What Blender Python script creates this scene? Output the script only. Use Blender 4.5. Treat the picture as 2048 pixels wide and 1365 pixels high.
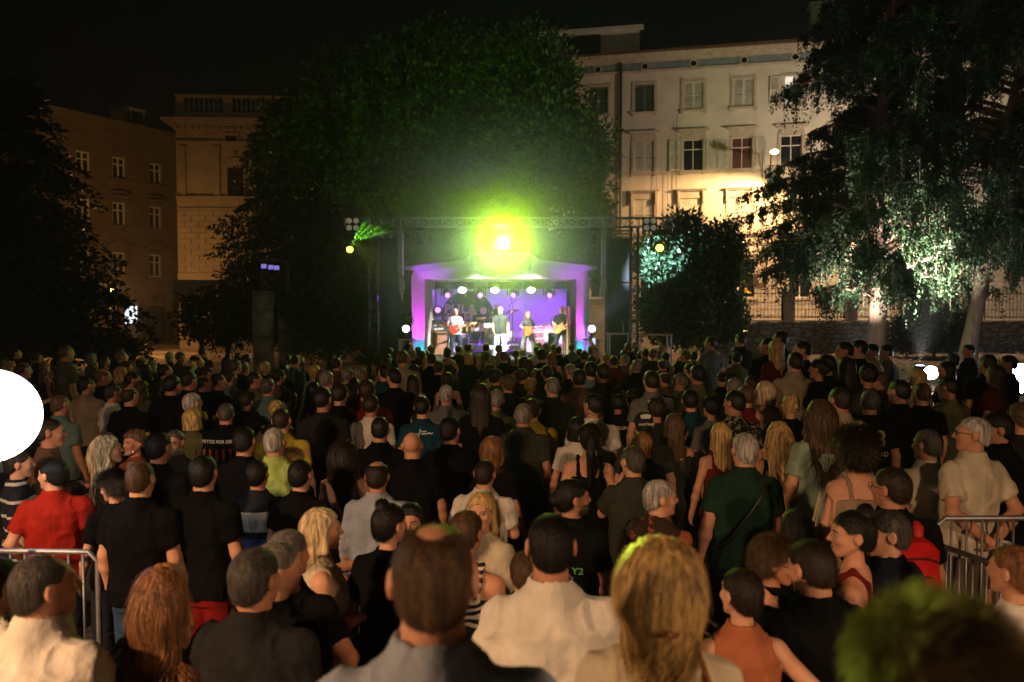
import bpy, math, random
import numpy as np
from mathutils import Vector, Matrix
from mathutils.bvhtree import BVHTree
R = math.radians
random.seed(7)
for _o in list(bpy.data.objects): bpy.data.objects.remove(_o)
SC = bpy.context.scene
COL = SC.collection
# ------------------------------------------------------------------ camera
HAZE = .0010
FPX, CAMZ = 1593.0, 2.75
PITCH = math.atan(72.5 / FPX)
cd = bpy.data.cameras.new('camera'); cam = bpy.data.objects.new('camera', cd); COL.objects.link(cam)
cd.sensor_width = 36.0; cd.lens = 28.0; cd.clip_start = 0.05; cd.clip_end = 800
cam.location = (0, 0, CAMZ); cam.rotation_euler = (R(90) - PITCH, 0, 0)
cd.dof.use_dof = True; cd.dof.focus_distance = 8.0; cd.dof.aperture_fstop = 2.2
SC.camera = cam
# ------------------------------------------------------------------ night sky and the faint glow of the town
w = bpy.data.worlds.new('World'); SC.world = w; w.use_nodes = True
nt = w.node_tree; bg = nt.nodes['Background']
sky = nt.nodes.new('ShaderNodeTexSky'); sky.sky_type = 'NISHITA'; sky.sun_disc = False
sky.sun_elevation = R(18); sky.sun_rotation = R(200)
nt.links.new(sky.outputs[0], bg.inputs[0]); bg.inputs[1].default_value = 0.00015
sunl = bpy.data.lights.new('town_glow', 'SUN'); sunl.energy = 0.04; sunl.angle = R(25); sunl.color = (1.0, 0.80, 0.56)
so = bpy.data.objects.new('town_glow', sunl); COL.objects.link(so); so.rotation_euler = (R(72), 0, R(-38))
SC.view_settings.view_transform = 'Standard'; SC.view_settings.look = 'None'
SC.view_settings.exposure = 0.4; SC.view_settings.gamma = 1.0
cy = SC.cycles
SC.render.engine = 'CYCLES'
cy.use_denoising = True
cy.max_bounces = 4; cy.diffuse_bounces = 2; cy.glossy_bounces = 2; cy.transmission_bounces = 3
cy.volume_bounces = 0; cy.transparent_max_bounces = 6; cy.sample_clamp_indirect = 3.0
cy.use_light_tree = True; cy.caustics_reflective = False; cy.caustics_refractive = False

# ------------------------------------------------------------------ pixels to the place
def ray(px, py):
    v = Vector(((px - 1024.0) / FPX, 1.0, -(py - 682.5) / FPX))
    c, s = math.cos(PITCH), math.sin(PITCH)
    return Vector((v.x, v.y * c + v.z * s, -v.y * s + v.z * c))
def P(px, py, d):
    r = ray(px, py); r = r * (d / r.y)
    return Vector((r.x, d, CAMZ + r.z))
def sstep(t):
    t = min(1.0, max(0.0, t)); return t * t * (3 - 2 * t)
def ground(x, y):
    g = 0.92 * sstep((y - 8.0) / 15.0) * sstep((x - 2.2 - 0.12 * max(y, 0)) / 5.0) if y > 8 else 0.0
    return g
STEPS = [(3.35, .13), (2.6, .15), (2.12, .17), (1.36, .15)]   # wide shallow steps up towards the viewer
def floor_z(x, y):
    z = ground(x, y)
    for yy, hh in STEPS:
        if y < yy: z += hh
    return z
# ------------------------------------------------------------------ linking and tagging
def tag(o, label=None, cat=None, group=None, kind=None):
    if label: o['label'] = label
    if cat: o['category'] = cat
    if group: o['group'] = group
    if kind: o['kind'] = kind
    return o
def empty(name, loc=(0, 0, 0), rz=0.0, label=None, cat=None, group=None):
    o = bpy.data.objects.new(name, None); COL.objects.link(o)
    o.location = loc; o.rotation_euler = (0, 0, rz); o.empty_display_size = .1
    return tag(o, label, cat, group)
def link(name, me, parent=None, mat=None, loc=None, color=None):
    o = bpy.data.objects.new(name, me); COL.objects.link(o)
    if parent: o.parent = parent
    if loc is not None: o.location = loc
    if mat is not None:
        if len(me.materials) == 0: me.materials.append(None)
        o.material_slots[0].link = 'OBJECT'; o.material_slots[0].material = mat
    if color is not None: o.color = (*color[:3], 1)
    return o
def mesh_np(name, V, F, smooth=True):
    V = np.asarray(V, dtype=np.float32); F = np.asarray(F, dtype=np.int32)
    me = bpy.data.meshes.new(name); k = F.shape[1]
    me.vertices.add(len(V)); me.vertices.foreach_set('co', V.ravel())
    me.loops.add(F.size); me.loops.foreach_set('vertex_index', F.ravel())
    me.polygons.add(len(F)); me.polygons.foreach_set('loop_start', np.arange(0, F.size, k, dtype=np.int32))
    me.polygons.foreach_set('loop_total', np.full(len(F), k, dtype=np.int32))
    me.update(calc_edges=True)
    if smooth: me.polygons.foreach_set('use_smooth', np.ones(len(F), dtype=bool))
    return me
class MB:
    """collects boxes, tubes, lathes and prisms; build() links them as one mesh"""
    def __init__(s): s.v = []; s.f = []
    def box(s, c, size, rz=0.0, M=None):
        x, y, z = [q / 2 for q in size]; n = len(s.v)
        m = Matrix.Rotation(rz, 4, 'Z') if M is None else M
        for a in (-x, x):
            for b in (-y, y):
                for cc in (-z, z): s.v.append(tuple(Vector(c) + (m @ Vector((a, b, cc)))))
        for q in ((0, 1, 3, 2), (4, 6, 7, 5), (0, 4, 5, 1), (2, 3, 7, 6), (0, 2, 6, 4), (1, 5, 7, 3)):
            s.f.append([n + i for i in q])
        return s
    def span(s, lo, hi): return s.box([(a + b) / 2 for a, b in zip(lo, hi)], [abs(b - a) for a, b in zip(lo, hi)])
    def tube(s, pts, r, n=8, cap=True):
        pts = [Vector(p) for p in pts]; rs = r if isinstance(r, (list, tuple)) else [r] * len(pts)
        b = len(s.v); u = None
        for i, p in enumerate(pts):
            t = (pts[min(i + 1, len(pts) - 1)] - pts[max(i - 1, 0)]).normalized()
            if u is None: u = t.cross(Vector((0, 0, 1)) if abs(t.z) < .9 else Vector((1, 0, 0))).normalized()
            u = (u - t * u.dot(t)).normalized(); v = t.cross(u)
            for k in range(n):
                a = 2 * math.pi * (k + .5) / n
                s.v.append(tuple(p + (u * math.cos(a) + v * math.sin(a)) * rs[i]))
        for i in range(len(pts) - 1):
            for k in range(n):
                s.f.append([b + i * n + k, b + i * n + (k + 1) % n, b + (i + 1) * n + (k + 1) % n, b + (i + 1) * n + k])
        if cap:
            s.f.append([b + k for k in range(n)][::-1]); s.f.append([b + (len(pts) - 1) * n + k for k in range(n)])
        return s
    def lathe(s, prof, c=(0, 0, 0), n=24, M=None):
        b = len(s.v); m = M or Matrix.Identity(4)
        for r, z in prof:
            for k in range(n):
                a = 2 * math.pi * k / n
                s.v.append(tuple(Vector(c) + (m @ Vector((r * math.cos(a), r * math.sin(a), z)))))
        for i in range(len(prof) - 1):
            for k in range(n):
                s.f.append([b + i * n + k, b + i * n + (k + 1) % n, b + (i + 1) * n + (k + 1) % n, b + (i + 1) * n + k])
        s.f.append([b + k for k in range(n)][::-1]); s.f.append([b + (len(prof) - 1) * n + k for k in range(n)])
        return s
    def prism(s, poly, d0, d1, M=None):
        """polygon in local x,z extruded along local y"""
        m = M or Matrix.Identity(4); b = len(s.v); n = len(poly)
        for d in (d0, d1):
            for x, z in poly: s.v.append(tuple(m @ Vector((x, d, z))))
        for k in range(n): s.f.append([b + k, b + (k + 1) % n, b + n + (k + 1) % n, b + n + k])
        s.f.append([b + k for k in range(n)][::-1]); s.f.append([b + n + k for k in range(n)])
        return s
    def quad(s, a, b_, c, d):
        n = len(s.v); s.v += [tuple(a), tuple(b_), tuple(c), tuple(d)]; s.f.append([n, n + 1, n + 2, n + 3]); return s
    def build(s, name, mat, parent=None, bevel=0.0, smooth=False, loc=None, color=None):
        me = bpy.data.meshes.new(name); me.from_pydata(s.v, [], s.f); me.update()
        import bmesh
        bm = bmesh.new(); bm.from_mesh(me); bmesh.ops.recalc_face_normals(bm, faces=bm.faces)
        if bevel > 0:
            es = [e for e in bm.edges if len(e.link_faces) == 2 and e.calc_face_angle(0) > .6]
            bmesh.ops.bevel(bm, geom=es, offset=bevel, segments=2, affect='EDGES', clamp_overlap=True)
        bm.to_mesh(me); bm.free()
        if smooth:
            for p in me.polygons: p.use_smooth = True
        return link(name, me, parent, mat, loc, color)
def copy_tree(o, parent=None):
    c = o.copy(); COL.objects.link(c); c.parent = parent
    for ch in list(o.children): copy_tree(ch, c)
    return c
# ------------------------------------------------------------------ materials
def nodes(m): m.use_nodes = True; return m.node_tree, m.node_tree.nodes['Principled BSDF']
def pbr(name, col, rough=.6, metal=0.0, noise=None, bump=0.0, nscale=8.0, obj=False, stretch=(1, 1, 1), bscale=None, var=.25, spec=.4, detail=6):
    m = bpy.data.materials.new(name); nt, b = nodes(m); N = nt.nodes.new; L = nt.links.new
    b.inputs['Roughness'].default_value = rough; b.inputs['Metallic'].default_value = metal
    b.inputs['Specular IOR Level'].default_value = spec
    tc = N('ShaderNodeTexCoord'); mp = N('ShaderNodeMapping'); mp.inputs['Scale'].default_value = stretch
    L(tc.outputs['Object'], mp.inputs[0])
    tx = N('ShaderNodeTexNoise'); tx.inputs['Scale'].default_value = nscale; tx.inputs['Detail'].default_value = detail
    L(mp.outputs[0], tx.inputs[0])
    base = None
    if obj:
        oi = N('ShaderNodeObjectInfo'); base = oi.outputs['Color']
    mr = N('ShaderNodeMapRange'); mr.inputs[1].default_value = .3; mr.inputs[2].default_value = .7
    mr.inputs[3].default_value = 1 - var; mr.inputs[4].default_value = 1 + var * .6; L(tx.outputs[0], mr.inputs[0])
    mx = N('ShaderNodeVectorMath'); mx.operation = 'SCALE'
    if base: L(base, mx.inputs[0])
    else: mx.inputs[0].default_value = col[:3]
    L(mr.outputs[0], mx.inputs['Scale']); L(mx.outputs[0], b.inputs['Base Color'])
    if bump:
        bt = tx
        if bscale:
            bt = N('ShaderNodeTexNoise'); bt.inputs['Scale'].default_value = bscale; bt.inputs['Detail'].default_value = 4; L(mp.outputs[0], bt.inputs[0])
        bu = N('ShaderNodeBump'); bu.inputs['Strength'].default_value = bump; bu.inputs['Distance'].default_value = .02
        L(bt.outputs[0], bu.inputs['Height']); L(bu.outputs[0], b.inputs['Normal'])
    return m
def emis(name, col, s):
    m = bpy.data.materials.new(name); nt, b = nodes(m)
    b.inputs['Base Color'].default_value = (.02, .02, .02, 1)
    b.inputs['Emission Color'].default_value = (*col, 1); b.inputs['Emission Strength'].default_value = s
    return m
def lamp(name, kind, loc, energy, color, parent=None, radius=.05, target=None, spot=60, blend=.3):
    ld = bpy.data.lights.new(name, kind); ld.energy = energy; ld.color = color
    if kind != 'SUN': ld.shadow_soft_size = radius
    if kind == 'SPOT': ld.spot_size = R(spot); ld.spot_blend = blend
    o = bpy.data.objects.new(name, ld); COL.objects.link(o); o.location = loc
    if target is not None:
        o.rotation_euler = (Vector(target) - Vector(loc)).to_track_quat('-Z', 'Y').to_euler()
    return o
# ================================================================== bodies as smooth distance fields, meshed by surface nets
_rng = np.random.RandomState(3)
_LAT = _rng.rand(32, 32, 32).astype(np.float32) * 2 - 1
def vnoise(p, f):
    q = p * np.asarray(f, np.float32); i = np.floor(q).astype(np.int32); t = (q - i).astype(np.float32); t = t * t * (3 - 2 * t)
    r = 0
    for a in (0, 1):
        for b in (0, 1):
            for c in (0, 1):
                wgt = (t[:, 0] if a else 1 - t[:, 0]) * (t[:, 1] if b else 1 - t[:, 1]) * (t[:, 2] if c else 1 - t[:, 2])
                r = r + wgt * _LAT[(i[:, 0] + a) & 31, (i[:, 1] + b) & 31, (i[:, 2] + c) & 31]
    return r
class Fld:
    def __init__(s, lo, hi, res):
        s.lo = np.array(lo, np.float32); s.res = res
        s.n = np.maximum(4, np.ceil((np.array(hi) - s.lo) / res).astype(int) + 1)
        s.F = np.full(s.n, .3, np.float32)
        s.ax = [s.lo[i] + res * np.arange(s.n[i], dtype=np.float32) for i in range(3)]
    def sub(s, lo, hi, m):
        a = [max(0, int((lo[i] - m - s.lo[i]) / s.res)) for i in range(3)]
        b = [min(s.n[i], int((hi[i] + m - s.lo[i]) / s.res) + 2) for i in range(3)]
        if any(b[i] <= a[i] for i in range(3)): return None
        sl = tuple(slice(a[i], b[i]) for i in range(3))
        return sl, s.ax[0][sl[0]][:, None, None], s.ax[1][sl[1]][None, :, None], s.ax[2][sl[2]][None, None, :]
    def comb(s, sl, d, k, op):
        A = s.F[sl]
        if op == '-':
            h = np.clip(.5 - .5 * (A + d) / k, 0, 1); s.F[sl] = A + (-d - A) * h + k * h * (1 - h); return
        h = np.clip(.5 + .5 * (A - d) / k, 0, 1); s.F[sl] = A + (d - A) * h - k * h * (1 - h)
    def cap(s, a, b, ra, rb=None, k=.02, op='+', fy=1.0, flat=False):
        a = np.array(a, np.float32); b = np.array(b, np.float32); rb = ra if rb is None else rb; r = max(ra, rb) / min(fy, 1)
        g = s.sub(np.minimum(a, b) - r, np.maximum(a, b) + r, k + 2 * s.res)
        if g is None: return s
        sl, X, Y, Z = g; ab = b - a; L2 = float(ab @ ab) + 1e-9
        t = ((X - a[0]) * ab[0] + (Y - a[1]) * ab[1] + (Z - a[2]) * ab[2]) / L2; tc = np.clip(t, 0, 1)
        d = np.sqrt((X - a[0] - tc * ab[0]) ** 2 + ((Y - a[1] - tc * ab[1]) * fy) ** 2 + (Z - a[2] - tc * ab[2]) ** 2) - (ra + (rb - ra) * tc)
        if flat: d = np.maximum(d, (t - 1) * math.sqrt(L2))
        s.comb(sl, d, k, op); return s
    def ell(s, c, r, k=.02, op='+'):
        c = np.array(c, np.float32); r = np.array(r, np.float32); g = s.sub(c - r, c + r, k + 2 * s.res)
        if g is None: return s
        sl, X, Y, Z = g
        d = (np.sqrt(((X - c[0]) / r[0]) ** 2 + ((Y - c[1]) / r[1]) ** 2 + ((Z - c[2]) / r[2]) ** 2) - 1) * float(r.min())
        s.comb(sl, d, k, op); return s
    def loft(s, zs, wx, wy, yc=None, k=.03, op='+', p=2.3, xc=None):
        zs = np.array(zs, np.float32); m = max(max(wx), max(wy))
        y0 = min(yc) if yc else 0; y1 = max(yc) if yc else 0
        g = s.sub((-m - .1, -m + y0, zs[0]), (m + .1, m + y1, zs[-1]), k + 2 * s.res)
        if g is None: return s
        sl, X, Y, Z = g; z = Z[0, 0]
        a = np.interp(z, zs, wx).astype(np.float32)[None, None]; b = np.interp(z, zs, wy).astype(np.float32)[None, None]
        c = np.interp(z, zs, yc).astype(np.float32)[None, None] if yc else 0
        q = np.interp(z, zs, xc).astype(np.float32)[None, None] if xc else 0
        d = ((np.abs((X - q) / a) ** p + np.abs((Y - c) / b) ** p) ** (1 / p) - 1) * np.minimum(a, b)
        d = np.maximum(d, np.maximum(zs[0] - Z, Z - zs[-1]))
        s.comb(sl, d, k, op); return s
    def cut(s, fn, k=.004):
        X, Y, Z = s.ax[0][:, None, None], s.ax[1][None, :, None], s.ax[2][None, None, :]
        d = fn(X, Y, Z) + 0 * s.F                      # keep where d < 0
        h = np.clip(.5 - .5 * (s.F - d) / k, 0, 1); s.F = s.F + (d - s.F) * h + k * h * (1 - h); return s
    def mesh(s, disp=None):
        F = s.F; F[0] = F[-1] = .3; F[:, 0] = F[:, -1] = .3; F[:, :, 0] = F[:, :, -1] = .3
        S = F < 0; n = S.shape
        cnt = np.zeros([q - 1 for q in n], np.int8)
        offs = [(a, b, c) for a in (0, 1) for b in (0, 1) for c in (0, 1)]
        for a, b, c in offs: cnt += S[a:n[0] - 1 + a, b:n[1] - 1 + b, c:n[2] - 1 + c]
        act = (cnt > 0) & (cnt < 8); ids = np.argwhere(act); idx = np.full(act.shape, -1, np.int32); idx[act] = np.arange(len(ids))
        C = np.stack([F[ids[:, 0] + a, ids[:, 1] + b, ids[:, 2] + c] for a, b, c in offs], 1)
        acc = np.zeros((len(ids), 3), np.float32); num = np.zeros(len(ids), np.float32); O = np.array(offs, np.float32)
        for i in range(8):
            for j in range(i + 1, 8):
                if abs(O[i] - O[j]).sum() != 1: continue
                fa, fb = C[:, i], C[:, j]; m = (fa < 0) != (fb < 0); t = np.where(m, fa / np.where(m, fa - fb, 1), 0)
                acc += np.where(m[:, None], O[i] + t[:, None] * (O[j] - O[i]), 0); num += m
        V = s.lo + s.res * (ids + acc / num[:, None])
        G = np.stack([C[:, O[:, q] == 1].sum(1) - C[:, O[:, q] == 0].sum(1) for q in range(3)], 1); G /= np.linalg.norm(G, axis=1)[:, None] + 1e-9
        if disp is not None: V = V + G * disp(V, G)[:, None]
        Q = []
        for ax in range(3):
            A = [slice(1, q - 1) for q in n]; B = list(A); A[ax] = slice(0, n[ax] - 1); B[ax] = slice(1, n[ax])
            sa = S[tuple(A)]; e = np.argwhere(sa != S[tuple(B)])
            base = e.copy()
            for q in range(3):
                if q != ax: base[:, q] += 1
            inside = sa[e[:, 0], e[:, 1], e[:, 2]]; u, v = (ax + 1) % 3, (ax + 2) % 3
            def cell(du, dv):
                c = base.copy(); c[:, u] += du; c[:, v] += dv; return idx[c[:, 0], c[:, 1], c[:, 2]]
            q4 = np.stack([cell(-1, -1), cell(0, -1), cell(0, 0), cell(-1, 0)], 1)
            q4[~inside] = q4[~inside][:, ::-1]; Q.append(q4)
        return V.astype(np.float32), np.concatenate(Q), G
# ------------------------------------------------------------------ skeletons (a 1.75 m figure facing +Y, its right hand at +X)
ARMS = {'down': ((.245, -.02, 1.13), (.262, .05, .885)), 'fold': ((.255, .03, 1.15), (.03, .205, 1.19)),
        'pocket': ((.29, -.07, 1.16), (.215, .07, .96)), 'hips': ((.37, -.09, 1.20), (.19, .02, 1.04)),
        'back': ((.27, -.13, 1.15), (.045, -.205, .98)), 'drink': ((.24, .01, 1.14), (.13, .25, 1.17)),
        'phone': ((.24, .17, 1.2), (.10, .31, 1.42)), 'chin': ((.20, .17, 1.19), (.07, .17, 1.42)),
        'high': ((.27, .10, 1.60), (.21, .15, 1.86)), 'hug': ((.26, .22, 1.36), (.10, .42, 1.33)),
        'strum': ((.30, -.05, 1.17), (.10, .19, 1.06)), 'fret': ((.27, .05, 1.13), (.40, .27, 1.16)),
        'drum': ((.28, .08, 1.12), (.20, .33, 1.12))}
def person_spec(**k):
    s = dict(sex='m', g=1.0, yaw=0, pitch=0, roll=0, armr='down', arml='down', shirt='tee', bottom='trousers', res=.014, hres=.012, hair='short', face=False, stance=.10, curl=.6)
    s.update(k); return s
def skel(s):
    f = s['sex'] == 'f'; J = {}
    J['sh'] = .152 if f else .182
    for side, nm in ((1, 'armr'), (-1, 'arml')):
        a = s[nm]; E, W = ARMS[a] if isinstance(a, str) else a
        if isinstance(a, str) and f: E = (E[0] - .02, E[1], E[2]); W = (W[0] - .01, W[1], W[2])
        J[side] = (np.array((side * J['sh'], -.012, 1.385)), np.array((side * E[0], E[1], E[2])), np.array((side * W[0], W[1], W[2])))
    J['head'] = (Matrix.Translation((0, .0, 1.56)) @ Matrix.Rotation(R(s['yaw']), 4, 'Z') @ Matrix.Rotation(R(s['pitch']), 4, 'X')
                 @ Matrix.Rotation(R(s['roll']), 4, 'Y') @ Matrix.Translation((0, .015, .085)))
    return J
def hpt(M, p): return tuple(M @ Vector(p))
def torso(s, grow=0.0, lo=.80, hi=1.47):
    f = s['sex'] == 'f'; g = s['g']
    z = [.78, .86, .94, 1.02, 1.10, 1.20, 1.30, 1.37, 1.42, 1.47]
    if f:
        wx = [.15, .170, .168, .145, .130, .138, .15, .148, .11, .055]; wy = [.10, .118, .115, .10, .092, .105, .112, .095, .075, .055]
        yc = [-.01, -.015, -.015, 0, .005, .01, .008, 0, -.008, -.01]
    else:
        wx = [.14, .165, .167, .158, .155, .168, .180, .172, .125, .062]; wy = [.10, .115, .118, .112, .108, .115, .12, .105, .08, .055]
        yc = [-.005, -.008, -.002, .008, .008, .004, 0, -.005, -.01, -.012]
    gg = [g] * 8 + [1, 1]
    return z, [a * q + grow for a, q in zip(wx, gg)], [a * q + grow for a, q in zip(wy, gg)], yc
def hand(F, E, W, side, curl, nrm=None, k=.006):
    f = (W - E); f = f / np.linalg.norm(f)
    nrm = np.array((-side, .15, 0.)) if nrm is None else nrm
    if abs(f @ nrm) > .8: nrm = np.array((0, 0, -1.))
    l = np.cross(f, nrm); l /= np.linalg.norm(l); n = np.cross(l, f)
    if l[1] < 0 or (abs(l[1]) < .3 and l[2] < 0): l = -l
    F.cap(W, W + f * .05, .024, .026, k=.02)
    for q in (-1.2, -.4, .4, 1.2): F.cap(W + f * .03 + l * q * .012, W + f * .085 + l * q * .016, .015, .013, k=.012)
    for q, L in ((-1.5, .060), (-.5, .074), (.5, .080), (1.5, .070)):
        a = W + f * .085 + l * q * .0185; d1 = f * math.cos(curl * .6) + n * math.sin(curl * .6); d2 = f * math.cos(curl * 1.7) + n * math.sin(curl * 1.7)
        m = a + d1 * L * .55; F.cap(a, m, .0095, .0085, k=k); F.cap(m, m + d2 * L * .5, .0085, .007, k=k)
    a = W + f * .03 + l * .026; m = a + (f * .6 + l * .75 + n * .35) * .042
    F.cap(a, m, .0125, .011, k=k); F.cap(m, m + (f * .9 + l * .15 + n * .5) * .03, .0105, .0085, k=k)
def head_sdf(F, M, s):
    f = s['sex'] == 'f'; q = .955 if f else 1.0
    # the field is evaluated in the head's own frame
    class H: pass
    lo = np.array([-.12, -.14, -.16]); hi = -lo
    c = [M @ Vector((x, y, z)) for x in (lo[0], hi[0]) for y in (lo[1], hi[1]) for z in (lo[2], hi[2])]
    bl = np.array([min(v[i] for v in c) for i in range(3)]); bh = np.array([max(v[i] for v in c) for i in range(3)])
    g = F.sub(bl, bh, .0)
    if g is None: return
    sl, X, Y, Z = g; Mi = M.inverted()
    L = [(Mi[i][0] * X + Mi[i][1] * Y + Mi[i][2] * Z + Mi[i][3]) / q for i in range(3)]
    x, y, z = L; ax = np.abs(x)
    def E(c, r, x_=None):
        xx = x if x_ is None else x_
        return (np.sqrt(((xx - c[0]) / r[0]) ** 2 + ((y - c[1]) / r[1]) ** 2 + ((z - c[2]) / r[2]) ** 2) - 1) * min(r)
    def Cp(a, b, ra, rb, x_=None):
        xx = x if x_ is None else x_; ab = [b[i] - a[i] for i in range(3)]; L2 = sum(t * t for t in ab) + 1e-9
        t = np.clip(((xx - a[0]) * ab[0] + (y - a[1]) * ab[1] + (z - a[2]) * ab[2]) / L2, 0, 1)
        return np.sqrt((xx - a[0] - t * ab[0]) ** 2 + (y - a[1] - t * ab[1]) ** 2 + (z - a[2] - t * ab[2]) ** 2) - (ra + (rb - ra) * t)
    def mn(a, b, k):
        h = np.clip(.5 + .5 * (a - b) / k, 0, 1); return a + (b - a) * h - k * h * (1 - h)
    def mxs(a, b, k): return -mn(-a, b, k)
    D = E((0, -.018, .022), (.0765, .098, .088))
    D = mn(D, E((0, .028, -.03), (.060, .064, .085)), .03)
    D = mn(D, Cp((.052, .0, -.05), (.02, .062, -.098), .018, .016, ax), .03)
    D = mn(D, E((0, .072, -.103), (.022, .018, .017)), .02)
    if F.res < .013:
        D = mn(D, Cp((.008, .083, .024), (.036, .074, .024), .012, .010, ax), .014)
        D = mn(D, E((.037, .062, -.028), (.026, .024, .02), ax), .02)
        D = mxs(D, E((.032, .098, .001), (.017, .017, .012), ax), .012)
        D = mn(D, Cp((0, .088, .012), (0, .112, -.028), .007, .011), .010)
        D = mn(D, E((.012, .10, -.034), (.009, .010, .007), ax), .006)
        D = mn(D, Cp((-.018, .084, -.058), (.018, .084, -.058), .0065, .0065), .008)
        D = mn(D, Cp((-.015, .083, -.069), (.015, .083, -.069), .007, .007), .008)
        D = mxs(D, Cp((-.024, .094, -.0635), (.024, .094, -.0635), .003, .003), .003)
    else:
        D = mn(D, Cp((0, .088, .012), (0, .110, -.028), .009, .013), .012)
    ear = E((.084, -.016, -.006), (.0125, .023, .035), ax)
    if F.res < .011: ear = mxs(ear, E((.093, -.006, .0), (.007, .011, .018), ax), .006)
    D = mn(D, ear, .006) * q
    F.comb(sl, D.astype(np.float32), .012, '+')
def body_field(s, res=None):
    J = skel(s); res = res or s['res']; f = s['sex'] == 'f'
    xs = [.3] + [abs(J[k][i][0]) + .16 for k in (1, -1) for i in (1, 2)]; ys = [J[k][i][1] for k in (1, -1) for i in (1, 2)]
    zt = max([1.82] + [J[k][2][2] + .22 for k in (1, -1)])
    F = Fld((-max(xs), min([-.22] + [v - .14 for v in ys]), -.01), (max(xs), max([.24] + [v + .22 for v in ys]), zt), res)
    F.loft(*torso(s), k=.04)
    ng = 1 + .8 * (s['g'] - 1); F.cap((0, -.015, 1.40), (0, -.002, 1.56), (.067 if not f else .05) * ng, (.059 if not f else .046) * ng, k=.05)
    for sd in (1, -1):
        S, E, W = J[sd]; g = (s['g'] * .5 + .5) * (.86 if f else 1)
        F.cap((sd * .03, -.018, 1.44), S, .046 * g, .052 * g, k=.05)
        F.cap(S, E, .053 * g, .040 * g, k=.035); F.cap(E, E + (W - E) * .35, .041 * g, .044 * g, k=.02); F.cap(E + (W - E) * .35, W, .044 * g, .026, k=.02)
        hand(F, E, W, sd, s['curl'])
        st = s['stance']
        F.cap((sd * .085, 0, .88), (sd * st, .012, .49), .082 * g, .058, k=.04); F.cap((sd * st, .012, .49), (sd * st, -.012, .3), .056, .056, k=.02)
        F.cap((sd * st, -.012, .3), (sd * (st + .005), -.02, .09), .054, .036, k=.03)
        F.cap((sd * st, -.05, .035), (sd * (st + .02), .15, .03), .036, .030, k=.03)
    if f:
        for sd in (1, -1): F.ell((sd * .065, .085, 1.25), (.055, .055, .055), k=.04)
    elif s['g'] > 1.1: F.ell((0, .09, 1.05), (.14, .09, .13), k=.06)
    head_sdf(F, J['head'], s)
    return F
def wrinkle(sc=1.0):
    def d(V, G):
        a = vnoise(V + 7, (9, 9, 5)) * .006 + vnoise(V, (22, 22, 11)) * .0035
        r = 1 - np.abs(vnoise(V + 3, (13, 13, 7) )) ; return (a + (r ** 4) * .006 - .002).astype(np.float32) * sc
    return d
def shirt_field(s, res=None):
    J = skel(s); kind = s['shirt']; res = res or s['res']; f = s['sex'] == 'f'; g = (s['g'] * .5 + .5) * (.88 if f else 1)
    xs = [.32] + [abs(J[k][i][0]) + .12 for k in (1, -1) for i in (1, 2)]; ys = [J[k][i][1] for k in (1, -1) for i in (1, 2)]
    F = Fld((-max(xs), min([-.24] + [v - .12 for v in ys]), .3 if kind == 'dress' else .74), (max(xs), max([.26] + [v + .14 for v in ys]), 1.58 if max(J[1][1][2], J[-1][1][2]) < 1.5 else 1.9), res)
    z, wx, wy, yc = torso(s, .020 if kind != 'tank' else .012)
    if kind == 'dress':
        z = [.36, .6] + z; wx = [.27, .235] + wx; wy = [.22, .18] + wy; yc = [0, 0] + yc
    else:
        for i in range(3): wx[i] += .012; wy[i] += .016
        for i in range(5): wx[i] = max(wx[i], wx[6] * (.90 if f else .96)) if not (f and kind == 'tank') else wx[i]
    hem = {'dress': .40, 'tee': .83, 'long': .84, 'tank': .86, 'vest': .84}[kind]
    if kind in ('tank', 'dress'):
        zt = 1.33
        z2 = [q for q in z if q <= zt] + [zt]; n = len(z2); F.loft(z2, wx[:n], wy[:n], yc[:n], k=.02)
        if f:
            for sd in (1, -1): F.ell((sd * .065, .09, 1.25), (.062, .06, .06), k=.03)
        for sd in (1, -1):
            pts = [(sd * .085, -.105, 1.30), (sd * .092, -.075, 1.43), (sd * .088, -.01, 1.502 if not f else 1.485), (sd * .085, .07, 1.42), (sd * .08, .115, 1.28)]
            rr = .013 if f else .026
            for a, b in zip(pts, pts[1:]): F.cap(a, b, rr, rr, k=.012)
    else:
        F.loft(z, wx, wy, yc, k=.03)
        for sd in (1, -1):
            S, E, W = J[sd]
            F.cap((sd * .035, -.018, 1.437), S if kind != 'vest' else S * np.array([.72, 1, 1]) + np.array([0, 0, .006]), .057 * g, (.063 if kind != 'vest' else .060) * g, k=.05)
            if kind == 'vest': pass
            elif kind == 'tee':
                e = S + (E - S) * .68; F.cap(S, e, .064 * g, .068 * g, k=.03, flat=True)
            else:
                F.cap(S, E, .064 * g, .056 * g, k=.03); F.cap(E, E + (W - E) * .95, .055 * g, .040, k=.02, flat=True)
        if f:
            for sd in (1, -1): F.ell((sd * .065, .09, 1.25), (.06, .06, .06), k=.05)
        elif s['g'] > 1.1: F.ell((0, .095, 1.05), (.155, .1, .14), k=.06)
        ng = 1 + .8 * (s['g'] - 1); F.cap((0, -.020, 1.36), (0, -.010, 1.50), (.090 if not f else .074) * ng, (.080 if not f else .066) * ng, k=.035)
        F.cap((0, -.005, 1.558), (0, .06, 1.70), .074 if not f else .070, .12, k=.012, op='-')
        if s.get('collar'):
            for t in range(16):
                a0, a1 = [(-.5 * math.pi + R(360) * (t + o) / 16) for o in (0, 1)]
                c = lambda a: (.070 * math.cos(a), -.010 + .068 * math.sin(a), 1.487 - .024 * math.sin(a))
                F.cap(c(a0), c(a1), .0105, .0105, k=.012)
    F.cut(lambda X, Y, Z: hem - Z + 0 * X)
    return F
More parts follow.
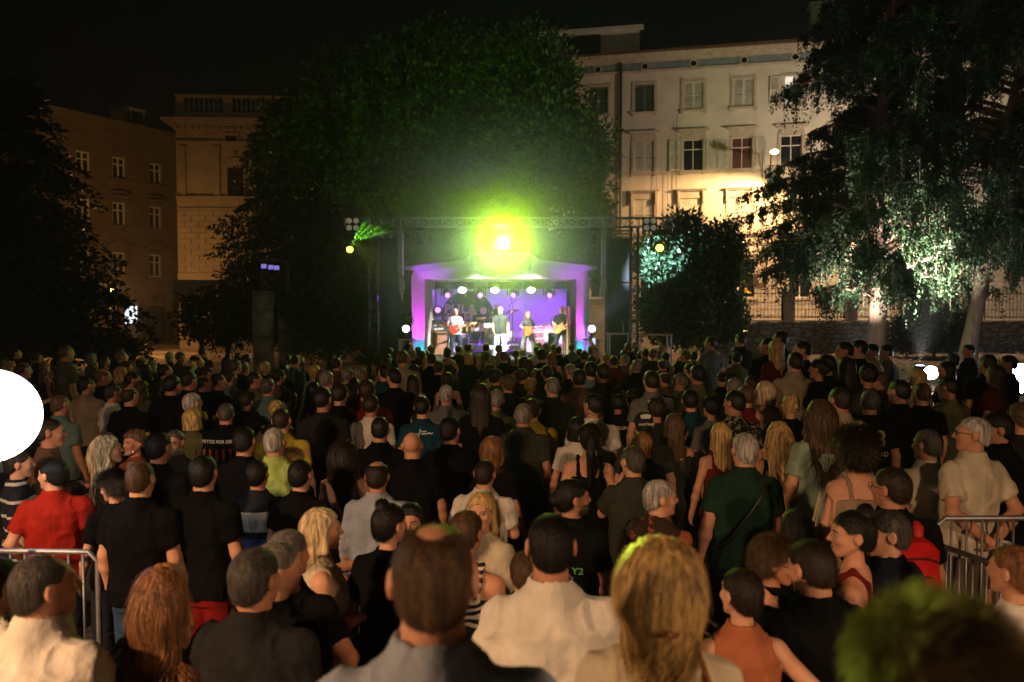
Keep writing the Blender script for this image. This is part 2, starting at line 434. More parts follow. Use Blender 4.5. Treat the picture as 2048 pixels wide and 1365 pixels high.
def bottom_field(s, res=None):
    res = res or s['res'] * 1.3; kind = s['bottom']; st = s['stance']; g = s['g'] * .5 + .5
    F = Fld((-.3, -.22, .02), (.3, .24, 1.06), res)
    z, wx, wy, yc = torso(s, .010); z = [q for q in z if q < 1.05]; n = len(z); F.loft(z, wx[:n], wy[:n], yc[:n], k=.03)
    if kind == 'skirt': F.loft([.5, .8, .95], [.22, .19, .17], [.17, .14, .12], k=.02)
    else:
        end = {'trousers': .07, 'shorts': .52, 'leggings': .12}[kind]
        for sd in (1, -1):
            e = .012 if kind == 'leggings' else .024
            F.cap((sd * .085, 0, .86), (sd * st, .012, .49), .078 * g + e, .062 + e, k=.02); F.cap((sd * st, .012, .49), (sd * (st + .003), -.01, .05), .06 + e, .048 + e, k=.02)
        F.cut(lambda X, Y, Z: end - Z + 0 * X)
    return F
# ------------------------------------------------------------------ hair, in the head's own frame (origin near the ears, face towards +Y)
def hairline(style):
    ys = [-.13, -.09, -.06, -.03, 0, .02, .045, .07, .1, .13]
    if style == 'buzz' or style == 'short': return ys, [-.075, -.07, -.055, -.03, .0, .012, .03, .055, .066, .07]
    if style == 'receding': return ys, [-.075, -.07, -.055, -.03, .0, .015, .05, .09, .13, .15]
    return ys, [-.2, -.2, -.14, -.08, -.03, .0, .03, .055, .066, .07]
def hair_field(style, res=.010, female=False, L=1.0, crown=False):
    q = .955 if female else 1.0
    long = style in ('long', 'wavy', 'straight', 'ponytail', 'longcurl'); bob = style in ('bob', 'blunt', 'shag')
    lo = (-.17, -.22, -.50 * L - .05 if long else (-.22 if bob else -.17)); hi = (.17, .16, .2)
    F = Fld(lo, hi, res)
    t = {'buzz': .004, 'short': .009, 'receding': .007, 'ring': .008, 'curly': .024, 'afro': .045, 'bun': .009, 'topbun': .011, 'bob': .019, 'blunt': .02, 'shag': .028, 'cap': .012}.get(style, .016)
    ears = hs_ = style in ('short', 'buzz', 'receding', 'ring', 'bun', 'topbun')
    F.ell((0, -.020, .024), (.0765 + t, .098 + t * .9, .088 + t), k=.01)
    F.cap((0, -.05, -.035), (0, -.045, -.035), .062 + t * .6, .062 + t * .6, k=.03)
    hs = {'short': 'short', 'buzz': 'buzz', 'receding': 'receding', 'ring': 'receding', 'bun': 'short', 'topbun': 'short', 'curly': 'short', 'cap': 'short'}.get(style, 'x')
    ys, zs = hairline(hs)
    F.cut(lambda X, Y, Z: (np.interp(Y, ys, zs).astype(np.float32) - Z) * .7 + 0 * X, k=.014)
    if style in ('ring',): F.ell((0, -.012, .085), (.055, .07, .06), k=.02, op='-')
    if style == 'receding': F.ell((0, .055, .10), (.05, .055, .05), k=.02, op='-')
    if crown: F.ell((0, -.035, .124), (.030, .040, .025), k=.03, op='-')
    if ears:
        for sd in (1, -1): F.ell((sd * .092, -.004, -.010), (.028, .026, .036), k=.006, op='-')
    if bob:
        for sd in (1, -1):
            F.cap((sd * .072, .0, .02), (sd * .078, .005, -.11), .026, .03, k=.03)
            F.cap((sd * .05, -.06, .02), (sd * .058, -.06, -.13), .045, .042, k=.04)
        F.cap((0, -.07, .02), (0, -.075, -.13), .05, .05, k=.05)
        if style == 'shag':
            F.cap((0, -.07, -.12), (0, -.07, -.18), .05, .03, k=.03)
        else: F.cut(lambda X, Y, Z: -.135 - Z + 0 * X, k=.012)
    if style in ('long', 'wavy', 'straight', 'longcurl'):
        wdt = 1.25 if style in ('wavy', 'longcurl') else 1.0
        for sd in (1, -1):
            F.cap((sd * .070, -.01, .01), (sd * .082 * wdt, -.02, -.14), .028, .03 * wdt, k=.03)
            F.cap((sd * .045, -.07, 0), (sd * .06 * wdt, -.10, -.30 * L), .045, .036 * wdt, k=.05, fy=1.15)
        F.cap((0, -.08, 0), (0, -.105, -.36 * L), .05, .04, k=.05)
    if style == 'ponytail':
        F.ell((0, -.125, .02), (.03, .035, .03), k=.02); F.cap((0, -.14, .01), (0, -.15, -.12), .034, .034, k=.02); F.cap((0, -.15, -.12), (0, -.135, -.36 * L), .034, .014, k=.02)
    if style == 'bun': F.ell((0, -.125, .005), (.042, .036, .042), k=.012)
    if style == 'topbun': F.ell((0, -.07, .125), (.036, .036, .034), k=.012)
    amp = {'buzz': .001, 'curly': .010, 'afro': .016, 'wavy': .010, 'longcurl': .014, 'shag': .009, 'ring': .002, 'receding': .002, 'cap': .0}.get(style, .003)
    fr = (55, 55, 55) if style in ('curly', 'afro') else (45, 45, 30) if style in ('longcurl',) else (60, 60, 9)
    def disp(V, G):
        U = V.copy(); wv = .012 if style in ('wavy', 'shag', 'longcurl') else .002
        U[:, 0] += np.sin(V[:, 2] * 55) * wv; U[:, 1] += np.cos(V[:, 2] * 47) * wv
        return (vnoise(U, fr) * amp + vnoise(V + 5, (18, 18, 14)) * amp * .6).astype(np.float32)
    V, Q, G = F.mesh(disp)
    return V * q, Q, G
def strands(V, G, n, length, width, seed=0, down=1.0, out=.35, wave=.0, seg=5, jit=.25, clump=.0):
    """thin tapering ribbons combed over a hair surface"""
    rg = np.random.RandomState(seed); ok_ = np.nonzero(~((np.abs(V[:, 0]) > .058) & (V[:, 1] > -.035) & (V[:, 1] < .05) & (V[:, 2] < .045)) & ~((V[:, 1] > .025) & (V[:, 2] < .075)) & ~((V[:, 1] > .0) & (V[:, 2] < .03)) & ~((V[:, 1] > -.03) & (length > .06)))[0]; ii = ok_[rg.randint(0, len(ok_), n)]; P0 = V[ii] + rg.randn(n, 3) * .003; N = G[ii]
    L = length * (.55 + .9 * rg.rand(n))
    cdir = np.stack([N[:, 0] * .3, N[:, 1] * .5 - .2, -np.ones(n) * down], 1) + vnoise(P0, (14, 14, 8))[:, None] * np.array([.6, .4, 0]) + rg.randn(n, 3) * jit
    T = cdir - N * (cdir * N).sum(1)[:, None]; T /= np.linalg.norm(T, axis=1)[:, None] + 1e-6
    T = T + N * out; T /= np.linalg.norm(T, axis=1)[:, None]
    side = np.cross(T, N); side /= np.linalg.norm(side, axis=1)[:, None] + 1e-6
    p = P0 - N * .004; rows = []; ph = rg.rand(n) * 6.3
    for k in range(seg + 1):
        t = k / seg; wd = width * (1 - t) ** .6 + width * .08
        off = side * (np.sin(ph + t * 9) * wave * t)[:, None]
        rows.append(np.stack([p + off - side * wd / 2, p + off + side * wd / 2], 1))
        T = T + np.array([0, 0, -.16 * down]) * 1.0 - N * .14 * (1 if k > 0 else 0); T /= np.linalg.norm(T, axis=1)[:, None]
        p = p + T * (L / seg)[:, None]
    A = np.stack(rows, 1).reshape(-1, 3)                        # n, seg+1, 2
    b = (np.arange(n) * (seg + 1) * 2)[:, None] + (np.arange(seg) * 2)[None]
    Q = np.stack([b, b + 1, b + 3, b + 2], -1).reshape(-1, 4)
    return A, Q
# ================================================================== people
M_SKIN = pbr('skin', None, .55, obj=True, nscale=9, var=.16, bump=.12, bscale=140, spec=.35)
M_HAIR = pbr('hair', None, .45, obj=True, nscale=6, var=.75, bump=.5, bscale=16, stretch=(9, 9, 1.2), spec=.4)
M_HAIRT = pbr('thin_hair', None, .5, obj=True, nscale=7, var=.5, spec=.4)
_t = M_HAIRT.node_tree; _b = _t.nodes['Principled BSDF']; _tr = _t.nodes.new('ShaderNodeBsdfTranslucent'); _tr.inputs[0].default_value = (.42, .34, .14, 1); _mx = _t.nodes.new('ShaderNodeMixShader'); _mx.inputs[0].default_value = .5
_t.links.new(_b.outputs[0], _mx.inputs[1]); _t.links.new(_tr.outputs[0], _mx.inputs[2]); _t.links.new(_mx.outputs[0], _t.nodes['Material Output'].inputs[0])
M_CLOTH = pbr('cloth', None, .95, obj=True, nscale=9, var=.16, bump=.6, bscale=17, spec=.05)
M_DENIM = pbr('denim', None, .9, obj=True, nscale=60, var=.22, bump=.3, bscale=30, spec=.15)
M_BLACK = pbr('black_plastic', (.015, .015, .016), .45, nscale=20, var=.2)
M_METAL = pbr('dull_metal', (.35, .35, .36), .38, metal=.9, nscale=14, var=.2)
M_WHITE = pbr('print_white', (.6, .6, .58), .8, nscale=30, var=.15)
def pattern(name, kind, a, b_, scale=8.0, base=None):
    m = bpy.data.materials.new(name); nt, b = nodes(m); N = nt.nodes.new; L = nt.links.new
    b.inputs['Roughness'].default_value = .9; b.inputs['Specular IOR Level'].default_value = .15
    tc = N('ShaderNodeTexCoord'); rmp = N('ShaderNodeValToRGB'); rmp.color_ramp.interpolation = 'CONSTANT'
    e = rmp.color_ramp.elements; e[0].color = (*a, 1); e[1].color = (*b_, 1); e[1].position = .5
    if kind == 'stripes':
        sp = N('ShaderNodeSeparateXYZ'); L(tc.outputs['Object'], sp.inputs[0]); mm = N('ShaderNodeMath'); mm.operation = 'MULTIPLY'; mm.inputs[1].default_value = scale
        L(sp.outputs[2], mm.inputs[0]); fr = N('ShaderNodeMath'); fr.operation = 'FRACT'; L(mm.outputs[0], fr.inputs[0]); L(fr.outputs[0], rmp.inputs[0]); e[1].position = .8
    elif kind == 'bands':      # wide bands at set heights: (height, colour)
        sp = N('ShaderNodeSeparateXYZ'); L(tc.outputs['Object'], sp.inputs[0]); mr = N('ShaderNodeMapRange'); mr.inputs[1].default_value = .8; mr.inputs[2].default_value = 1.6
        L(sp.outputs[2], mr.inputs[0]); L(mr.outputs[0], rmp.inputs[0])
        for i, (zz, c) in enumerate(base):
            p = (zz - .8) / .8
            el = e[i] if i < 2 else e.new(p)
            el.position = p; el.color = (*c, 1)
    elif kind == 'swirl':
        tx = N('ShaderNodeTexWave'); tx.wave_type = 'RINGS'; tx.inputs['Scale'].default_value = scale; tx.inputs['Distortion'].default_value = 14; tx.inputs['Detail'].default_value = 1; tx.inputs['Detail Scale'].default_value = 1.1
        L(tc.outputs['Object'], tx.inputs[0]); L(tx.outputs['Fac'], rmp.inputs[0]); e[1].position = .58
    elif kind == 'check':
        tx = N('ShaderNodeTexBrick'); tx.inputs['Scale'].default_value = scale; L(tc.outputs['Object'], tx.inputs[0]); L(tx.outputs['Fac'], rmp.inputs[0])
    else:
        tx = N('ShaderNodeTexNoise'); tx.inputs['Scale'].default_value = scale; tx.inputs['Detail'].default_value = 4; L(tc.outputs['Object'], tx.inputs[0]); L(tx.outputs[0], rmp.inputs[0])
        e[1].position = .56 if kind == 'speckle' else .52
    L(rmp.outputs[0], b.inputs['Base Color'])
    tn = N('ShaderNodeTexNoise'); tn.inputs['Scale'].default_value = 26; bu = N('ShaderNodeBump'); bu.inputs['Strength'].default_value = .35; bu.inputs['Distance'].default_value = .02
    L(tn.outputs[0], bu.inputs['Height']); L(bu.outputs[0], b.inputs['Normal'])
    return m
_C = {}
def cached(key, fn):
    if key not in _C: _C[key] = fn()
    return _C[key]
def _freeze(v): return tuple(_freeze(a) for a in v) if isinstance(v, (list, tuple)) else v
def body_mesh(s):
    key = ('b',) + tuple(_freeze(s[k]) for k in ('sex', 'g', 'yaw', 'pitch', 'roll', 'armr', 'arml', 'res', 'stance', 'curl'))
    def mk():
        V, Q, G = body_field(s).mesh(); return mesh_np('body', V, Q)
    return cached(key, mk)
def shirt_mesh(s):
    key = ('s',) + tuple(_freeze(s[k]) for k in ('sex', 'g', 'armr', 'arml', 'res', 'shirt')) + (s.get('collar'),)
    def mk():
        V, Q, G = shirt_field(s).mesh(wrinkle(1.7 if s['res'] < .012 else 1.0)); return mesh_np('shirt', V, Q)
    return cached(key, mk)
def bottom_mesh(s):
    key = ('t', s['sex'], s['g'], s['stance'], s['res'], s['bottom'])
    def mk():
        V, Q, G = bottom_field(s).mesh(wrinkle(.8)); return mesh_np(s['bottom'], V, Q)
    return cached(key, mk)
STR = {'buzz': (.016, .0022, .5, .3), 'short': (.024, .0026, .8, .22), 'receding': (.022, .0024, .7, .3), 'ring': (.02, .0022, .7, .3), 'curly': (.05, .0035, .3, .8), 'afro': (.06, .004, .2, .9),
       'bob': (.13, .004, 1.2, .06), 'blunt': (.12, .004, 1.4, .03), 'shag': (.12, .0045, .9, .34), 'wavy': (.20, .0055, 1.3, .12), 'straight': (.22, .005, 1.6, .04), 'long': (.22, .005, 1.5, .06), 'longcurl': (.16, .005, .8, .3)}
def hair_mesh(s):
    key = ('h', s['hair'], s['hres'], s['sex'], s.get('L', 1.0), s.get('nstr', 0), s.get('crown'))
    def mk():
        V, Q, G = hair_field(s['hair'], s['hres'], s['sex'] == 'f', s.get('L', 1.0), s.get('crown'))
        if s.get('nstr', 0):
            ln, wd, dn, ou = STR.get(s['hair'], (.03, .003, .8, .2))
            A, B = strands(V, G, s['nstr'], ln, wd * s.get('sw', 1.0), 1, dn, ou, wave=.008 if s['hair'] in ('wavy', 'shag', 'longcurl', 'curly') else .002, seg=7 if ln > .08 else 3)
            V, Q = np.concatenate([V, A]), np.concatenate([Q, B + len(V)])
        return mesh_np('hair', V, Q)
    return cached(key, mk)
def head_part(root, name, mb_or_mesh, mat, M, color=None):
    o = mb_or_mesh.build(name, mat, root, smooth=True, color=color) if isinstance(mb_or_mesh, MB) else link(name, mb_or_mesh, root, mat, color=color)
    o.matrix_local = M; return o
def glasses_mb(sun=False):
    b = MB()
    for sd in (1, -1):
        pts = [(sd * .032 + .022 * math.cos(a), .097, .0 + .017 * math.sin(a)) for a in [R(q) for q in range(0, 361, 40)]]
        b.tube(pts, .0022, 5); b.tube([(sd * .055, .095, .005), (sd * .081, .03, .008), (sd * .084, -.02, .0)], .002, 5)
        if sun: b.lathe([(.001, 0), (.022, 0)], (sd * .034, .104, 0), 12, Matrix.Rotation(R(90), 4, 'X'))
    b.tube([(-.010, .10, .006), (.010, .10, .006)], .002, 5)
    return b
def face_parts(root, M, s, haircol):
    q = .955 if s['sex'] == 'f' else 1
    mo = MB()
    for sd in (1, -1):
        e = MB(); br = MB(); ir = MB()
        e.lathe([(.0005, -.0105), (.006, -.009), (.0100, -.004), (.0105, 0), (.0100, .004), (.006, .009), (.0005, .0105)], (sd * .031 * q, .0785 * q, .001), 12)
        ir.lathe([(.0005, 0), (.0045, 0.0), (.0045, .002), (.0005, .0025)], (sd * .031 * q, .0885 * q, .001), 10, Matrix.Rotation(R(-90), 4, 'X'))
        br.tube([(sd * .015 * q, .0955 * q, .017), (sd * .032 * q, .0925 * q, .0215), (sd * .05 * q, .080 * q, .016)], [.003, .0036, .0015], 6)
        head_part(root, 'eye', e, pbr_once('eye_white', (.26, .24, .22), .3), M)
        head_part(root, 'iris', ir, pbr_once('iris_dark', (.02, .012, .008), .2), M)
        head_part(root, 'eyebrow', br, M_HAIR, M, color=haircol)
    mo.tube([(-.022 * q, .087 * q, -.0635), (-.01 * q, .0925 * q, -.061), (0, .093 * q, -.0625), (.01 * q, .0925 * q, -.061), (.022 * q, .087 * q, -.0635)], [.001, .0045, .0045, .0045, .001], 6)
    head_part(root, 'lips', mo, pbr_once('lip', (.36, .12, .10), .45), M)
_PM = {}
def pbr_once(n, c, r=.6, **k):
    if n not in _PM: _PM[n] = pbr(n, c, r, nscale=20, var=.12, **k)
    return _PM[n]
SKIN = [(.55, .27, .16), (.48, .22, .125), (.60, .31, .19), (.43, .195, .11)]
def make_person(s, loc, rot, height=1.75, skin=None, shirt_col=(.012, .012, .014), bottom_col=(.015, .015, .02), hair_col=(.02, .012, .008), mat=None, bmat=None,
                label=None, group='people in the crowd'):
    s = dict(s); root = empty('person', loc, R(rot), label, 'person', group); k = height / 1.75; root.scale = (k, k, k)
    skin = skin or SKIN[0]; HM = skel(s)['head']; root['_'] = 0; del root['_']
    b = link('body', body_mesh(s), root, M_SKIN, color=skin)
    parts = dict(root=root, body=b, M=HM)
    sn = {'dress': 'dress', 'vest': 'sleeveless_top', 'tank': 'tank_top', 'long': 'long_sleeved_shirt'}.get(s['shirt'], 't_shirt')
    parts['shirt'] = link(sn, shirt_mesh(s), root, mat or M_CLOTH, color=shirt_col)
    if s['shirt'] != 'dress': parts['bottom'] = link(s['bottom'], bottom_mesh(s), root, bmat or M_CLOTH, color=bottom_col)
    if s['hair'] not in ('bald',):
        h = link('hair', hair_mesh(s), root, s.get('hmat') or M_HAIR, color=hair_col); h.matrix_local = HM; parts['hair'] = h
    if s['face']: face_parts(root, HM, s, tuple(c * .8 for c in hair_col))
    if s.get('glasses'): head_part(root, 'glasses', glasses_mb(), M_BLACK, HM)
    if s.get('beard'):
        def mkb():
            F = Fld((-.1, -.02, -.16), (.1, .13, -.01), .006); F.cap((-.035, .045, -.07), (.035, .045, -.07), .045, .045, k=.02); F.ell((0, .07, -.095), (.036, .036, .036), k=.02)
            F.cut(lambda X, Y, Z: (Z + .052 - .25 * np.abs(X)) + 0 * Y, k=.01); F.cap((-.016, .1, -.064), (.016, .1, -.064), .009, k=.004, op='-')
            V, Q, G = F.mesh(lambda V, G: vnoise(V, (90, 90, 40)) * .004); return mesh_np('beard', V, Q)
        o = link('beard', cached(('beard',), mkb), root, M_HAIR, color=s['beard']); o.matrix_local = HM
    return parts
# ================================================================== the setting
M_ASPH = pbr('worn_paving', (.10, .095, .088), .85, nscale=2.2, var=.3, bump=.4, bscale=22)
M_STEP = pbr('step_stone', (.24, .22, .19), .8, nscale=4, var=.25, bump=.4, bscale=30)
def ground_mat():
    m = bpy.data.materials.new('park_ground'); nt, b = nodes(m); N = nt.nodes.new; L = nt.links.new
    b.inputs['Roughness'].default_value = .95; tc = N('ShaderNodeTexCoord')
    n1 = N('ShaderNodeTexNoise'); n1.inputs['Scale'].default_value = .35; n1.inputs['Detail'].default_value = 8; L(tc.outputs['Object'], n1.inputs[0])
    n2 = N('ShaderNodeTexNoise'); n2.inputs['Scale'].default_value = 9; n2.inputs['Detail'].default_value = 8; L(tc.outputs['Object'], n2.inputs[0])
    ad = N('ShaderNodeMath'); ad.operation = 'MULTIPLY'; L(n1.outputs[0], ad.inputs[0]); L(n2.outputs[0], ad.inputs[1])
    rp = N('ShaderNodeValToRGB'); e = rp.color_ramp.elements; e[0].position = .16; e[0].color = (.035, .045, .018, 1); e[1].position = .36; e[1].color = (.34, .22, .13, 1)
    el = e.new(.24); el.color = (.14, .085, .045, 1); L(ad.outputs[0], rp.inputs[0]); L(rp.outputs[0], b.inputs['Base Color'])
    bu = N('ShaderNodeBump'); bu.inputs['Strength'].default_value = .9; bu.inputs['Distance'].default_value = .05; L(n2.outputs[0], bu.inputs['Height']); L(bu.outputs[0], b.inputs['Normal'])
    return m
M_GROUND = ground_mat()
xs = sorted(set([-400, -150, -60, -30] + [q * .75 for q in range(-30, 54)] + [60, 150, 400])); ys = sorted(set([-40, -10] + [q * .75 for q in range(0, 60)] + [50, 60, 100, 400]))
V = [(x, y, ground(x, y) + (.025 * math.sin(x * 2.1 + y) * math.sin(y * 1.7) if x > 5 and 12 < y < 40 else 0)) for y in ys for x in xs]; nx = len(xs)
F = [(j * nx + i, j * nx + i + 1, (j + 1) * nx + i + 1, (j + 1) * nx + i) for j in range(len(ys) - 1) for i in range(nx - 1)]
tag(link('ground', mesh_np('ground', V, F), None, M_GROUND), kind='structure')
sb = MB(); z = 0; pr = None
for i, (yy, hh) in enumerate(STEPS):
    z += hh; sb.span((-9, -8 if i == len(STEPS) - 1 else STEPS[i + 1][0] - .002, .002 - .001 * i), (9, yy, z))
tag(sb.build('steps', M_STEP, bevel=.012), kind='structure')
# paved area the audience stands on
tag(MB().quad((-16, 3.4, .004), (3.4, 3.4, .004), (6.0, 22, .004), (-16, 22, .004)).build('paving', M_ASPH), kind='structure')
# fallen leaves on the lit bank
rg = np.random.RandomState(5); n = 5200; X = rg.uniform(5, 20, n); Y = rg.uniform(12, 30, n); A = rg.uniform(0, 6.3, n); S = rg.uniform(.03, .085, n)
Z = np.array([ground(a, b) for a, b in zip(X, Y)]) + .02 + rg.rand(n) * .03; T = rg.randn(n, 4) * .025
C = np.stack([np.stack([X + S * np.cos(A + k * 1.57), Y + S * np.sin(A + k * 1.57) * (.6 if k % 2 else 1), Z + T[:, k] * .5], 1) for k in range(4)], 1).reshape(-1, 3)
tag(link('fallen_leaves', mesh_np('fallen_leaves', C, np.arange(4 * n).reshape(-1, 4), False), None, pbr('dry_leaf', (.26, .15, .06), .8, nscale=3, var=.5)), kind='stuff')

# ------------------------------------------------------------------ building facades
def facade_mesh(L, H, ops, depth=.28, z0=0.0):
    """front wall in local x (0..L), z; openings (x0,z0,x1,z1) get reveals going back (+y)"""
    xs = sorted(set([0, L] + [o[0] for o in ops] + [o[2] for o in ops])); zs = sorted(set([z0, H] + [o[1] for o in ops] + [o[3] for o in ops])); b = MB()
    for i in range(len(xs) - 1):
        for j in range(len(zs) - 1):
            cx, cz = (xs[i] + xs[i + 1]) / 2, (zs[j] + zs[j + 1]) / 2
            if any(o[0] < cx < o[2] and o[1] < cz < o[3] for o in ops): continue
            b.quad((xs[i], 0, zs[j]), (xs[i + 1], 0, zs[j]), (xs[i + 1], 0, zs[j + 1]), (xs[i], 0, zs[j + 1]))
    for a, c, d, e in ops:
        b.quad((a, 0, c), (a, depth, c), (a, depth, e), (a, 0, e)); b.quad((d, 0, c), (d, 0, e), (d, depth, e), (d, depth, c))
        b.quad((a, 0, e), (a, depth, e), (d, depth, e), (d, 0, e)); b.quad((a, 0, c), (d, 0, c), (d, depth, c), (a, depth, c))
    return b
M_STUCCO = pbr('stucco', (.66, .60, .49), .9, nscale=1.1, var=.16, bump=.25, bscale=30, detail=10)
M_TRIM = pbr('stone_trim', (.50, .43, .33), .85, nscale=4, var=.22, bump=.3, bscale=25)
M_FRIEZE = pbr('painted_frieze', (.19, .24, .25), .9, nscale=1.3, var=.35)
M_SHUT = pbr('shutter_paint', (.68, .64, .54), .6, nscale=3, var=.2)
M_SHUTG = pbr('shutter_green', (.09, .13, .125), .6, nscale=3, var=.25)
M_GLASS = pbr('window_dark', (.012, .014, .016), .08, nscale=2, var=.5, spec=.7)
M_CURT = pbr('curtain', (.09, .025, .018), .9, nscale=12, var=.3)
M_ROOF = pbr('roof_tile', (.12, .06, .04), .9, nscale=5, var=.4, bump=.6, bscale=10)
M_IRON = pbr('iron', (.02, .02, .02), .5, nscale=10, var=.3)
def shutter(b, x0, z0, x1, z1, y, t=.035):
    """one louvred leaf: stiles, rails and tilted slats"""
    s = .055
    b.span((x0, y, z0), (x0 + s, y + t, z1)); b.span((x1 - s, y, z0), (x1, y + t, z1))
    zm = (z0 + z1) / 2
    for a in (z0, zm - s / 2, z1 - s): b.span((x0 + s, y + .002, a), (x1 - s, y + t - .002, a + s))
    z = z0 + s + .02; w = x1 - x0 - 2 * s
    while z < z1 - s - .03:
        if abs(z - zm) > s * .8:
            b.box(((x0 + x1) / 2, y + t * .5, z), (w, .058, .008), M=Matrix.Rotation(R(58), 4, 'X'))
        z += .050
    return b
def cornice(b, x0, x1, z, prof, ret=True):
    """mouldings: list of (height, projection) stacked from z upward"""
    for h, p in prof:
        b.span((x0 - (p if ret else 0), -p, z), (x1 + (p if ret else 0), .0, z + h - .001)); z += h
    return z
class Facade:
    def __init__(s, pxA, dA, pxB, dB, name, label):
        a = P(pxA, 610, dA); b = P(pxB, 610, dB); s.o = Vector((a.x, a.y, 0)); s.d = Vector((b.x - a.x, b.y - a.y, 0)); s.L = s.d.length; s.d.normalize()
        s.rz = math.atan2(s.d.y, s.d.x); s.n = Vector((s.d.y, -s.d.x, 0)); s.root = empty(name, s.o, s.rz, label, 'building')
    def at(s, px, py, off=0.0):
        """pixel on the facade plane -> (local x, z)"""
        r = ray(px, py); o = Vector((0, 0, CAMZ)); p0 = s.o + s.n * off; t = (p0 - o).dot(s.n) / r.dot(s.n); q = o + r * t
        return (q - s.o).dot(s.d), q.z
fa = Facade(1087, 43.9, 2330, 37.5, 'apartment_building', 'long pale four-storey apartment building with louvred shutters behind the right-hand trees')
fx = lambda px, py=300: fa.at(px, py)[0]; fz = lambda py, px=1484: fa.at(px, py)[1]
Hc = fz(96); ZC = fz(113); ops = []; wins = []
def addwin(px, y0, y1, w, kind, row):
    x = fx(px, (y0 + y1) / 2); a, b_ = fz(y1), fz(y0); ops.append((x - w / 2, a, x + w / 2, b_)); wins.append((x, a, b_, w, kind, row))
for px, kind in ((1197, 'gclosed'), (1289, 'gclosed'), (1387, 'closed'), (1487, 'closed'), (1585, 'ajar'), (1690, 'closed'), (1800, 'closed'), (1920, 'closed'), (2050, 'closed')):
    addwin(px, 158, 213.5, 1.02, kind, 0)
for px, kind in ((1110, 'closed'), (1197, 'closed'), (1288, 'closed'), (1386, 'open'), (1484, 'curtain'), (1582, 'glass'), (1690, 'closed'), (1805, 'closed'), (1925, 'open'), (2060, 'closed')):
    addwin(px, 274, 338, 1.05, kind, 1)
for px, kind in ((1110, 'closed'), (1197, 'closed'), (1288, 'closed'), (1382, 'closed'), (1479, 'closed'), (1585, 'closed'), (1695, 'closed'), (1810, 'closed'), (1930, 'closed'), (2065, 'closed')):
    addwin(px, 394, 463, 1.08, kind, 2)
for px in (1200, 1300, 1390, 1488, 1600, 1700, 1830, 1960): addwin(px, 524, 596, 1.1, 'shop', 3)
# round attic windows are dark eyes with a stone ring
fa.root['label'] = fa.root['label']
facade_mesh(fa.L, Hc, ops).build('wall', M_STUCCO, fa.root)
MB().span((0, .285, 0), (fa.L, 11, Hc - .05)).build('body_block', M_STUCCO, fa.root)
c = MB(); cornice(c, 0, fa.L, fz(134), [(.07, .05), (.06, .09)], False); c.build('frieze_moulding', M_TRIM, fa.root)
MB().span((.002, -.02, fz(134) + .131), (fa.L, -.001, ZC)).build('frieze', M_FRIEZE, fa.root)
c = MB(); zz = cornice(c, 0, fa.L, ZC, [(h_ * (Hc - ZC) / .73, p_) for h_, p_ in [(.10, .06), (.12, .10), (.16, .17), (.12, .30), (.14, .38), (.09, .42)]]); c.build('cornice', M_TRIM, fa.root)
MB().prism([(-.6, zz - .05), (-.6, zz), (fa.L * .5, zz + .12), (fa.L + .6, zz), (fa.L + .6, zz - .05)], -.55, 0.0).build('gutter', M_ROOF, fa.root)
rf = MB(); rf.v += [(-.5, -.5, zz), (fa.L + .5, -.5, zz), (fa.L - 3, 5.5, zz + 2.1), (3, 5.5, zz + 2.1), (-.5, 11, zz), (fa.L + .5, 11, zz)]; rf.f += [[0, 1, 2, 3], [3, 2, 5, 4], [0, 3, 4], [1, 5, 2]]
rfo = rf.build('roof', M_ROOF, fa.root)
MB().span((14, 2.0, zz + .4), (15.2, 2.9, zz + 2.6)).span((13.9, 1.9, zz + 2.6), (15.3, 3.0, zz + 2.75)).build('chimney', M_STUCCO, rfo)
tb = MB(); tb.span((-1.5, .6, zz - .2), (5.1, 6, zz + 1.55)).span((-1.7, .4, zz + 1.55), (5.3, 6.2, zz + 1.72)); tb.build('terrace_room', M_STUCCO, fa.root)
MB().span((.6, .56, zz + .35), (3.0, .598, zz + 1.4)).build('terrace_window', M_GLASS, fa.root)
for px in (1103, 1196, 1290, 1387, 1488, 1590, 1700, 1815, 1935, 2060):
    x = fx(px, 128); z_ = fz(121.5); m = Matrix.Rotation(R(90), 4, 'X')
    o = MB().lathe([(.15, .0), (.15, .06), (.215, .065), (.215, .0)], (x, -.02, z_), 22, m).build('round_window', M_TRIM, fa.root, smooth=False)
    MB().lathe([(.002, .0), (.149, .0)], (x, -.026, z_), 20, m).build('pane', M_GLASS, o)
c = MB(); cornice(c, 0, fa.L, fz(345), [(.06, .05), (.07, .10)], False); c.build('string_course', M_TRIM, fa.root)
c = MB(); cornice(c, 0, fa.L, fz(490), [(.10, .06), (.09, .12), (.25, .05), (.12, .10), (.10, .2)], False); c.build('ground_floor_cornice', M_TRIM, fa.root)
# rusticated ground floor
c = MB(); z_ = .1; lim = fz(492) - .05; k = 0
edges = sorted((o[0], o[2]) for o in ops if o[3] < lim + .3)
while z_ < lim - .3:
    x = .02; sp = [(.02, fa.L)]
    for e0, e1 in edges:
        if any(o[0] == e0 and o[1] < z_ + .32 and o[3] > z_ for o in ops):
            sp = [q for s_ in sp for q in ((s_[0], min(s_[1], e0 - .06)), (max(s_[0], e1 + .06), s_[1])) if q[1] > q[0] + .05] if any(s_[0] < e0 < s_[1] for s_ in sp) else sp
    seen = set()
    for s0, s1 in sp:
        if (s0, s1) in seen: continue
        seen.add((s0, s1)); x = s0 - (k % 2) * .45 * 0
        while x < s1 - .1:
            x2 = min(x + (.9 if (k % 2) else 1.05), s1); c.span((x + .012, -.045, z_ + .012), (x2 - .012, -.001, z_ + .32)); x = x2
    z_ += .345; k += 1
c.build('rustication', M_TRIM, fa.root)
lit_room = emis('lit_room', (1.0, .86, .68), .75)
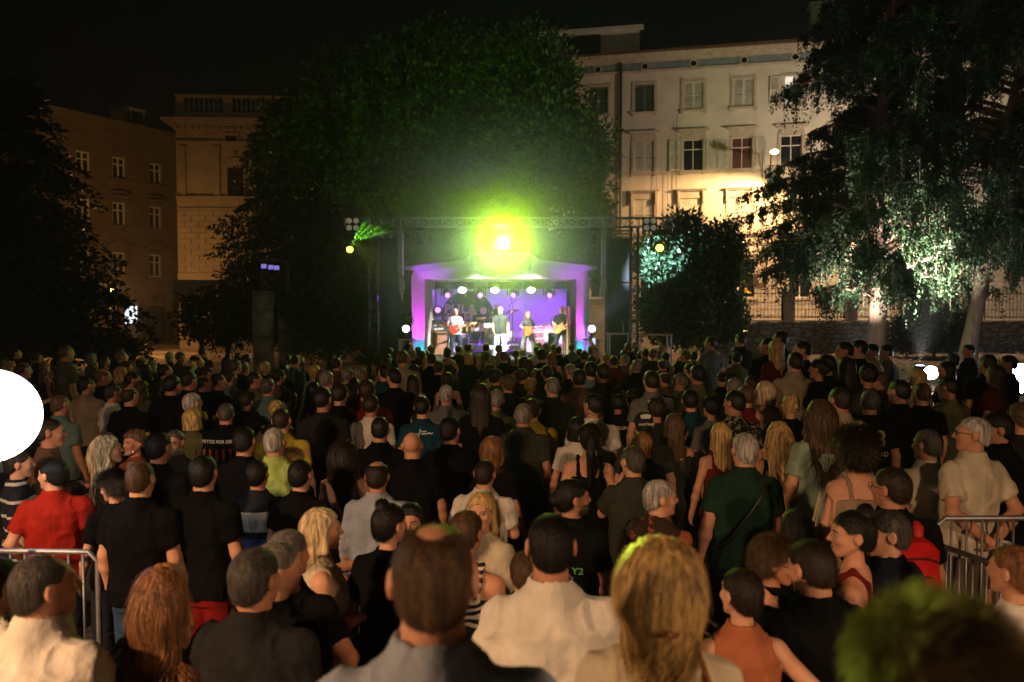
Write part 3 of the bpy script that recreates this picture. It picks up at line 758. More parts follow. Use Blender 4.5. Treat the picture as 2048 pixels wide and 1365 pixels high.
lit_warm = emis('lit_shop', (1.0, .55, .16), .10)
for x, a, b_, w, kind, row in wins:
    f = MB(); fr = .14; pj = .05
    f.span((x - w / 2 - fr, -pj, a - .02), (x - w / 2, -.001, b_)).span((x + w / 2, -pj, a - .02), (x + w / 2 + fr, -.001, b_)).span((x - w / 2 - fr, -pj, b_ + .001), (x + w / 2 + fr, -.001, b_ + fr))
    win = f.build('window', M_TRIM, fa.root)
    s_ = MB(); s_.span((x - w / 2 - .2, -.14, a - .11), (x + w / 2 + .2, -.001, a - .022)).span((x - w / 2 - .14, -.09, a - .22), (x - w / 2, -.001, a - .112)).span((x + w / 2, -.09, a - .22), (x + w / 2 + .14, -.001, a - .112)); s_.build('sill', M_TRIM, win)
    if row in (1, 2):
        h = MB(); q = b_ + fr + .22
        h.span((x - w / 2 - .1, -.04, b_ + fr + .002), (x + w / 2 + .1, -.001, q)).span((x - w / 2 - .2, -.16, q + .001), (x + w / 2 + .2, -.001, q + .07)).span((x - w / 2 - .28, -.26, q + .071), (x + w / 2 + .28, -.001, q + .14))
        if row == 2:
            for sd in (-1, 1): h.span((x + sd * (w / 2 + .10) - .05, -.17, b_ - .25), (x + sd * (w / 2 + .10) + .05, -pj - .001, q))
        h.build('hood', M_TRIM, win)
    pm = M_GLASS
    if kind == 'curtain': pm = M_CURT
    MB().span((x - w / 2 + .001, .20, a + .001), (x + w / 2 - .001, .22, b_ - .001)).build('pane', pm, win)
    if kind == 'ajar': MB().span((x - w / 2 + .02, .05, a + .02), (x + .02, .07, b_ - .02)).build('lit_gap', lit_room, win)
    c = MB(); fw = .05
    for xx in (x - w / 2 + fw / 2 + .002, x, x + w / 2 - fw / 2 - .002): c.span((xx - fw / 2, .15, a + .002), (xx + fw / 2, .197, b_ - .002))
    zc = a + (b_ - a) * .68
    for zz_ in (a + .03, zc, b_ - .03): c.span((x - w / 2 + .003, .155, zz_ - .025), (x + w / 2 - .003, .192, zz_ + .025))
    c.build('casement', M_SHUT, win)
    if kind in ('closed', 'gclosed'):
        mt = M_SHUT if kind == 'closed' else M_SHUTG
        for x0, x1 in ((x - w / 2 + .005, x - .004), (x + .004, x + w / 2 - .005)): shutter(MB(), x0, a + .01, x1, b_ - .01, .02).build('shutter', mt, win)
    elif kind in ('open', 'curtain'):
        for sd in (-1, 1):
            x0 = x + sd * (w / 2 + fr + .02); x1 = x0 + sd * w / 2; shutter(MB(), min(x0, x1), a + .01, max(x0, x1), b_ - .01, -pj - .05).build('shutter', M_SHUT, win)
    elif kind == 'ajar':
        shutter(MB(), x - w - .1, a, x - w / 2 - .1, b_, -pj - .05).build('shutter', M_SHUT, win)
        shutter(MB(), x + .12, a + .01, x + w / 2, b_ - .01, -.02).build('shutter', M_SHUT, win)
        MB().span((x - w / 2 - .02, -.06, a), (x - w / 2 + .14, .02, b_)).build('shutter_edge', M_SHUT, win)
# drain pipes and thin cables on the wall
for px, r_, z0, z1, nm in ((1241, .07, 2.0, ZC, 'drain_pipe'), (1352, .012, fz(460), fz(222), 'cable'), (1524, .012, fz(460), fz(300), 'cable'), (1313, .010, fz(470), fz(345), 'cable'), (1335, .010, fz(470), fz(345), 'cable')):
    x = fx(px, 400); MB().tube([(x, -.12, z0), (x, -.12, z1)], r_, 8).build(nm, M_IRON, fa.root)
sg = MB().span((fx(1521, 562) - .28, -.10, fz(575)), (fx(1521, 562) + .28, -.05, fz(548))).build('wall_plaque', pbr('plaque_brown', (.10, .05, .03), .6), fa.root)
def text_mesh(name, txt, size, mat, parent, M, extr=.01, bold=0.0, spacing=1.0):
    cu = bpy.data.curves.new(name, 'FONT'); cu.body = txt; cu.size = size; cu.extrude = extr; cu.offset = bold; cu.align_x = 'CENTER'; cu.align_y = 'CENTER'; cu.space_character = spacing
    t = bpy.data.objects.new(name, cu); COL.objects.link(t); bpy.context.view_layer.update()
    me = bpy.data.meshes.new_from_object(t.evaluated_get(bpy.context.evaluated_depsgraph_get())); bpy.data.objects.remove(t)
    o = link(name, me, parent, mat); o.matrix_local = M; return o
RX = Matrix.Rotation(R(90), 4, 'X')
M_YEL = pbr('yellow_lettering', (.75, .50, .03), .7, nscale=20, var=.1)
text_mesh('lettering', 'SF', .34, M_WHITE, sg, Matrix.Translation((fx(1521, 562), -.108, fz(562))) @ RX, .006, .01)
tk = text_mesh('window_letter', 'K', 1.25, M_YEL, fa.root, Matrix.Translation((fx(1484, 572), .10, fz(572))) @ RX, .01, .05)

# ------------------------------------------------------------------ left-hand buildings
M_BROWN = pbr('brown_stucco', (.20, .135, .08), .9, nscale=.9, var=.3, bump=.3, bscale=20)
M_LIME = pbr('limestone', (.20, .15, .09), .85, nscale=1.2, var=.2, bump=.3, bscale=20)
fb = Facade(60, 52.0, 392, 63.5, 'brown_townhouse', 'dim brown townhouse with pale shutters between the left cedar and the corner building')
bx = lambda px, py: fb.at(px, py)[0]
ops = []; wins = []; Hb = fb.at(250, 262)[1]
for row, (y0, y1) in enumerate(((315, 358), (405, 452), (505, 553))):
    for px in (165, 237, 310, 371):
        t = (px - 237) / 73; yy0 = y0 + t * (610 - y0) * .042; yy1 = y1 + t * (610 - y1) * .042
        x = bx(px, yy0); a = fb.at(px, yy1)[1]; b_ = fb.at(px, yy0)[1]; w = 1.05; ops.append((x - w / 2, a, x + w / 2, b_)); wins.append((x, a, b_, w, row))
x = bx(316, 620); ops.append((x - .75, .0, x + .75, fb.at(316, 612)[1])); wins.append((x, .0, fb.at(316, 612)[1], 1.5, 3))
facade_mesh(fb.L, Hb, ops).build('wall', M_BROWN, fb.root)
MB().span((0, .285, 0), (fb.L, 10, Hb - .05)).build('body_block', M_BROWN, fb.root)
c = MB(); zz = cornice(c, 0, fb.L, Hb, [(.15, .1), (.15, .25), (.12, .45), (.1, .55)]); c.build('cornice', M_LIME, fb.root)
c = MB(); cornice(c, 0, fb.L, fb.at(316, 580)[1], [(.12, .08), (.1, .18)], False); c.build('string_course', M_LIME, fb.root)
rf = MB(); rf.v += [(0, -.4, zz), (fb.L, -.4, zz), (fb.L, 6, zz + 1.6), (0, 6, zz + 1.6)]; rf.f += [[0, 1, 2, 3]]; rf.build('roof', M_ROOF, fb.root)
dx = bx(285, 258); dm = MB().span((dx - .8, .6, zz + .3), (dx + .8, 2.6, zz + 1.5)).build('dormer', M_BROWN, fb.root)
c = MB(); c.span((dx - .6, .54, zz + .5), (dx - .52, .598, zz + 1.4)).span((dx + .52, .54, zz + .5), (dx + .6, .598, zz + 1.4)).span((dx - .52, .54, zz + 1.32), (dx + .52, .598, zz + 1.4)); c.build('frame', M_WHITE, dm)
for x, a, b_, w, row in wins:
    f = MB(); f.span((x - w / 2 - .15, -.06, a), (x - w / 2, -.001, b_)).span((x + w / 2, -.06, a), (x + w / 2 + .15, -.001, b_)).span((x - w / 2 - .15, -.06, b_ + .001), (x + w / 2 + .15, -.001, b_ + .16)); win = f.build('window' if row < 3 else 'doorway', M_LIME, fb.root)
    if row < 3: MB().span((x - w / 2 - .25, -.18, a - .16), (x + w / 2 + .25, -.001, a - .002)).build('sill', M_LIME, win)
    MB().span((x - w / 2 + .001, .2, a + .001), (x + w / 2 - .001, .22, b_ - .001)).build('pane', M_GLASS, win)
    if row < 3:
        c = MB()
        for xx, fw in ((x - w / 2 + .07, .12), (x, .13), (x + w / 2 - .07, .12)): c.span((xx - fw / 2, .08, a + .002), (xx + fw / 2, .14, b_ - .002))
        for zz_ in (a + .06, a + (b_ - a) * .66, b_ - .06): c.span((x - w / 2 + .012, .085, zz_ - .05), (x + w / 2 - .012, .135, zz_ + .05))
        c.build('casement', M_SHUT, win)
    if row == 1:
        pts = [(x + .85 * math.cos(t), b_ + .5 + .32 * math.sin(t)) for t in [R(q) for q in range(180, -1, -15)]]; pts += [(x + .70, b_ + .5), ] ; pts2 = [(x + .68 * math.cos(t), b_ + .5 + .2 * math.sin(t)) for t in [R(q) for q in range(0, 181, 15)]]
        MB().prism(pts[:-1] + pts2, -.3, -.001).span((x - .9, -.3, b_ + .36), (x + .9, -.001, b_ + .495)).build('hood', M_LIME, win)
    if row == 2:
        MB().prism([(x - .9, b_ + .42), (x + .9, b_ + .42), (x, b_ + .95)], -.1, -.001).prism([(x - 1.0, b_ + .42), (x - .9, b_ + .42), (x, b_ + .95), (x + .9, b_ + .42), (x + 1.0, b_ + .42), (x, b_ + 1.05)], -.3, -.102).build('hood', M_LIME, win)
text_mesh('shop_lettering', 'A967\nBAR', .5, pbr_once('dark_letter', (.05, .03, .02)), fb.root, Matrix.Translation((bx(317, 602), -.03, fb.at(317, 603)[1])) @ RX, .01, .02)
# corner building with balustrade
fc = Facade(358, 50.0, 660, 50.5, 'corner_building', 'ornate limestone corner building with roof balustrade and arched window left of the stage trees')
cx = lambda px, py: fc.at(px, py)[0]; cz = lambda py: fc.at(470, py)[1]
H = cz(262); x0 = cx(380, 300)
ops = [(cx(455, 380), cz(400), cx(488, 380), cz(335)), (cx(450, 278), cz(285), cx(474, 278), cz(271)), (cx(560, 380), cz(400), cx(595, 380), cz(335))]
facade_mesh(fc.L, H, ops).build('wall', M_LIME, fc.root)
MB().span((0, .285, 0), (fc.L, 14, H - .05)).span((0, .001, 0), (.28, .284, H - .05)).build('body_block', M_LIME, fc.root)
c = MB(); zz = cornice(c, 0, fc.L, H, [(.15, .1), (.12, .2), (.16, .38), (.12, .6), (.12, .7)]); co = c.build('cornice', M_LIME, fc.root)
c = MB(); x = .1
while x < fc.L: c.span((x, -.36, H - .02), (x + .16, -.202, H + .148)); x += .42
c.build('dentils', M_LIME, co)
bal = MB(); bal.span((0, -.1, zz), (fc.L, .35, zz + .45)).span((0, -.12, zz + 1.35), (fc.L, .37, zz + 1.5)); x = 0.3; k = 0
while x < fc.L - .2:
    if k % 9 == 0: bal.span((x - .25, -.11, zz + .451), (x + .25, .36, zz + 1.349)); x += .5
    else: bal.lathe([(.07, 0), (.05, .1), (.12, .35), (.05, .7), (.09, .898)], (x, .12, zz + .451), 8); x += .3
    k += 1
bal.build('balustrade', M_LIME, fc.root)
for py, pr in ((290, [(.1, .08), (.1, .14)]), (402, [(.12, .1), (.14, .2)]), (420, [(.1, .1)]), (560, [(.2, .1), (.2, .18)])):
    c = MB(); cornice(c, 0, fc.L, cz(py), pr, False); c.build('string_course', M_LIME, fc.root)
for a_, b2 in ((362, 372), (428, 440), (520, 532), (610, 622)):
    o = MB().span((cx(a_, 350), -.12, cz(400)), (cx(b2, 350), -.001, cz(292))).span((cx(a_, 350) - .05, -.16, cz(302)), (cx(b2, 350) + .05, -.1201, cz(294))).build('pilaster', M_LIME, fc.root)
c = MB(); z_ = cz(556); k = 0
while z_ < cz(425):
    x = .0 - (k % 2) * .4
    while x < fc.L: c.span((max(x, 0) + .012, -.05, z_ + .012), (min(x + .85, fc.L) - .012, -.001, z_ + .33)); x += .87
    z_ += .35; k += 1
c.build('rustication', M_LIME, fc.root)
for i, (a, b_, d_, e) in enumerate(ops):
    win = MB().span((a - .14, -.07, b_), (a, -.001, e)).span((d_, -.07, b_), (d_ + .14, -.001, e)).span((a - .14, -.07, e + .001), (d_ + .14, -.001, e + .14)).build('window', M_LIME, fc.root)
    MB().span((a, .2, b_), (d_, .22, e)).build('pane', M_GLASS, win)
    if i != 1:
        m = (a + d_) / 2; r1 = (d_ - a) / 2 + .14
        pts = [(m + r1 * math.cos(t), e + .14 + .7 * r1 * math.sin(t)) for t in [R(q) for q in range(0, 181, 15)]]; MB().prism(pts, -.10, -.001).build('arch', M_LIME, win)
sgn = MB().span((-1.45, -.08, -.55), (1.6, .08, .62)).span((-1.5, -.1, .621), (1.65, .1, .70)).build('signboard', pbr('signboard_grey', (.13, .15, .14), .7, nscale=3, var=.2), loc=P(402, 587, 42))
tag(sgn, 'blank grey signboard under the corner building, above the traffic lights', 'signboard')
tag(MB().span((-.09, -.09, -P(372, 600, 42).z), (.09, .09, -.56)).build('sign_post', M_IRON, sgn), None)
# lit places far left
for (px, py, w_, h_, col, st, nm, lb, cat) in ((262, 630, .8, 1.1, (.85, .95, 1.0), 1.2, 'lit_shop_window', 'small white lit shop window at the foot of the brown townhouse', 'shop window'), (55, 685, 2.6, .45, (1, .52, .16), .9, 'lit_bus_shelter', 'low orange-lit shelter windows beneath the far left cedar', 'shelter'), (105, 703, 1.9, .32, (1, .7, .5), .9, 'lit_kiosk', 'pinkish lit kiosk windows beneath the left cedar', 'kiosk')):
    r0 = empty(nm, P(px, py, 50), 0, lb, cat); hz = -P(px, py, 50).z
    MB().span((-w_ / 2 - .1, .03, hz), (w_ / 2 + .1, .4, h_ / 2 + .2)).build('housing', M_IRON, r0)
    n_ = max(1, int(w_ / .55)); b = MB()
    for k in range(n_):
        xa = -w_ / 2 + k * w_ / n_; b.span((xa + .03, -.02, -h_ / 2), (xa + w_ / n_ - .03, .029, h_ / 2))
    b.build('window', emis(nm, col, st), r0)
# traffic signal
tr = empty('traffic_light', P(398, 640, 44), 0, 'traffic light showing red and green, under the grey signboard', 'traffic light')
zg = -P(398, 640, 44).z
MB().tube([(0, .1, zg), (0, .1, 1.1)], .05, 8).build('pole', M_IRON, tr)
for nm, (px, py), col in (('red_lamp', (403, 624), (1, .03, .04)), ('green_lamp', (393, 632), (.05, 1, .7))):
    p = P(px, py, 44) - tr.location; MB().span((p.x - .16, -.02, p.z - .2), (p.x + .16, .12, p.z + .2)).build('signal_head', M_BLACK, tr)
    MB().lathe([(.002, .02), (.11, .01), (.11, 0)], (p.x, -.02, p.z), 14, RX).build(nm, emis(nm, col, 9), tr)
# ================================================================== the stage
FS = .95                                      # stage floor height
DS = 26.0
sx = lambda px, d=DS: (px - 1024) * d / FPX
sz = lambda py, d=DS: P(1024, py, d).z
M_CONC = pbr('board_marked_concrete', (.50, .47, .42), .85, nscale=6, var=.22, bump=.5, bscale=14, stretch=(1, 1, 8))
M_ROOFC = pbr('pale_roof_sheet', (.42, .40, .38), .6, nscale=3, var=.2)
M_DRAPE = pbr('black_drape', (.012, .012, .013), .95, nscale=2, var=.3, bump=.6, bscale=3, stretch=(6, 1, .4))
M_CLOTHW = pbr('white_backcloth', (.62, .60, .64), .95, nscale=1.2, var=.08, bump=.2, bscale=2)
M_WOOD = pbr('warm_wood', (.42, .25, .13), .6, nscale=3, var=.3, stretch=(6, 6, .6))
M_DECK = pbr('stage_deck', (.045, .042, .04), .55, nscale=5, var=.4)
st = empty('concert_stage', (sx(1001), DS, 0), 0, 'concrete pavilion stage with rounded corners and a flared canopy, washed purple', 'stage')
ox = st.location.x; oy = DS
L = lambda px, d=DS: sx(px, d) - ox
xl, xr, il, ir, zt, zi = L(823), L(1178), L(850), L(1152), sz(531), sz(558)
rr = .42; pts = [(xl, .0), (xl, zt - rr)] + [(xl + rr - rr * math.cos(a), zt - rr + rr * math.sin(a)) for a in [R(q) for q in range(10, 91, 10)]]
pts += [(xr - rr + rr * math.sin(a), zt - rr + rr * math.cos(a)) for a in [R(q) for q in range(0, 91, 10)]] + [(xr, .0), (ir, .0), (ir, zi), (il, zi), (il, .0)]
MB().prism(pts, 0, 4.6).build('frame', M_CONC, st, bevel=.02)
MB().span((il + .001, .3, .3), (ir - .001, 4.6, FS)).span((xl - .1, -.25, .0), (xr + .1, .299, FS - .30)).build('stage_floor', M_DECK, st, bevel=.01)
MB().span((il + .01, -.24, FS - .299), (ir - .01, .31, FS + .002)).build('deck_front', M_DECK, st)
# canopy: two thin flared eaves and the raised hood between them
for sg_, e0, e1 in ((-1, L(938), L(810)), (1, L(1070), L(1193))):
    a, b_ = sz(529, 25.6), sz(538, 25.6)
    MB().prism([(e0, a), (e0, a + .16), (e1, b_ + .07), (e1 - sg_ * .0, b_), (e1 - sg_ * .55, b_ - .08)], -.4, 4.9).build('eave', M_ROOFC, st, bevel=.01)
h0, h1, hz0, hz1 = L(928), L(1079), sz(529, 25.7), sz(505, 25.7)
hp = [(h0, hz0)] + [(h0 + .62 * (1 - math.cos(a)), hz0 + (hz1 - hz0) * math.sin(a)) for a in [R(q) for q in range(15, 91, 15)]] + [(h1 - .62 * (1 - math.sin(a)), hz0 + (hz1 - hz0) * math.cos(a)) for a in [R(q) for q in range(0, 76, 15)]] + [(h1, hz0)]
MB().prism(hp, -.3, 4.8).build('hood', M_ROOFC, st, bevel=.01)
MB().span((L(943), -.55, sz(542)), (L(1062), -.02, sz(511))).build('hood_box', M_BLACK, st, bevel=.02)
MB().span((il + .001, 4.3, FS), (ir - .001, 4.55, zi)).build('rear_wall', M_CONC, st)
# dark inner portal and header cloth, timber cheek on the right
pq = 28.3
for qa, qb in ((857, 862), (1133, 1141)): MB().span((L(qa, pq), 2.2, FS + .003), (L(qb, pq), 2.4, zi - .01)).build('portal_post', M_BLACK, st)
MB().span((ir - .22, .6, FS + .004), (ir - .14, 4.2, zi - .9)).build('timber_cheek', M_WOOD, st)
bd = DS + 4.0; b = MB(); wv = []
n = 60; X0, X1, Z0, Z1 = L(842, bd), L(1142, bd), FS + .02, sz(556, bd)
bb = MB()
for i in range(n):
    a0, a1 = X0 + (X1 - X0) * i / n, X0 + (X1 - X0) * (i + 1) / n; ya, yb = 4.0 + .012 * math.sin(i * 1.1), 4.0 + .012 * math.sin((i + 1) * 1.1)
    bb.quad((a0, ya, Z0), (a1, yb, Z0), (a1, yb, Z1), (a0, ya, Z1)); bb.quad((a0, ya + .02, Z0), (a0, ya + .02, Z1), (a1, yb + .02, Z1), (a1, yb + .02, Z0))
bb.build('backcloth', M_CLOTHW, st)
hb = MB()
for i in range(n):
    a0, a1 = X0 + (X1 - X0) * i / n, X0 + (X1 - X0) * (i + 1) / n; ya, yb = 3.4 + .06 * math.sin(i * 1.7), 3.4 + .06 * math.sin((i + 1) * 1.7)
    hb.quad((a0, ya, sz(578, 29.4)), (a1, yb, sz(578, 29.4)), (a1, yb, zi + .05), (a0, ya, zi + .05)); hb.quad((a0, ya + .02, sz(578, 29.4)), (a0, ya + .02, zi + .05), (a1, yb + .02, zi + .05), (a1, yb + .02, sz(578, 29.4)))
hb.build('header_drape', M_DRAPE, st)
# festival roundel on the backcloth
pc = (L(936, bd), sz(636, bd)); rp = 53 * bd / FPX
po = empty('festival_banner', (ox + pc[0], oy + 3.93, pc[1]), 0, 'round black festival banner with cream and yellow lettering on the stage backcloth', 'banner')
MB().lathe([(.002, .012), (rp, .012), (rp, 0)], (0, 0, 0), 64, RX).build('disc', pbr('banner_black', (.018, .018, .016), .8), po)
M_CREAM = pbr('banner_cream', (.50, .40, .22), .8, nscale=20, var=.1)
bT = lambda px, py: Matrix.Translation(((px - 936) * bd / FPX, -.022, (636 - py) * bd / FPX)) @ RX
text_mesh('lettering', 'PULA', .46, M_CREAM, po, bT(921, 619), .004, .016, 1.12)
text_mesh('lettering', 'FILM', .46, M_CREAM, po, bT(920, 637), .004, .016, 1.12)
text_mesh('lettering', 'FESTIVAL', .46, M_YEL, po, bT(931, 655), .004, .016, 1.02)
for px, py, r_ in ((967, 622, 7), (932, 592, 2.4), (903, 603, 1.6), (948, 603, 1.6), (893, 637, 3.4), (957, 638, 2), (968, 641, 1.6), (922, 627, 1.3)):
    m = bT(px, py); MB().lathe([(.002, .008), (r_ * bd / FPX, .008), (r_ * bd / FPX, 0)], m.translation, 20, RX).build('dot', M_CREAM, po)
# ------------------------------------------------------------------ lights of the rig
def em_once(n, c, s):
    if n not in _PM: _PM[n] = emis(n, c, s)
    return _PM[n]
def moving_head(loc, aim, lensmat, k=1.0, up=False, label='', group=None, cat='stage light'):
    """clamp and base, two-armed yoke, barrel and glowing lens; hangs down unless up"""
    r0 = empty('moving_head_light', loc, 0, label, cat, group); s_ = 1 if up else -1
    MB().span((-.16 * k, -.12 * k, s_ * .0), (.16 * k, .12 * k, s_ * .13 * k)).span((-.03 * k, -.03 * k, -s_ * .10 * k), (.03 * k, .03 * k, -s_ * .001)).build('base', M_BLACK, r0, bevel=.01 * k)
    for q_ in (-1, 1): MB().span((q_ * .16 * k, -.06 * k, s_ * .131 * k), (q_ * .20 * k, .06 * k, s_ * .46 * k)).build('yoke_arm', M_BLACK, r0, bevel=.008 * k)
    c0 = Vector((0, 0, s_ * .38 * k)); q = (Vector(aim) - Vector(loc) - c0).to_track_quat('-Z', 'Y').to_matrix().to_4x4()
    MB().lathe([(.02, .20 * k), (.10 * k, .19 * k), (.14 * k, .12 * k), (.145 * k, 0), (.13 * k, -.10 * k), (.125 * k, -.17 * k), (.11 * k, -.17 * k)], c0, 20, q).build('barrel', M_BLACK, r0, smooth=False)
    ln = c0 + (q @ Vector((0, 0, -.172 * k)))
    MB().lathe([(.002, -.02 * k), (.05 * k, -.016 * k), (.078 * k, 0), (.002, .001)], ln, 20, q).build('lens', lensmat, r0, smooth=True)
    return r0, Vector(loc) + c0 + (q @ Vector((0, 0, -.24 * k)))
def par_can(loc, aim, lensmat, k=1.0, label='', group=None):
    r0 = empty('par_light', loc, 0, label, 'stage light', group)
    q = (Vector(aim) - Vector(loc)).to_track_quat('-Z', 'Y').to_matrix().to_4x4()
    MB().lathe([(.05 * k, .12 * k), (.10 * k, .10 * k), (.135 * k, .02 * k), (.14 * k, -.06 * k), (.13 * k, -.06 * k), (.125 * k, 0)], (0, 0, 0), 20, q).build('housing', M_BLACK, r0)
    MB().tube([(-.16 * k, 0, 0), (-.15 * k, 0, .22 * k), (.15 * k, 0, .22 * k), (.16 * k, 0, 0)], .012 * k, 6).build('bracket', M_BLACK, r0)
    ln = q @ Vector((0, 0, -.035 * k)); MB().lathe([(.002, 0), (.122 * k, 0), (.122 * k, .01)], ln, 20, q).build('lens', lensmat, r0)
    return r0, Vector(loc) + (q @ Vector((0, 0, -.12 * k)))
E_MAG = em_once('lens_magenta', (.75, .16, 1.0), 3); E_WHT = em_once('lens_white', (.86, .9, 1.0), 9); E_YEL = em_once('lens_yellow', (.75, 1.0, .04), 9)
E_MAIN = em_once('lens_main', (.80, 1.0, .25), 60)
g1 = 'moving heads hung inside the stage'; dH = 27.6; inner_bar = MB().tube([(sx(848, dH), dH, sz(560, dH)), (sx(1150, dH), dH, sz(560, dH))], .03, 8)
tag(inner_bar.build('lighting_bar', M_BLACK), 'horizontal black pipe carrying the lamps under the stage ceiling', 'lighting bar')
for i, px in enumerate((895, 960, 1026, 1098)):
    r0, lp = moving_head((sx(px, dH), dH - .05, sz(564, dH)), (sx(px + 14, 25), 24.6, 1.9), E_MAG, 1.05, label='black moving head with purple lens, %s inside the stage' % ('leftmost, above the left amplifier', 'above the round banner', 'above the drummer', 'rightmost, above the bass player')[i], group=g1)
    lamp('rig_beam_or_fill', 'SPOT', lp, 130, (.55, .12, 1.0), None, .06, (sx(px + 20, 29), 29.5, 1.9), 70, .8)
for i, px in enumerate((925, 990, 1062)):
    r0, lp = par_can((sx(px, dH), dH - .1, sz(579, dH)), (sx(px, 25), 25.2, 1.2), E_WHT, 1.15, label='white par light glowing %s inside the stage' % ('above the banner edge', 'above the singer', 'above the woman guitarist')[i].replace('woman ', 'long-haired '), group='white par lights inside the stage')
    lamp('par_beam', 'SPOT', lp, 60, (.9, .92, 1.0), None, .07, (sx(px, 25), 26.5, 1.0), 80, .7)
# purple wash of the backcloth, from added spots under the stage ceiling without fittings
for i, px in enumerate((870, 1012, 1118)):
    lamp('backcloth_wash', 'SPOT', (sx(px, 29), 28.6, zi - .35), (130, 150, 140)[i], (.32, .04, 1.0), None, .15, (sx((900, 1010, 1100)[i], 30), 30.0, 1.7), 120, .8)
# pillar uplights
for sd, px in ((-1, 836), (1, 1166)):
    r0, lp = par_can((sx(px, 25.5), 25.15, FS - .55 + .1), (sx(px), 26.0, 3.2), em_once('lens_violet', (.6, .2, 1), 4), .8, label='small par light at the foot of the %s stage pillar' % ('left' if sd < 0 else 'right'), group='uplights at the pillars')
    lamp('pillar_wash', 'SPOT', (sx(px, 25.0), 24.9, FS + .0), 420, (.80, .04, 1.0), None, .05, (sx(px + (3 if sd < 0 else -3)), 26.0, 2.4), 52, .9)
    lamp('pillar_cyan', 'SPOT', (sx(px, 25.6), 25.72, FS - .25), 120, (.03, .65, 1.0), None, .03, (sx(px), 26.03, 1.7), 46, .9)
# stage key light from the front truss
DT = 23.5
for px, tx_, en in ((840, 1050, 6800), (1187, 960, 6800)):
    lamp('front_key', 'SPOT', (sx(px, DT), DT + .12, sz(486, DT)), en, (1.0, .93, .88), None, .10, (sx(tx_, 27.2), 27.4, 1.5), 34, .6)
lamp('canopy_wash', 'SPOT', (sx(1290, DT), DT, sz(452, DT)), 90, (1.0, .72, .55), None, .1, (sx(1120), 26, 3.9), 14, .8)  # warm canopy fill, added with no lamp fitting
lamp('canopy_violet', 'SPOT', (sx(745, DT), DT, sz(600, DT)), 900, (.42, .06, 1.0), None, .1, (sx(870), 26, 3.9), 22, .8)  # violet canopy fill from the left, likewise added without a fitting
# ------------------------------------------------------------------ truss
M_TRUSS = pbr('black_truss', (.28, .28, .30), .4, metal=.6, nscale=9, var=.3)
M_TOWER = pbr('tower_black', (.03, .03, .032), .5, metal=.3, nscale=9, var=.3)
def truss(pa, pb, w, name, label, step=.5, cat='truss', r=.024):
    M_TRUSS = globals()['M_TRUSS'] if cat == 'truss' else M_TOWER
    pa, pb = Vector(pa), Vector(pb); d = (pb - pa); Ln = d.length; d.normalize(); up = Vector((0, 0, 1)) if abs(d.z) < .5 else Vector((0, 1, 0)); sd = d.cross(up).normalized(); up = sd.cross(d)
    r0 = empty(name, pa, 0, label, cat); ch = []
    offs = [(-.5, -.5), (.5, -.5), (.5, .5), (-.5, .5)]
    c = lambda k, t: sd * offs[k % 4][0] * w + up * offs[k % 4][1] * w + d * t
    for k in range(4): MB().tube([c(k, 0), c(k, Ln)], r, 8).build('chord', M_TRUSS, r0, smooth=True)
    n_ = max(2, round(Ln / step)); b = MB()
    for i in range(n_):
        a, e = Ln * i / n_, Ln * (i + 1) / n_
        for k in range(4): b.tube([c(k, a), c(k + 1, e)] if i % 2 else [c(k + 1, a), c(k, e)], r * .5, 5); b.tube([c(k, a), c(k + 1, a)], r * .5, 5)
    b.build('lattice', M_TRUSS, r0); return r0
zT = (sz(437, DT) + sz(454, DT)) / 2; wT = .26
truss((sx(690, DT), DT, zT), (sx(1349, DT), DT, zT), wT, 'front_truss', 'long horizontal black lattice truss spanning the front of the stage', .36)
truss((sx(747, DT), DT + .02, 0), (sx(747, DT), DT + .02, zT - .15), wT, 'truss_tower', 'left truss tower carrying the front truss', .5, 'truss tower')
truss((sx(1268, DT), DT + .02, .1), (sx(1268, DT), DT + .02, zT - .15), wT * .8, 'truss_tower', 'right truss tower carrying the front truss, beside the laurel bush', .5, 'truss tower')
r0, lpm = moving_head((sx(1007, DT), DT - .1, sz(471, DT) + .56), (0, 0, CAMZ), E_MAIN, 2.1, label='moving head blazing yellow-green straight at the audience, centre of the front truss', group='moving heads on the front truss')
lpm = P(1007, 485, DT - .62)
main = lamp('main_beam', 'SPOT', lpm, 1050, (.50, 1.0, .015), None, .12, (0, 0, CAMZ), 178, .05)
lamp('rig_beam_or_fill', 'SPOT', P(1007, 470, DT + .5), 1300, (.50, 1.0, .06), None, .12, P(975, 350, 34), 100, 1.0)  # green fill added to light the tree behind, from no lamp fitting
r1, lp1 = moving_head((sx(703, DT), DT - .1, sz(469, DT)), (sx(640, 10), 8, 2.2), E_YEL, 1.15, label='left moving head with small yellow lens, below the four-lamp blinder', group='moving heads on the front truss')
lamp('yellow_beam', 'SPOT', P(703, 484, DT - .4), 14000, (.80, 1.0, .06), None, .05, P(1890, 1310, 1.05), 2.2, .6)
for qx, qy in ((800, 345), (835, 372), (890, 385), (925, 415)): lamp('green_beam', 'SPOT', P(703, 484, DT - .4), 3800, (.25, 1, .05), None, .02, P(qx, qy, DT - 4.5), 5, .6)
r2, lp2 = moving_head((sx(1317, DT), DT - .1, sz(460, DT)), (sx(1300, 8), 8, 1.5), E_YEL, 1.35, label='right moving head with small yellow lens, in front of the laurel bush', group='moving heads on the front truss')
for px, py, lb in ((840, 462, 'moving head on the front truss right of the left hanging loudspeaker column'), (1187, 462, 'moving head on the front truss left of the right hanging loudspeaker column')):
    moving_head((sx(px, DT), DT, sz(456, DT)), (sx(px, 20), 20, 0), M_GLASS, .85, label=lb, group='moving heads on the front truss')
M_LAMPG = pbr('blinder_glass', (.7, .68, .55), .15, metal=.8, nscale=30, var=.2)
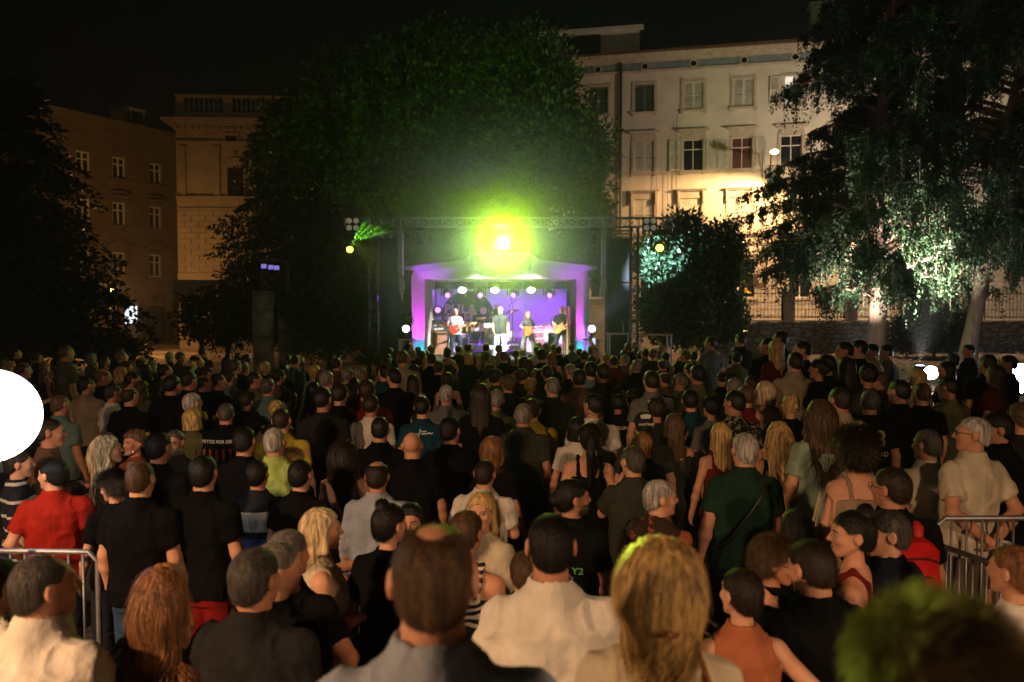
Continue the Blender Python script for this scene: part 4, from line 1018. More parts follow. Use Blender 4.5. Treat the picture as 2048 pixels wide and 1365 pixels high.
E_DIM = em_once('blinder_glow', (1.0, .9, .6), .10)
for px, lb in ((711, 'four-lamp blinder above the left yellow moving head'), (1295, 'four-lamp blinder beside the right truss tower')):
    r0 = empty('blinder_light', (sx(px, DT), DT - .28, sz(451, DT)), 0, lb, 'stage light', 'four-lamp blinders'); MB().span((-.21, -.02, -.21), (.21, .10, .21)).build('housing', M_BLACK, r0, bevel=.01)
    for a in (-1, 1):
        for c_ in (-1, 1): MB().lathe([(.002, .05), (.06, .04), (.082, 0), (.082, -.01)], (a * .1, -.03, c_ * .1), 16, RX).build('bulb', E_DIM, r0, smooth=True)
# ------------------------------------------------------------------ hanging loudspeaker columns and side scaffold
for px, lb in ((803, 'slim hanging loudspeaker column left of the stage'), (1206, 'slim hanging loudspeaker column right of the stage')):
    dd = 23.2; r0 = empty('line_array', (sx(px, dd), dd, sz(457, dd)), 0, lb, 'loudspeaker', 'hanging loudspeaker columns'); zz0 = r0.location.z; k = 0
    z_ = -.05
    while zz0 + z_ > sz(548, dd):
        MB().prism([(-.055, z_ - .15), (.055, z_ - .16), (.055, z_), (-.055, z_)], -.14, .14).build('cabinet', M_METAL, r0, bevel=.006); z_ -= .165
    MB().prism([(-.06, z_ - .02), (.07, z_ - .02), (.09, z_ - .32), (.02, z_ - .78), (-.07, z_ - .3)], -.03, .03).build('bottom_bracket', M_METAL, r0, bevel=.006)
    MB().tube([(0, 0, -.05), (0, 0, .28)], .02, 6).build('hanger', M_METAL, r0)
for x0, x1, lb, nm in ((1213, 1256, 'tall black draped loudspeaker stack right of the stage', 'loudspeaker_stack'), (755, 797, 'tall black draped loudspeaker stack left of the stage', 'loudspeaker_stack')):
    dd = 26.5; r0 = empty(nm, (sx((x0 + x1) / 2, dd), dd, 0), 0, lb, 'loudspeaker', 'black loudspeaker stacks'); hw = (x1 - x0) / 2 * dd / FPX
    MB().span((-hw, -.3, 0), (hw, .5, sz(566, dd))).build('lower_cabinet', M_DRAPE, r0, bevel=.02); MB().span((-hw, -.3, sz(566, dd) + .02), (hw, .5, sz(478, dd))).build('upper_cabinet', M_DRAPE, r0, bevel=.02)
    c = MB()
    for zz_ in (sz(462, dd), sz(468, dd)): c.tube([(-hw - .1, 0, zz_), (hw + .1, 0, zz_)], .035, 8)
    for xx in (-hw * .5, hw * .3): c.tube([(xx, 0, sz(478, dd)), (xx, 0, sz(460, dd))], .02, 6)
    c.build('rigging_bar', M_TRUSS, r0)
# side lamps on small truss stools
for px, lb in ((812, 'left'), (1184, 'right')):
    dd = 25.2; x = sx(px, dd); r0 = empty('truss_stool', (x, dd + .1, 0), 0, 'low square truss stool holding a lamp %s of the stage' % lb, 'truss stool', 'truss stools beside the stage'); zt_ = sz(681, dd); c = MB()
    w_ = .2
    for a in (-w_, w_):
        for b_ in (-w_, w_): c.tube([(a, b_, 0), (a, b_, zt_)], .022, 6)
    for a in (-w_, w_):
        for k in range(3): z0_ = zt_ * k / 3; c.tube([(-w_, a, z0_), (w_, a, z0_ + zt_ / 3)], .012, 5); c.tube([(w_, a, z0_), (-w_, a, z0_ + zt_ / 3)], .012, 5)
    c.build('frame', M_METAL, r0); MB().span((-.26, -.26, zt_ + .001), (.26, .26, zt_ + .03)).build('top_plate', M_METAL, r0)
    par_can((x, dd, sz(658, dd)), (x * .3, 0, 2.6), em_once('lens_cool', (.8, .88, 1), 14), .85, label='bright white floor lamp just %s of the stage' % lb, group='side lamps')
    MB().span((x - .03, dd + .02, zt_ + .031), (x + .03, dd + .08, sz(658, dd) - .1)).build('lamp_post_stub', M_BLACK, bpy.data.objects[r0.name]).matrix_parent_inverse = r0.matrix_world.inverted() if False else Matrix.Translation(-Vector(r0.location))
    lamp('side_lamp_beam', 'SPOT', P(px, 657, dd - .25), 18, (.75, .85, 1), None, .08, (x * .2, 10, 2.0), 120, .8)
# mixing tables right of the stage
for px0, px1, py, lb in ((1214, 1262, 666, 'pale-edged table right of the stage with small equipment on it'), (1274, 1342, 668, 'long dark table right of the right truss tower')):
    dd = 25.0; xa, xb = sx(px0, dd), sx(px1, dd); z_ = sz(py, dd); r0 = empty('equipment_table', ((xa + xb) / 2, dd, 0), 0, lb, 'table', 'equipment tables'); hw = (xb - xa) / 2
    MB().span((-hw, -.35, z_ - .05), (hw, .35, z_)).build('table_top', M_METAL if px0 < 1250 else M_WOOD, r0, bevel=.005)
    for a in (-1, 1):
        for b_ in (-1, 1): MB().span((a * (hw - .05) - .025, b_ * .3 - .025, .0), (a * (hw - .05) + .025, b_ * .3 + .025, z_ - .051)).build('leg', M_METAL, r0)
zt_ = sz(666, 25); r0 = empty('equipment_rack', (sx(1256, 25), 25, zt_), 0, 'small black rack frame standing on the pale-edged table', 'rack')
MB().span((-.2, -.12, .30), (.25, .15, .42)).build('console', M_BLACK, r0, bevel=.01); MB().tube([(-.15, 0, 0), (-.15, 0, .3)], .015, 6).tube([(.15, 0, 0), (.15, 0, .3)], .015, 6).build('stand', M_METAL, r0)
# ------------------------------------------------------------------ backline
M_TOLEX = pbr('amp_covering', (.02, .02, .02), .7, nscale=60, var=.4, bump=.3, bscale=90)
M_GRILLE = pbr('amp_grille', (.34, .17, .10), .9, nscale=70, var=.4, bump=.3, bscale=80)
M_GOLD = pbr('gold_panel', (.5, .33, .08), .35, metal=.7, nscale=20, var=.2)
M_CHROME = pbr('chrome', (.7, .7, .72), .15, metal=1.0, nscale=5, var=.1)
def amp(px0, px1, py0, py1, d, name, label, grille, panel=None, text=None, cat='amplifier', cover=M_TOLEX, depth=.35):
    x0, x1, z1, z0 = sx(px0, d), sx(px1, d), sz(py0, d), sz(py1, d) if py1 else FS + .003
    r0 = empty(name, ((x0 + x1) / 2, d, z0), 0, label, cat); hw, h = (x1 - x0) / 2, z1 - z0
    MB().span((-hw, 0, 0), (hw, depth, h)).build('cabinet', cover, r0, bevel=.015)
    zt_ = h - .03; zb = .03
    if panel: MB().span((-hw + .03, -.012, .03), (hw - .03, -.001, h * .38)).build('control_panel', panel, r0); zb = h * .38 + .01
    MB().span((-hw + .03, -.008, zb), (hw - .03, -.0012, zt_)).build('grille', grille, r0)
    MB().tube([(-hw * .4, depth / 2, h), (-hw * .3, depth / 2, h + .03), (hw * .3, depth / 2, h + .03), (hw * .4, depth / 2, h)], .01, 6).build('handle', M_BLACK, r0)
    if text: text_mesh('lettering', text, h * .36, M_WHITE, r0, Matrix.Translation((0, -.018, h * .70)) @ Matrix.Rotation(R(-4), 4, 'Y') @ RX, .004, .008)
    return r0
amp(859, 896, 669, None, 28.4, 'speaker_cabinet', 'tall tan-fronted guitar speaker cabinet at the left edge of the stage', M_GRILLE, cover=M_TOLEX)
amp(859, 896, 654, 668.5, 28.4, 'amplifier_head', 'black amplifier head with gold panel on the tan speaker cabinet', M_TOLEX, M_GOLD, 'Marshall')
amp(915, 937, 668, None, 28.6, 'combo_amplifier', 'grey-fronted combo amplifier with white trim behind the red guitar', pbr('grey_grille', (.10, .11, .13), .9, nscale=70, var=.3), cover=pbr('silver_trim', (.5, .5, .5), .5))
amp(1065, 1090, 677, None, 28.9, 'speaker_cabinet', 'white-piped diamond-grille cabinet behind the long-haired guitarist', pattern('diamond_grille', 'check', (.25, .10, .12), (.5, .42, .4), 9), cover=pbr('white_cover', (.6, .58, .55), .6))
amp(1066, 1089, 664, 676.5, 28.9, 'amplifier_head', 'diamond-grille amplifier with white surround on the white-piped cabinet', pattern('diamond_grille_small', 'check', (.22, .10, .12), (.5, .42, .4), 12), cover=_PM.get('x') or pbr('white_cover2', (.6, .58, .55), .6))
amp(1097, 1111, 675, None, 28.2, 'bass_cabinet', 'narrow black bass cabinet left of the bass player', M_TOLEX)
amp(1097, 1111, 667, 674.5, 28.2, 'bass_amplifier', 'small bass amplifier with green panel light on the narrow black cabinet', M_TOLEX, pbr('green_panel', (.05, .25, .12), .4))
r0, lp = moving_head((sx(875, 28.4), 28.55, sz(653, 28.4) + .06), (sx(875, 20), 20, 4.4), E_MAG, 1.25, up=True, label='black moving head standing on the left amplifier head', group='moving heads on the stage')
# drum riser and kit
dR = 28.4; rz0 = FS + .003; rz1 = sz(691, dR)
rs = empty('drum_riser', (sx(987, dR), dR, rz0), 0, 'low white-edged drum riser at the back of the stage', 'drum riser'); hw = 52 * dR / FPX
MB().span((-hw, -.3, rz1 - rz0 - .12), (hw, 1.35, rz1 - rz0)).build('deck', pbr('riser_white', (.6, .6, .6), .6), rs, bevel=.01)
for a in (-hw + .1, 0, hw - .1): MB().span((a - .04, -.25, 0), (a + .04, -.17, rz1 - rz0 - .121)).build('leg', M_METAL, rs); MB().span((a - .04, 1.2, 0), (a + .04, 1.28, rz1 - rz0 - .121)).build('leg', M_METAL, rs)
dk = empty('drum_kit', (sx(985, dR), dR + .45, rz1), 0, 'white drum kit with brass cymbals on the riser behind the singer', 'drum kit')
M_DRUM = pbr('white_drum_shell', (.62, .60, .58), .3, nscale=3, var=.08); M_HEAD = pbr('drum_head', (.68, .66, .62), .5, nscale=4, var=.08); M_BRASS = pbr('cymbal_brass', (.62, .45, .16), .3, metal=.9, nscale=12, var=.2)
def drum(x, y, z, r_, h, M=None, nm='drum'):
    o = MB().lathe([(r_, 0), (r_, h)], (x, y, z), 28, M).build(nm, M_DRUM, dk, smooth=False)
    for q in (0, h): MB().lathe([(r_ + .012, q - .012), (r_ + .014, q + .012), (r_ - .005, q + .013)], (x, y, z), 28, M).build('hoop', M_CHROME, o, smooth=False)
    MB().lathe([(.003, h + .004), (r_ - .006, h + .004), (r_ - .006, h)], (x, y, z), 28, M).build('drum_head', M_HEAD, o)
    return o
drum(.0, -.15, .30, .29, .42, RX, 'kick_drum')
text_mesh('logo', 'DW', .14, M_TOLEX, dk, Matrix.Translation((0, -.61, .33)) @ RX, .003, .01)
drum(-.22, -.02, .60, .15, .2, None, 'tom_drum'); drum(.16, -.02, .60, .16, .22, None, 'tom_drum'); drum(.60, .35, .12, .21, .40, None, 'floor_tom'); drum(-.55, .35, .48, .18, .14, None, 'snare_drum')
def stand(parent, x, y, z, h, tilt=None, tip=None, mat=M_CHROME, nm='stand', spread=.26):
    c = MB(); c.tube([(x, y, z + .12), (x, y, z + h)], .012, 6)
    for a in range(3): t = R(a * 120 + 20); c.tube([(x, y, z + .32), (x + spread * math.cos(t), y + spread * math.sin(t), z + .01)], .010, 5); c.tube([(x, y, z + .14), (x + spread * .5 * math.cos(t), y + spread * .5 * math.sin(t), z + .16)], .007, 5)
    if tip: c.tube([(x, y, z + h), tip], .010, 6)
    return c.build(nm, mat, parent)
for x, y, h, r_, tl in ((-.80, .05, 1.16, .24, 8), (-.42, -.25, .98, .20, -4), (.70, -.05, 1.22, .25, -12), (-.95, .45, .80, .17, 0)):
    o = stand(dk, x, y, 0, h, nm='cymbal_stand')
    MB().lathe([(.003, .025), (.03, .022), (.04, .008), (r_, -.012), (r_, -.016), (.003, -.004)], (x, y, h), 28, Matrix.Rotation(R(tl), 4, 'Y') @ Matrix.Rotation(R(12), 4, 'X')).build('cymbal', M_BRASS, o, smooth=True)
for x, y, h, tip, lb in ((1019, 28.0, 1.55, None, ''),):
    X_ = sx(x, y) - dk.location.x; stand(dk, X_, y - dk.location.y, 0, 1.45, tip=(X_ + .45, y - dk.location.y, 1.72), mat=M_BLACK, nm='boom_stand'); stand(dk, X_ + .12, y - dk.location.y + .1, 0, 1.4, tip=(X_ - .02, y - dk.location.y, 1.85), mat=M_BLACK, nm='boom_stand')
def mic_stand(px, d, h, label):
    r0 = empty('microphone_stand', (sx(px, d), d, FS + .003), 0, label, 'microphone stand', 'vocal microphone stands'); stand(r0, 0, 0, 0, h, mat=M_BLACK, nm='stand')
    MB().tube([(0, 0, h), (0, .02, h + .10), (0, .05, h + .17)], [.012, .014, .02], 8).build('microphone', M_BLACK, r0); MB().lathe([(.004, -.03), (.024, -.018), (.03, 0), (.024, .02), (.004, .03)], (0, .06, h + .195), 12).build('grille', M_CHROME, r0, smooth=True)
mic_stand(902, 26.8, 1.38, 'microphone stand in front of the guitarist in white'); mic_stand(985, 26.7, 1.34, 'microphone stand held by the singer'); mic_stand(1049, 26.7, 1.34, 'microphone stand in front of the long-haired guitarist')
# ------------------------------------------------------------------ the band
def band(px, d, head_py, label, rot, **k):
    floor = k.pop('floor', FS + .003); h = P(px, head_py, d).z - floor
    cols = {q: k.pop(q) for q in ('shirt_col', 'bottom_col', 'hair_col', 'skin', 'bmat', 'mat') if q in k}
    k.setdefault('res', .011); k.setdefault('hres', .009)
    return make_person(person_spec(face=True, **k), (sx(px, d), d, floor), rot, h, label=label, group='musicians on stage', **cols), h
dB = 27.4
GREY = (.45, .43, .40)
pa, _ = band(911, dB, 618.5, 'musician in white t-shirt playing a red electric guitar beside the left amplifier', 195, armr='strum', arml='fret', hair='short', hair_col=GREY, shirt_col=(.6, .6, .6), bottom_col=(.02, .025, .05), yaw=10, stance=.16)
ps, hs = band(1001, 27.2, 615, 'singer in dark green t-shirt and pale jeans standing centre stage', 168, armr=((.26, .14, 1.12), (.20, .20, .95)), arml=((.27, -.02, 1.12), (.28, .04, .88)), hair='short', hair_col=GREY, shirt_col=(.035, .045, .035), bottom_col=(.42, .48, .56), bmat=M_DENIM, g=1.12, yaw=-20, stance=.14)
pg, _ = band(1056, dB, 623.5, 'long-haired musician in black printed t-shirt playing an orange hollow-body guitar', 200, sex='f', armr='strum', arml='fret', hair='long', L=.45, hair_col=(.16, .08, .035), shirt_col=(.04, .04, .035), bottom_col=(.10, .11, .08), yaw=-5, stance=.22)
pb, _ = band(1123, dB, 614.5, 'musician in black shirt playing a natural wood bass guitar on the right of the stage', 172, armr='strum', arml='fret', hair='receding', hair_col=GREY, shirt_col=(.02, .02, .02), bottom_col=(.02, .03, .035), yaw=5, pitch=-14, stance=.2)
pd, _ = band(993, dR + 1.15, 607.5, 'drummer in black t-shirt behind the drum kit', 180, floor=rz1 + .003, armr='drum', arml='drum', hair='short', shirt_col=(.02, .02, .02), yaw=15)
def guitar(pr, name, label, body_col, neck_col, bass=False, hollow=False, guard=None):
    r_ = pr['root']; M = r_.matrix_basis.copy(); k = r_.scale.x
    r0 = empty(name, (0, 0, 0), 0, label, 'guitar')
    # local x runs along the neck towards the player's left hand, z up, built in the player's frame then placed
    A = Matrix.Translation((.04 if not bass else .02, .235, 1.03)) @ Matrix.Rotation(R(0), 4, 'Z') @ Matrix.Rotation(R(180), 4, 'Z') @ Matrix.Rotation(R(-17 if not bass else -26), 4, 'Y')
    r0.matrix_world = M @ A; s_ = 1.0
    out = [(-.24, .0), (-.225, .10), (-.16, .155), (-.08, .15), (-.01, .115), (.05, .12), (.13, .16), (.17, .14), (.13, .085), (.12, .03), (.13, -.04), (.17, -.10), (.15, -.13), (.08, -.12), (-.01, -.11), (-.09, -.15), (-.17, -.15), (-.23, -.09)]
    if hollow: out = [(-.25, 0), (-.23, .12), (-.15, .185), (-.05, .18), (.01, .13), (.07, .13), (.14, .15), (.17, .10), (.13, .05), (.13, -.03), (.15, -.10), (.08, -.14), (.01, -.13), (-.06, -.18), (-.16, -.18), (-.23, -.12)]
    if bass: out = [(x * 1.12, z * 1.0) for x, z in out]
    T = .045 if not hollow else .07
    MB().prism(out, -T / 2, T / 2).build('guitar_body', pbr(name + '_paint', body_col, .25, nscale=4, var=.15, spec=.6), r0, bevel=.008)
    nl = .50 if not bass else .66
    MB().span((.06, T / 2 + .001, -.022), (.13 + nl, T / 2 + .018, .022)).build('neck', pbr(name + '_neck', neck_col, .4, nscale=8, var=.2), r0)
    MB().prism([(.13 + nl + .001, -.022), (.13 + nl + .05, -.045), (.13 + nl + .19, -.03), (.13 + nl + .21, .01), (.13 + nl + .04, .04), (.13 + nl + .001, .022)], T / 2 - .004, T / 2 + .012).build('headstock', _PM.setdefault(name + 'hs', pbr(name + '_head', neck_col, .4)), r0)
    g_ = guard or (.6, .6, .55)
    MB().prism([(-.08, .0), (-.03, .085), (.06, .08), (.11, .03), (.10, -.06), (.02, -.09), (-.06, -.07)], T / 2 + .0005, T / 2 + .003).build('pickguard', pbr(name + '_guard', g_, .4), r0)
    c = MB()
    for x in (-.05, .0, .05): c.span((x - .012, T / 2 + .003, -.035), (x + .012, T / 2 + .012, .035))
    c.build('pickups', M_BLACK, r0); MB().span((-.14, T / 2 + .0005, -.03), (-.11, T / 2 + .012, .03)).build('bridge', M_CHROME, r0)
    MB().tube([(-.24, -.01, 0), (-.22, -.2, .25), (-.10, -.28, .42), (.08, -.20, .44), (.15, -.06, .25), (.14, -.01, .10)], .012, 6).build('strap', M_TOLEX, r0)
guitar(pa, 'electric_guitar', 'red electric guitar with mint pickguard held by the musician in white', (.45, .015, .012), (.5, .33, .15), guard=(.42, .55, .48))
guitar(pg, 'hollow_body_guitar', 'orange-red hollow-body guitar held by the long-haired musician', (.45, .10, .02), (.35, .16, .06), hollow=True, guard=(.5, .25, .08))
guitar(pb, 'bass_guitar', 'natural wood bass guitar held by the musician in black', (.60, .30, .09), (.55, .38, .18), bass=True)

lamp('canopy_violet', 'SPOT', (sx(1262, DT), DT, sz(600, DT)), 700, (.42, .06, 1.0), None, .1, (sx(1135), 26, 3.9), 24, .8)  # added violet fill on the right of the canopy, no fitting
lamp('truss_violet', 'SPOT', (sx(1003, 25), 25.0, sz(500, 25)), 240, (.3, .12, 1.0), None, .1, P(1010, 440, DT), 165, .3)  # violet fill added for the truss, no lamp fitting
lamp('side_lamp_spill', 'SPOT', P(1184, 655, 24.9), 9000, (.62, .80, 1.0), None, .08, P(1325, 500, 26.3), 30, .6)
lamp('side_lamp_spill', 'SPOT', P(812, 655, 24.9), 20, (.55, .65, 1.0), None, .08, P(690, 520, 27.0), 50, .7)
lamp('rig_beam_or_fill', 'SPOT', P(985, 560, 25.2), 10, (.25, .12, 1.0), None, .1, P(1005, 445, DT), 150, .5)  # dim violet fill added below the truss, not from a moving head
# ================================================================== trees and plants
def leafmat(n, col, trans=.0, rough=.55):
    m = pbr(n, col, rough, nscale=1.3, var=.45, spec=.35, detail=8); return m
M_LDARK = leafmat('foliage_dark', (.018, .035, .012)); M_LMID = leafmat('foliage_mid', (.032, .07, .02)); M_LCON = leafmat('foliage_conifer', (.055, .10, .042))
M_LLAUR = leafmat('foliage_laurel', (.045, .095, .045), rough=.35)
M_BARK = pbr('bark', (.36, .22, .16), .9, nscale=4, var=.45, bump=1.0, bscale=9, stretch=(2.5, 2.5, .5)); M_BARKD = pbr('bark_dark', (.06, .045, .03), .95, nscale=5, var=.3, bump=.8, stretch=(3, 3, .5))
def diamonds(Pn, D, Nn, ln, wd, fold=0.0):
    """one leaf-shaped quad per point: Pn base, D direction, Nn side hint"""
    S = np.cross(D, Nn); S /= np.linalg.norm(S, axis=1)[:, None] + 1e-6; ln = ln[:, None]; wd = wd[:, None]
    C = np.stack([Pn, Pn + D * ln * .45 + S * wd, Pn + D * ln, Pn + D * ln * .45 - S * wd], 1)
    return C.reshape(-1, 3)
def unit(a): return a / (np.linalg.norm(a, axis=1)[:, None] + 1e-9)
def leaves_obj(name, C, mat, parent, loc=(0, 0, 0)):
    n = len(C) // 4; me = mesh_np(name, C - np.array(loc), np.arange(4 * n).reshape(-1, 4), False); return link(name, me, parent, mat)
def sprays(rg, P0, D0, n, spread, ll, ww, droop=0.0):
    """n leaves scattered along each short spray that starts at P0 and runs along D0"""
    m = len(P0); t = rg.rand(m, n); Pn = (P0[:, None] + D0[:, None] * t[..., None] + rg.randn(m, n, 3) * spread); Pn[..., 2] -= droop * t ** 2
    D = unit((D0[:, None] * 1.0 + rg.randn(m, n, 3) * .55 * np.linalg.norm(D0, axis=1)[:, None, None]).reshape(-1, 3))
    Pn = Pn.reshape(-1, 3); q = len(Pn)
    return diamonds(Pn, D, rg.randn(q, 3), ll * (.6 + .8 * rg.rand(q)), ww * (.6 + .8 * rg.rand(q)))
def blob_points(rg, blobs, n):
    """points near the skin of a set of ellipsoids, with outward directions; uneven"""
    w_ = np.array([b[1][0] * b[1][2] for b in blobs]); w_ = w_ / w_.sum(); k = rg.choice(len(blobs), n, p=w_); u = unit(rg.randn(n, 3))
    C = np.array([b[0] for b in blobs])[k]; Rr = np.array([b[1] for b in blobs])[k]; lump = .80 + .24 * vnoise(u * 2.3 + k[:, None] * 3.1, (1.3, 1.3, 1.3)) + .1 * vnoise(u * 5 + k[:, None], (1, 1, 1))
    r_ = lump * (1 - .45 * rg.rand(n) ** 2.2)
    return (C + Rr * u * r_[:, None]).astype(np.float32), unit(u / Rr)
def branches(mb, base, top, n, rg, reach, r0):
    for i in range(n):
        t = rg.uniform(.3, .95); p = base.lerp(top, t); a = rg.uniform(0, 6.3); L_ = reach * (1.05 - .6 * t) * rg.uniform(.6, 1)
        e = p + Vector((math.cos(a) * L_, math.sin(a) * L_, rg.uniform(.1, .6) * L_)); m = p.lerp(e, .5) + Vector((0, 0, -.08 * L_)); mb.tube([p, m, e], [r0 * .4, r0 * .25, r0 * .08], 5)
def broad_tree(name, base, h, blobs, nspray, leaf, label, mat, seed, per=9, slen=.5, r0=.3, up=.35, cat='tree', spread=.12):
    rg = np.random.RandomState(seed); r_ = empty(name, base, 0, label, cat); B = Vector(base)
    tk = MB(); top = Vector((0, 0, h * .8)); tk.tube([Vector((0, 0, -.2)), Vector((.1, .05, h * .3)), Vector((-.05, .1, h * .6)), top], [r0, r0 * .75, r0 * .5, r0 * .15], 10); tk.build('trunk', M_BARKD, r_, smooth=True)
    bm_ = MB(); branches(bm_, Vector((0, 0, h * .1)), top, 14, rg, max(b[1][0] for b in blobs), r0); bm_.build('limbs', M_BARKD, r_)
    P0, O = blob_points(rg, [(np.array(b[0]) - np.array(base), b[1]) for b in blobs], nspray)
    D0 = unit(O * .8 + rg.randn(nspray, 3) * .5 + np.array([0, 0, up])) * slen * (.6 + .8 * rg.rand(nspray))[:, None]
    leaves_obj('crown', sprays(rg, P0, D0, per, spread, leaf, leaf * .28), mat, r_); return r_
p3 = lambda px, py, d: np.array(P(px, py, d))
def bl(px, py, d, rx, ry=None, dep=None):
    """ellipsoid blob seen at px,py with radii rx,ry in pixels"""
    s = d / FPX; ry = ry or rx; return (p3(px, py, d), (rx * s, (dep or rx) * s, ry * s))
g = lambda px, d: (sx(px, d), d, 0.0)
# the great dark tree behind the stage
broad_tree('broadleaf_tree', g(830, 37), 15, [bl(800, 300, 38, 215, 200), bl(700, 230, 37, 120, 120), bl(880, 180, 38, 170, 110), bl(1010, 260, 37, 140, 150), bl(620, 330, 37, 110, 140), bl(860, 440, 36, 150, 70), bl(690, 440, 36, 110, 80)], 9000, .24, 'huge dark broadleaf tree rising behind the stage, its crown lit yellow-green by the stage light', M_LMID, 11, 9, .7, .45)
broad_tree('broadleaf_tree', g(1090, 34), 11, [bl(1075, 300, 34, 110, 120), bl(1125, 330, 34, 70, 85), bl(1050, 180, 35, 85, 100), bl(1105, 200, 34, 42, 55), bl(1175, 290, 33, 30, 34), bl(1178, 350, 33, 28, 40), bl(1160, 390, 34, 40, 40), bl(1040, 400, 34, 90, 40)], 5200, .22, 'feathery-edged tree between the great dark tree and the pale apartment building', M_LMID, 12, 9, 1.0, .3, up=.9)
broad_tree('bush', g(1160, 33), 3.6, [bl(1170, 480, 33, 55, 45), bl(1120, 520, 33, 50, 40), bl(1195, 520, 33, 40, 45), bl(1190, 425, 33, 25, 28)], 1500, .16, 'sparse leafy bush behind the right end of the stage canopy', M_LMID, 13, 8, .4, .12, cat='bush')
# conical conifer in front of the corner building, layered cedar on the far left
def cedar(name, base, h, rad, label, mat, seed, tiers, perbr, droop, leaf, lean=0, zmin=.06, flat=.06, side=None):
    rg = np.random.RandomState(seed); r_ = empty(name, base, 0, label, 'tree')
    MB().tube([(0, 0, -.2), (lean * .3, 0, h * .4), (lean, 0, h * .8), (lean, 0, h)], [h * .022, h * .016, h * .007, .02], 10).build('trunk', M_BARKD, r_, smooth=True)
    P0 = []; D0 = []; lm = MB()
    for i in range(tiers):
        t = zmin + (1 - zmin) * (i + rg.rand() * .8) / tiers; n_ = max(4, int(perbr * (1 - t * .6)))
        for j in range(n_):
            a = rg.uniform(0, 6.283); L_ = rad * (1 - t) ** .8 * rg.uniform(.55, 1.1) + .3; z0 = h * t
            s = np.linspace(.12, 1, max(4, int(L_ * 3.2))); x = np.cos(a) * L_ * s + lean * t; y = np.sin(a) * L_ * s; z = z0 + L_ * (.10 * s - droop * s ** 2) + flat * rg.randn(len(s))
            if j % 2 == 0: lm.tube([(lean * t, 0, z0), (x[len(x) // 2], y[len(x) // 2], z[len(x) // 2]), (x[-1], y[-1], z[-1])], [.045, .03, .01], 4)
            for sd in (-1, 1):
                w_ = L_ * .30 * (1.05 - s) + .22; dx = -np.sin(a) * sd * w_ + np.cos(a) * .35; dy = np.cos(a) * sd * w_ + np.sin(a) * .35
                P0.append(np.stack([x, y, z], 1)); D0.append(np.stack([dx, dy, -.10 - .25 * rg.rand(len(s))], 1))
    lm.build('limbs', M_BARKD, r_); P0 = np.concatenate(P0); D0 = np.concatenate(D0)
    leaves_obj('crown', sprays(rg, P0, D0, 7, .06, leaf, leaf * .25, .1), mat, r_); return r_
cedar('cedar_tree', g(45, 30), 11.2, 4.7, 'broad dark cedar with drooping tiers at the far left behind the glowing globe', M_LDARK, 21, 34, 17, .32, .24, zmin=.10)
cedar('conifer_tree', g(578, 37), 12.2, 5.0, 'dark conical conifer in front of the ornate corner building', M_LDARK, 22, 34, 16, .25, .22, zmin=.14)
# laurel and shrubs around the stage
broad_tree('laurel_bush', g(1365, 27), 4.9, [bl(1330, 525, 27, 52, 52), bl(1385, 512, 27.5, 58, 44), bl(1440, 532, 28, 42, 52), bl(1350, 620, 27, 70, 80), bl(1430, 640, 28, 50, 70), bl(1368, 470, 27.5, 30, 26), bl(1440, 492, 28, 28, 26)], 5200, .17, 'tall glossy laurel bush right of the stage, its left side lit bluish white', M_LLAUR, 31, 8, .42, .16, up=.8, cat='bush')
broad_tree('shrub', g(655, 28), 4.9, [bl(640, 440, 29, 60, 50), bl(690, 470, 28, 45, 50), bl(620, 560, 29, 75, 80), bl(700, 560, 28.5, 45, 60), bl(660, 650, 28, 75, 60)], 4600, .16, 'tall dark shrub left of the stage with faint blue light on its leaves', M_LLAUR, 32, 8, .45, .14, up=.5, cat='bush')
broad_tree('shrub', g(450, 33), 3.4, [bl(440, 640, 33, 90, 55), bl(520, 620, 34, 60, 70), bl(590, 650, 33, 60, 55)], 2200, .16, 'low dark shrub mass under the conical conifer', M_LDARK, 33, 8, .4, .12, cat='bush')
broad_tree('shrub', g(800, 31), 3.4, [bl(780, 560, 31, 45, 70), bl(790, 640, 31, 40, 60)], 1500, .16, 'dark shrub filling the gap between the left loudspeaker stack and the pavilion', M_LDARK, 34, 8, .4, .1, cat='bush')
broad_tree('hedge', (sx(1868, 28), 28, ground(sx(1868, 28), 28)), 2.0, [bl(1850, 650, 28, 50, 48), bl(1900, 655, 28, 42, 48), bl(1810, 670, 28, 26, 34)], 2600, .10, 'clipped dark hedge between the two floodlit tree trunks', M_LDARK, 35, 8, .22, .06, cat='hedge', spread=.06)
def yucca(px, d, h, label, seed):
    rg = np.random.RandomState(seed); b = g(px, d); r_ = empty('yucca', b, 0, label, 'plant', 'spiky plants by the left buildings'); MB().tube([(0, 0, 0), (.05, 0, h * .5)], [.10, .07], 7).build('stem', M_BARKD, r_)
    n_ = 130; a = rg.rand(n_) * 6.283; e = rg.uniform(-.3, 1.45, n_); D = np.stack([np.cos(a) * np.cos(e), np.sin(a) * np.cos(e), np.sin(e)], 1)
    leaves_obj('leaves', diamonds(np.tile([.05, 0, h * .5], (n_, 1)), D, rg.randn(n_, 3), h * .55 * (.7 + .5 * rg.rand(n_)), np.full(n_, .025)), M_LLAUR, r_)
yucca(205, 31, 1.9, 'spiky yucca below the middle of the brown townhouse', 1); yucca(262, 31, 1.7, 'spiky yucca right of the white lit shop window', 2); yucca(735, 27.5, 1.6, 'spiky plant at the foot of the shrub left of the stage', 3)
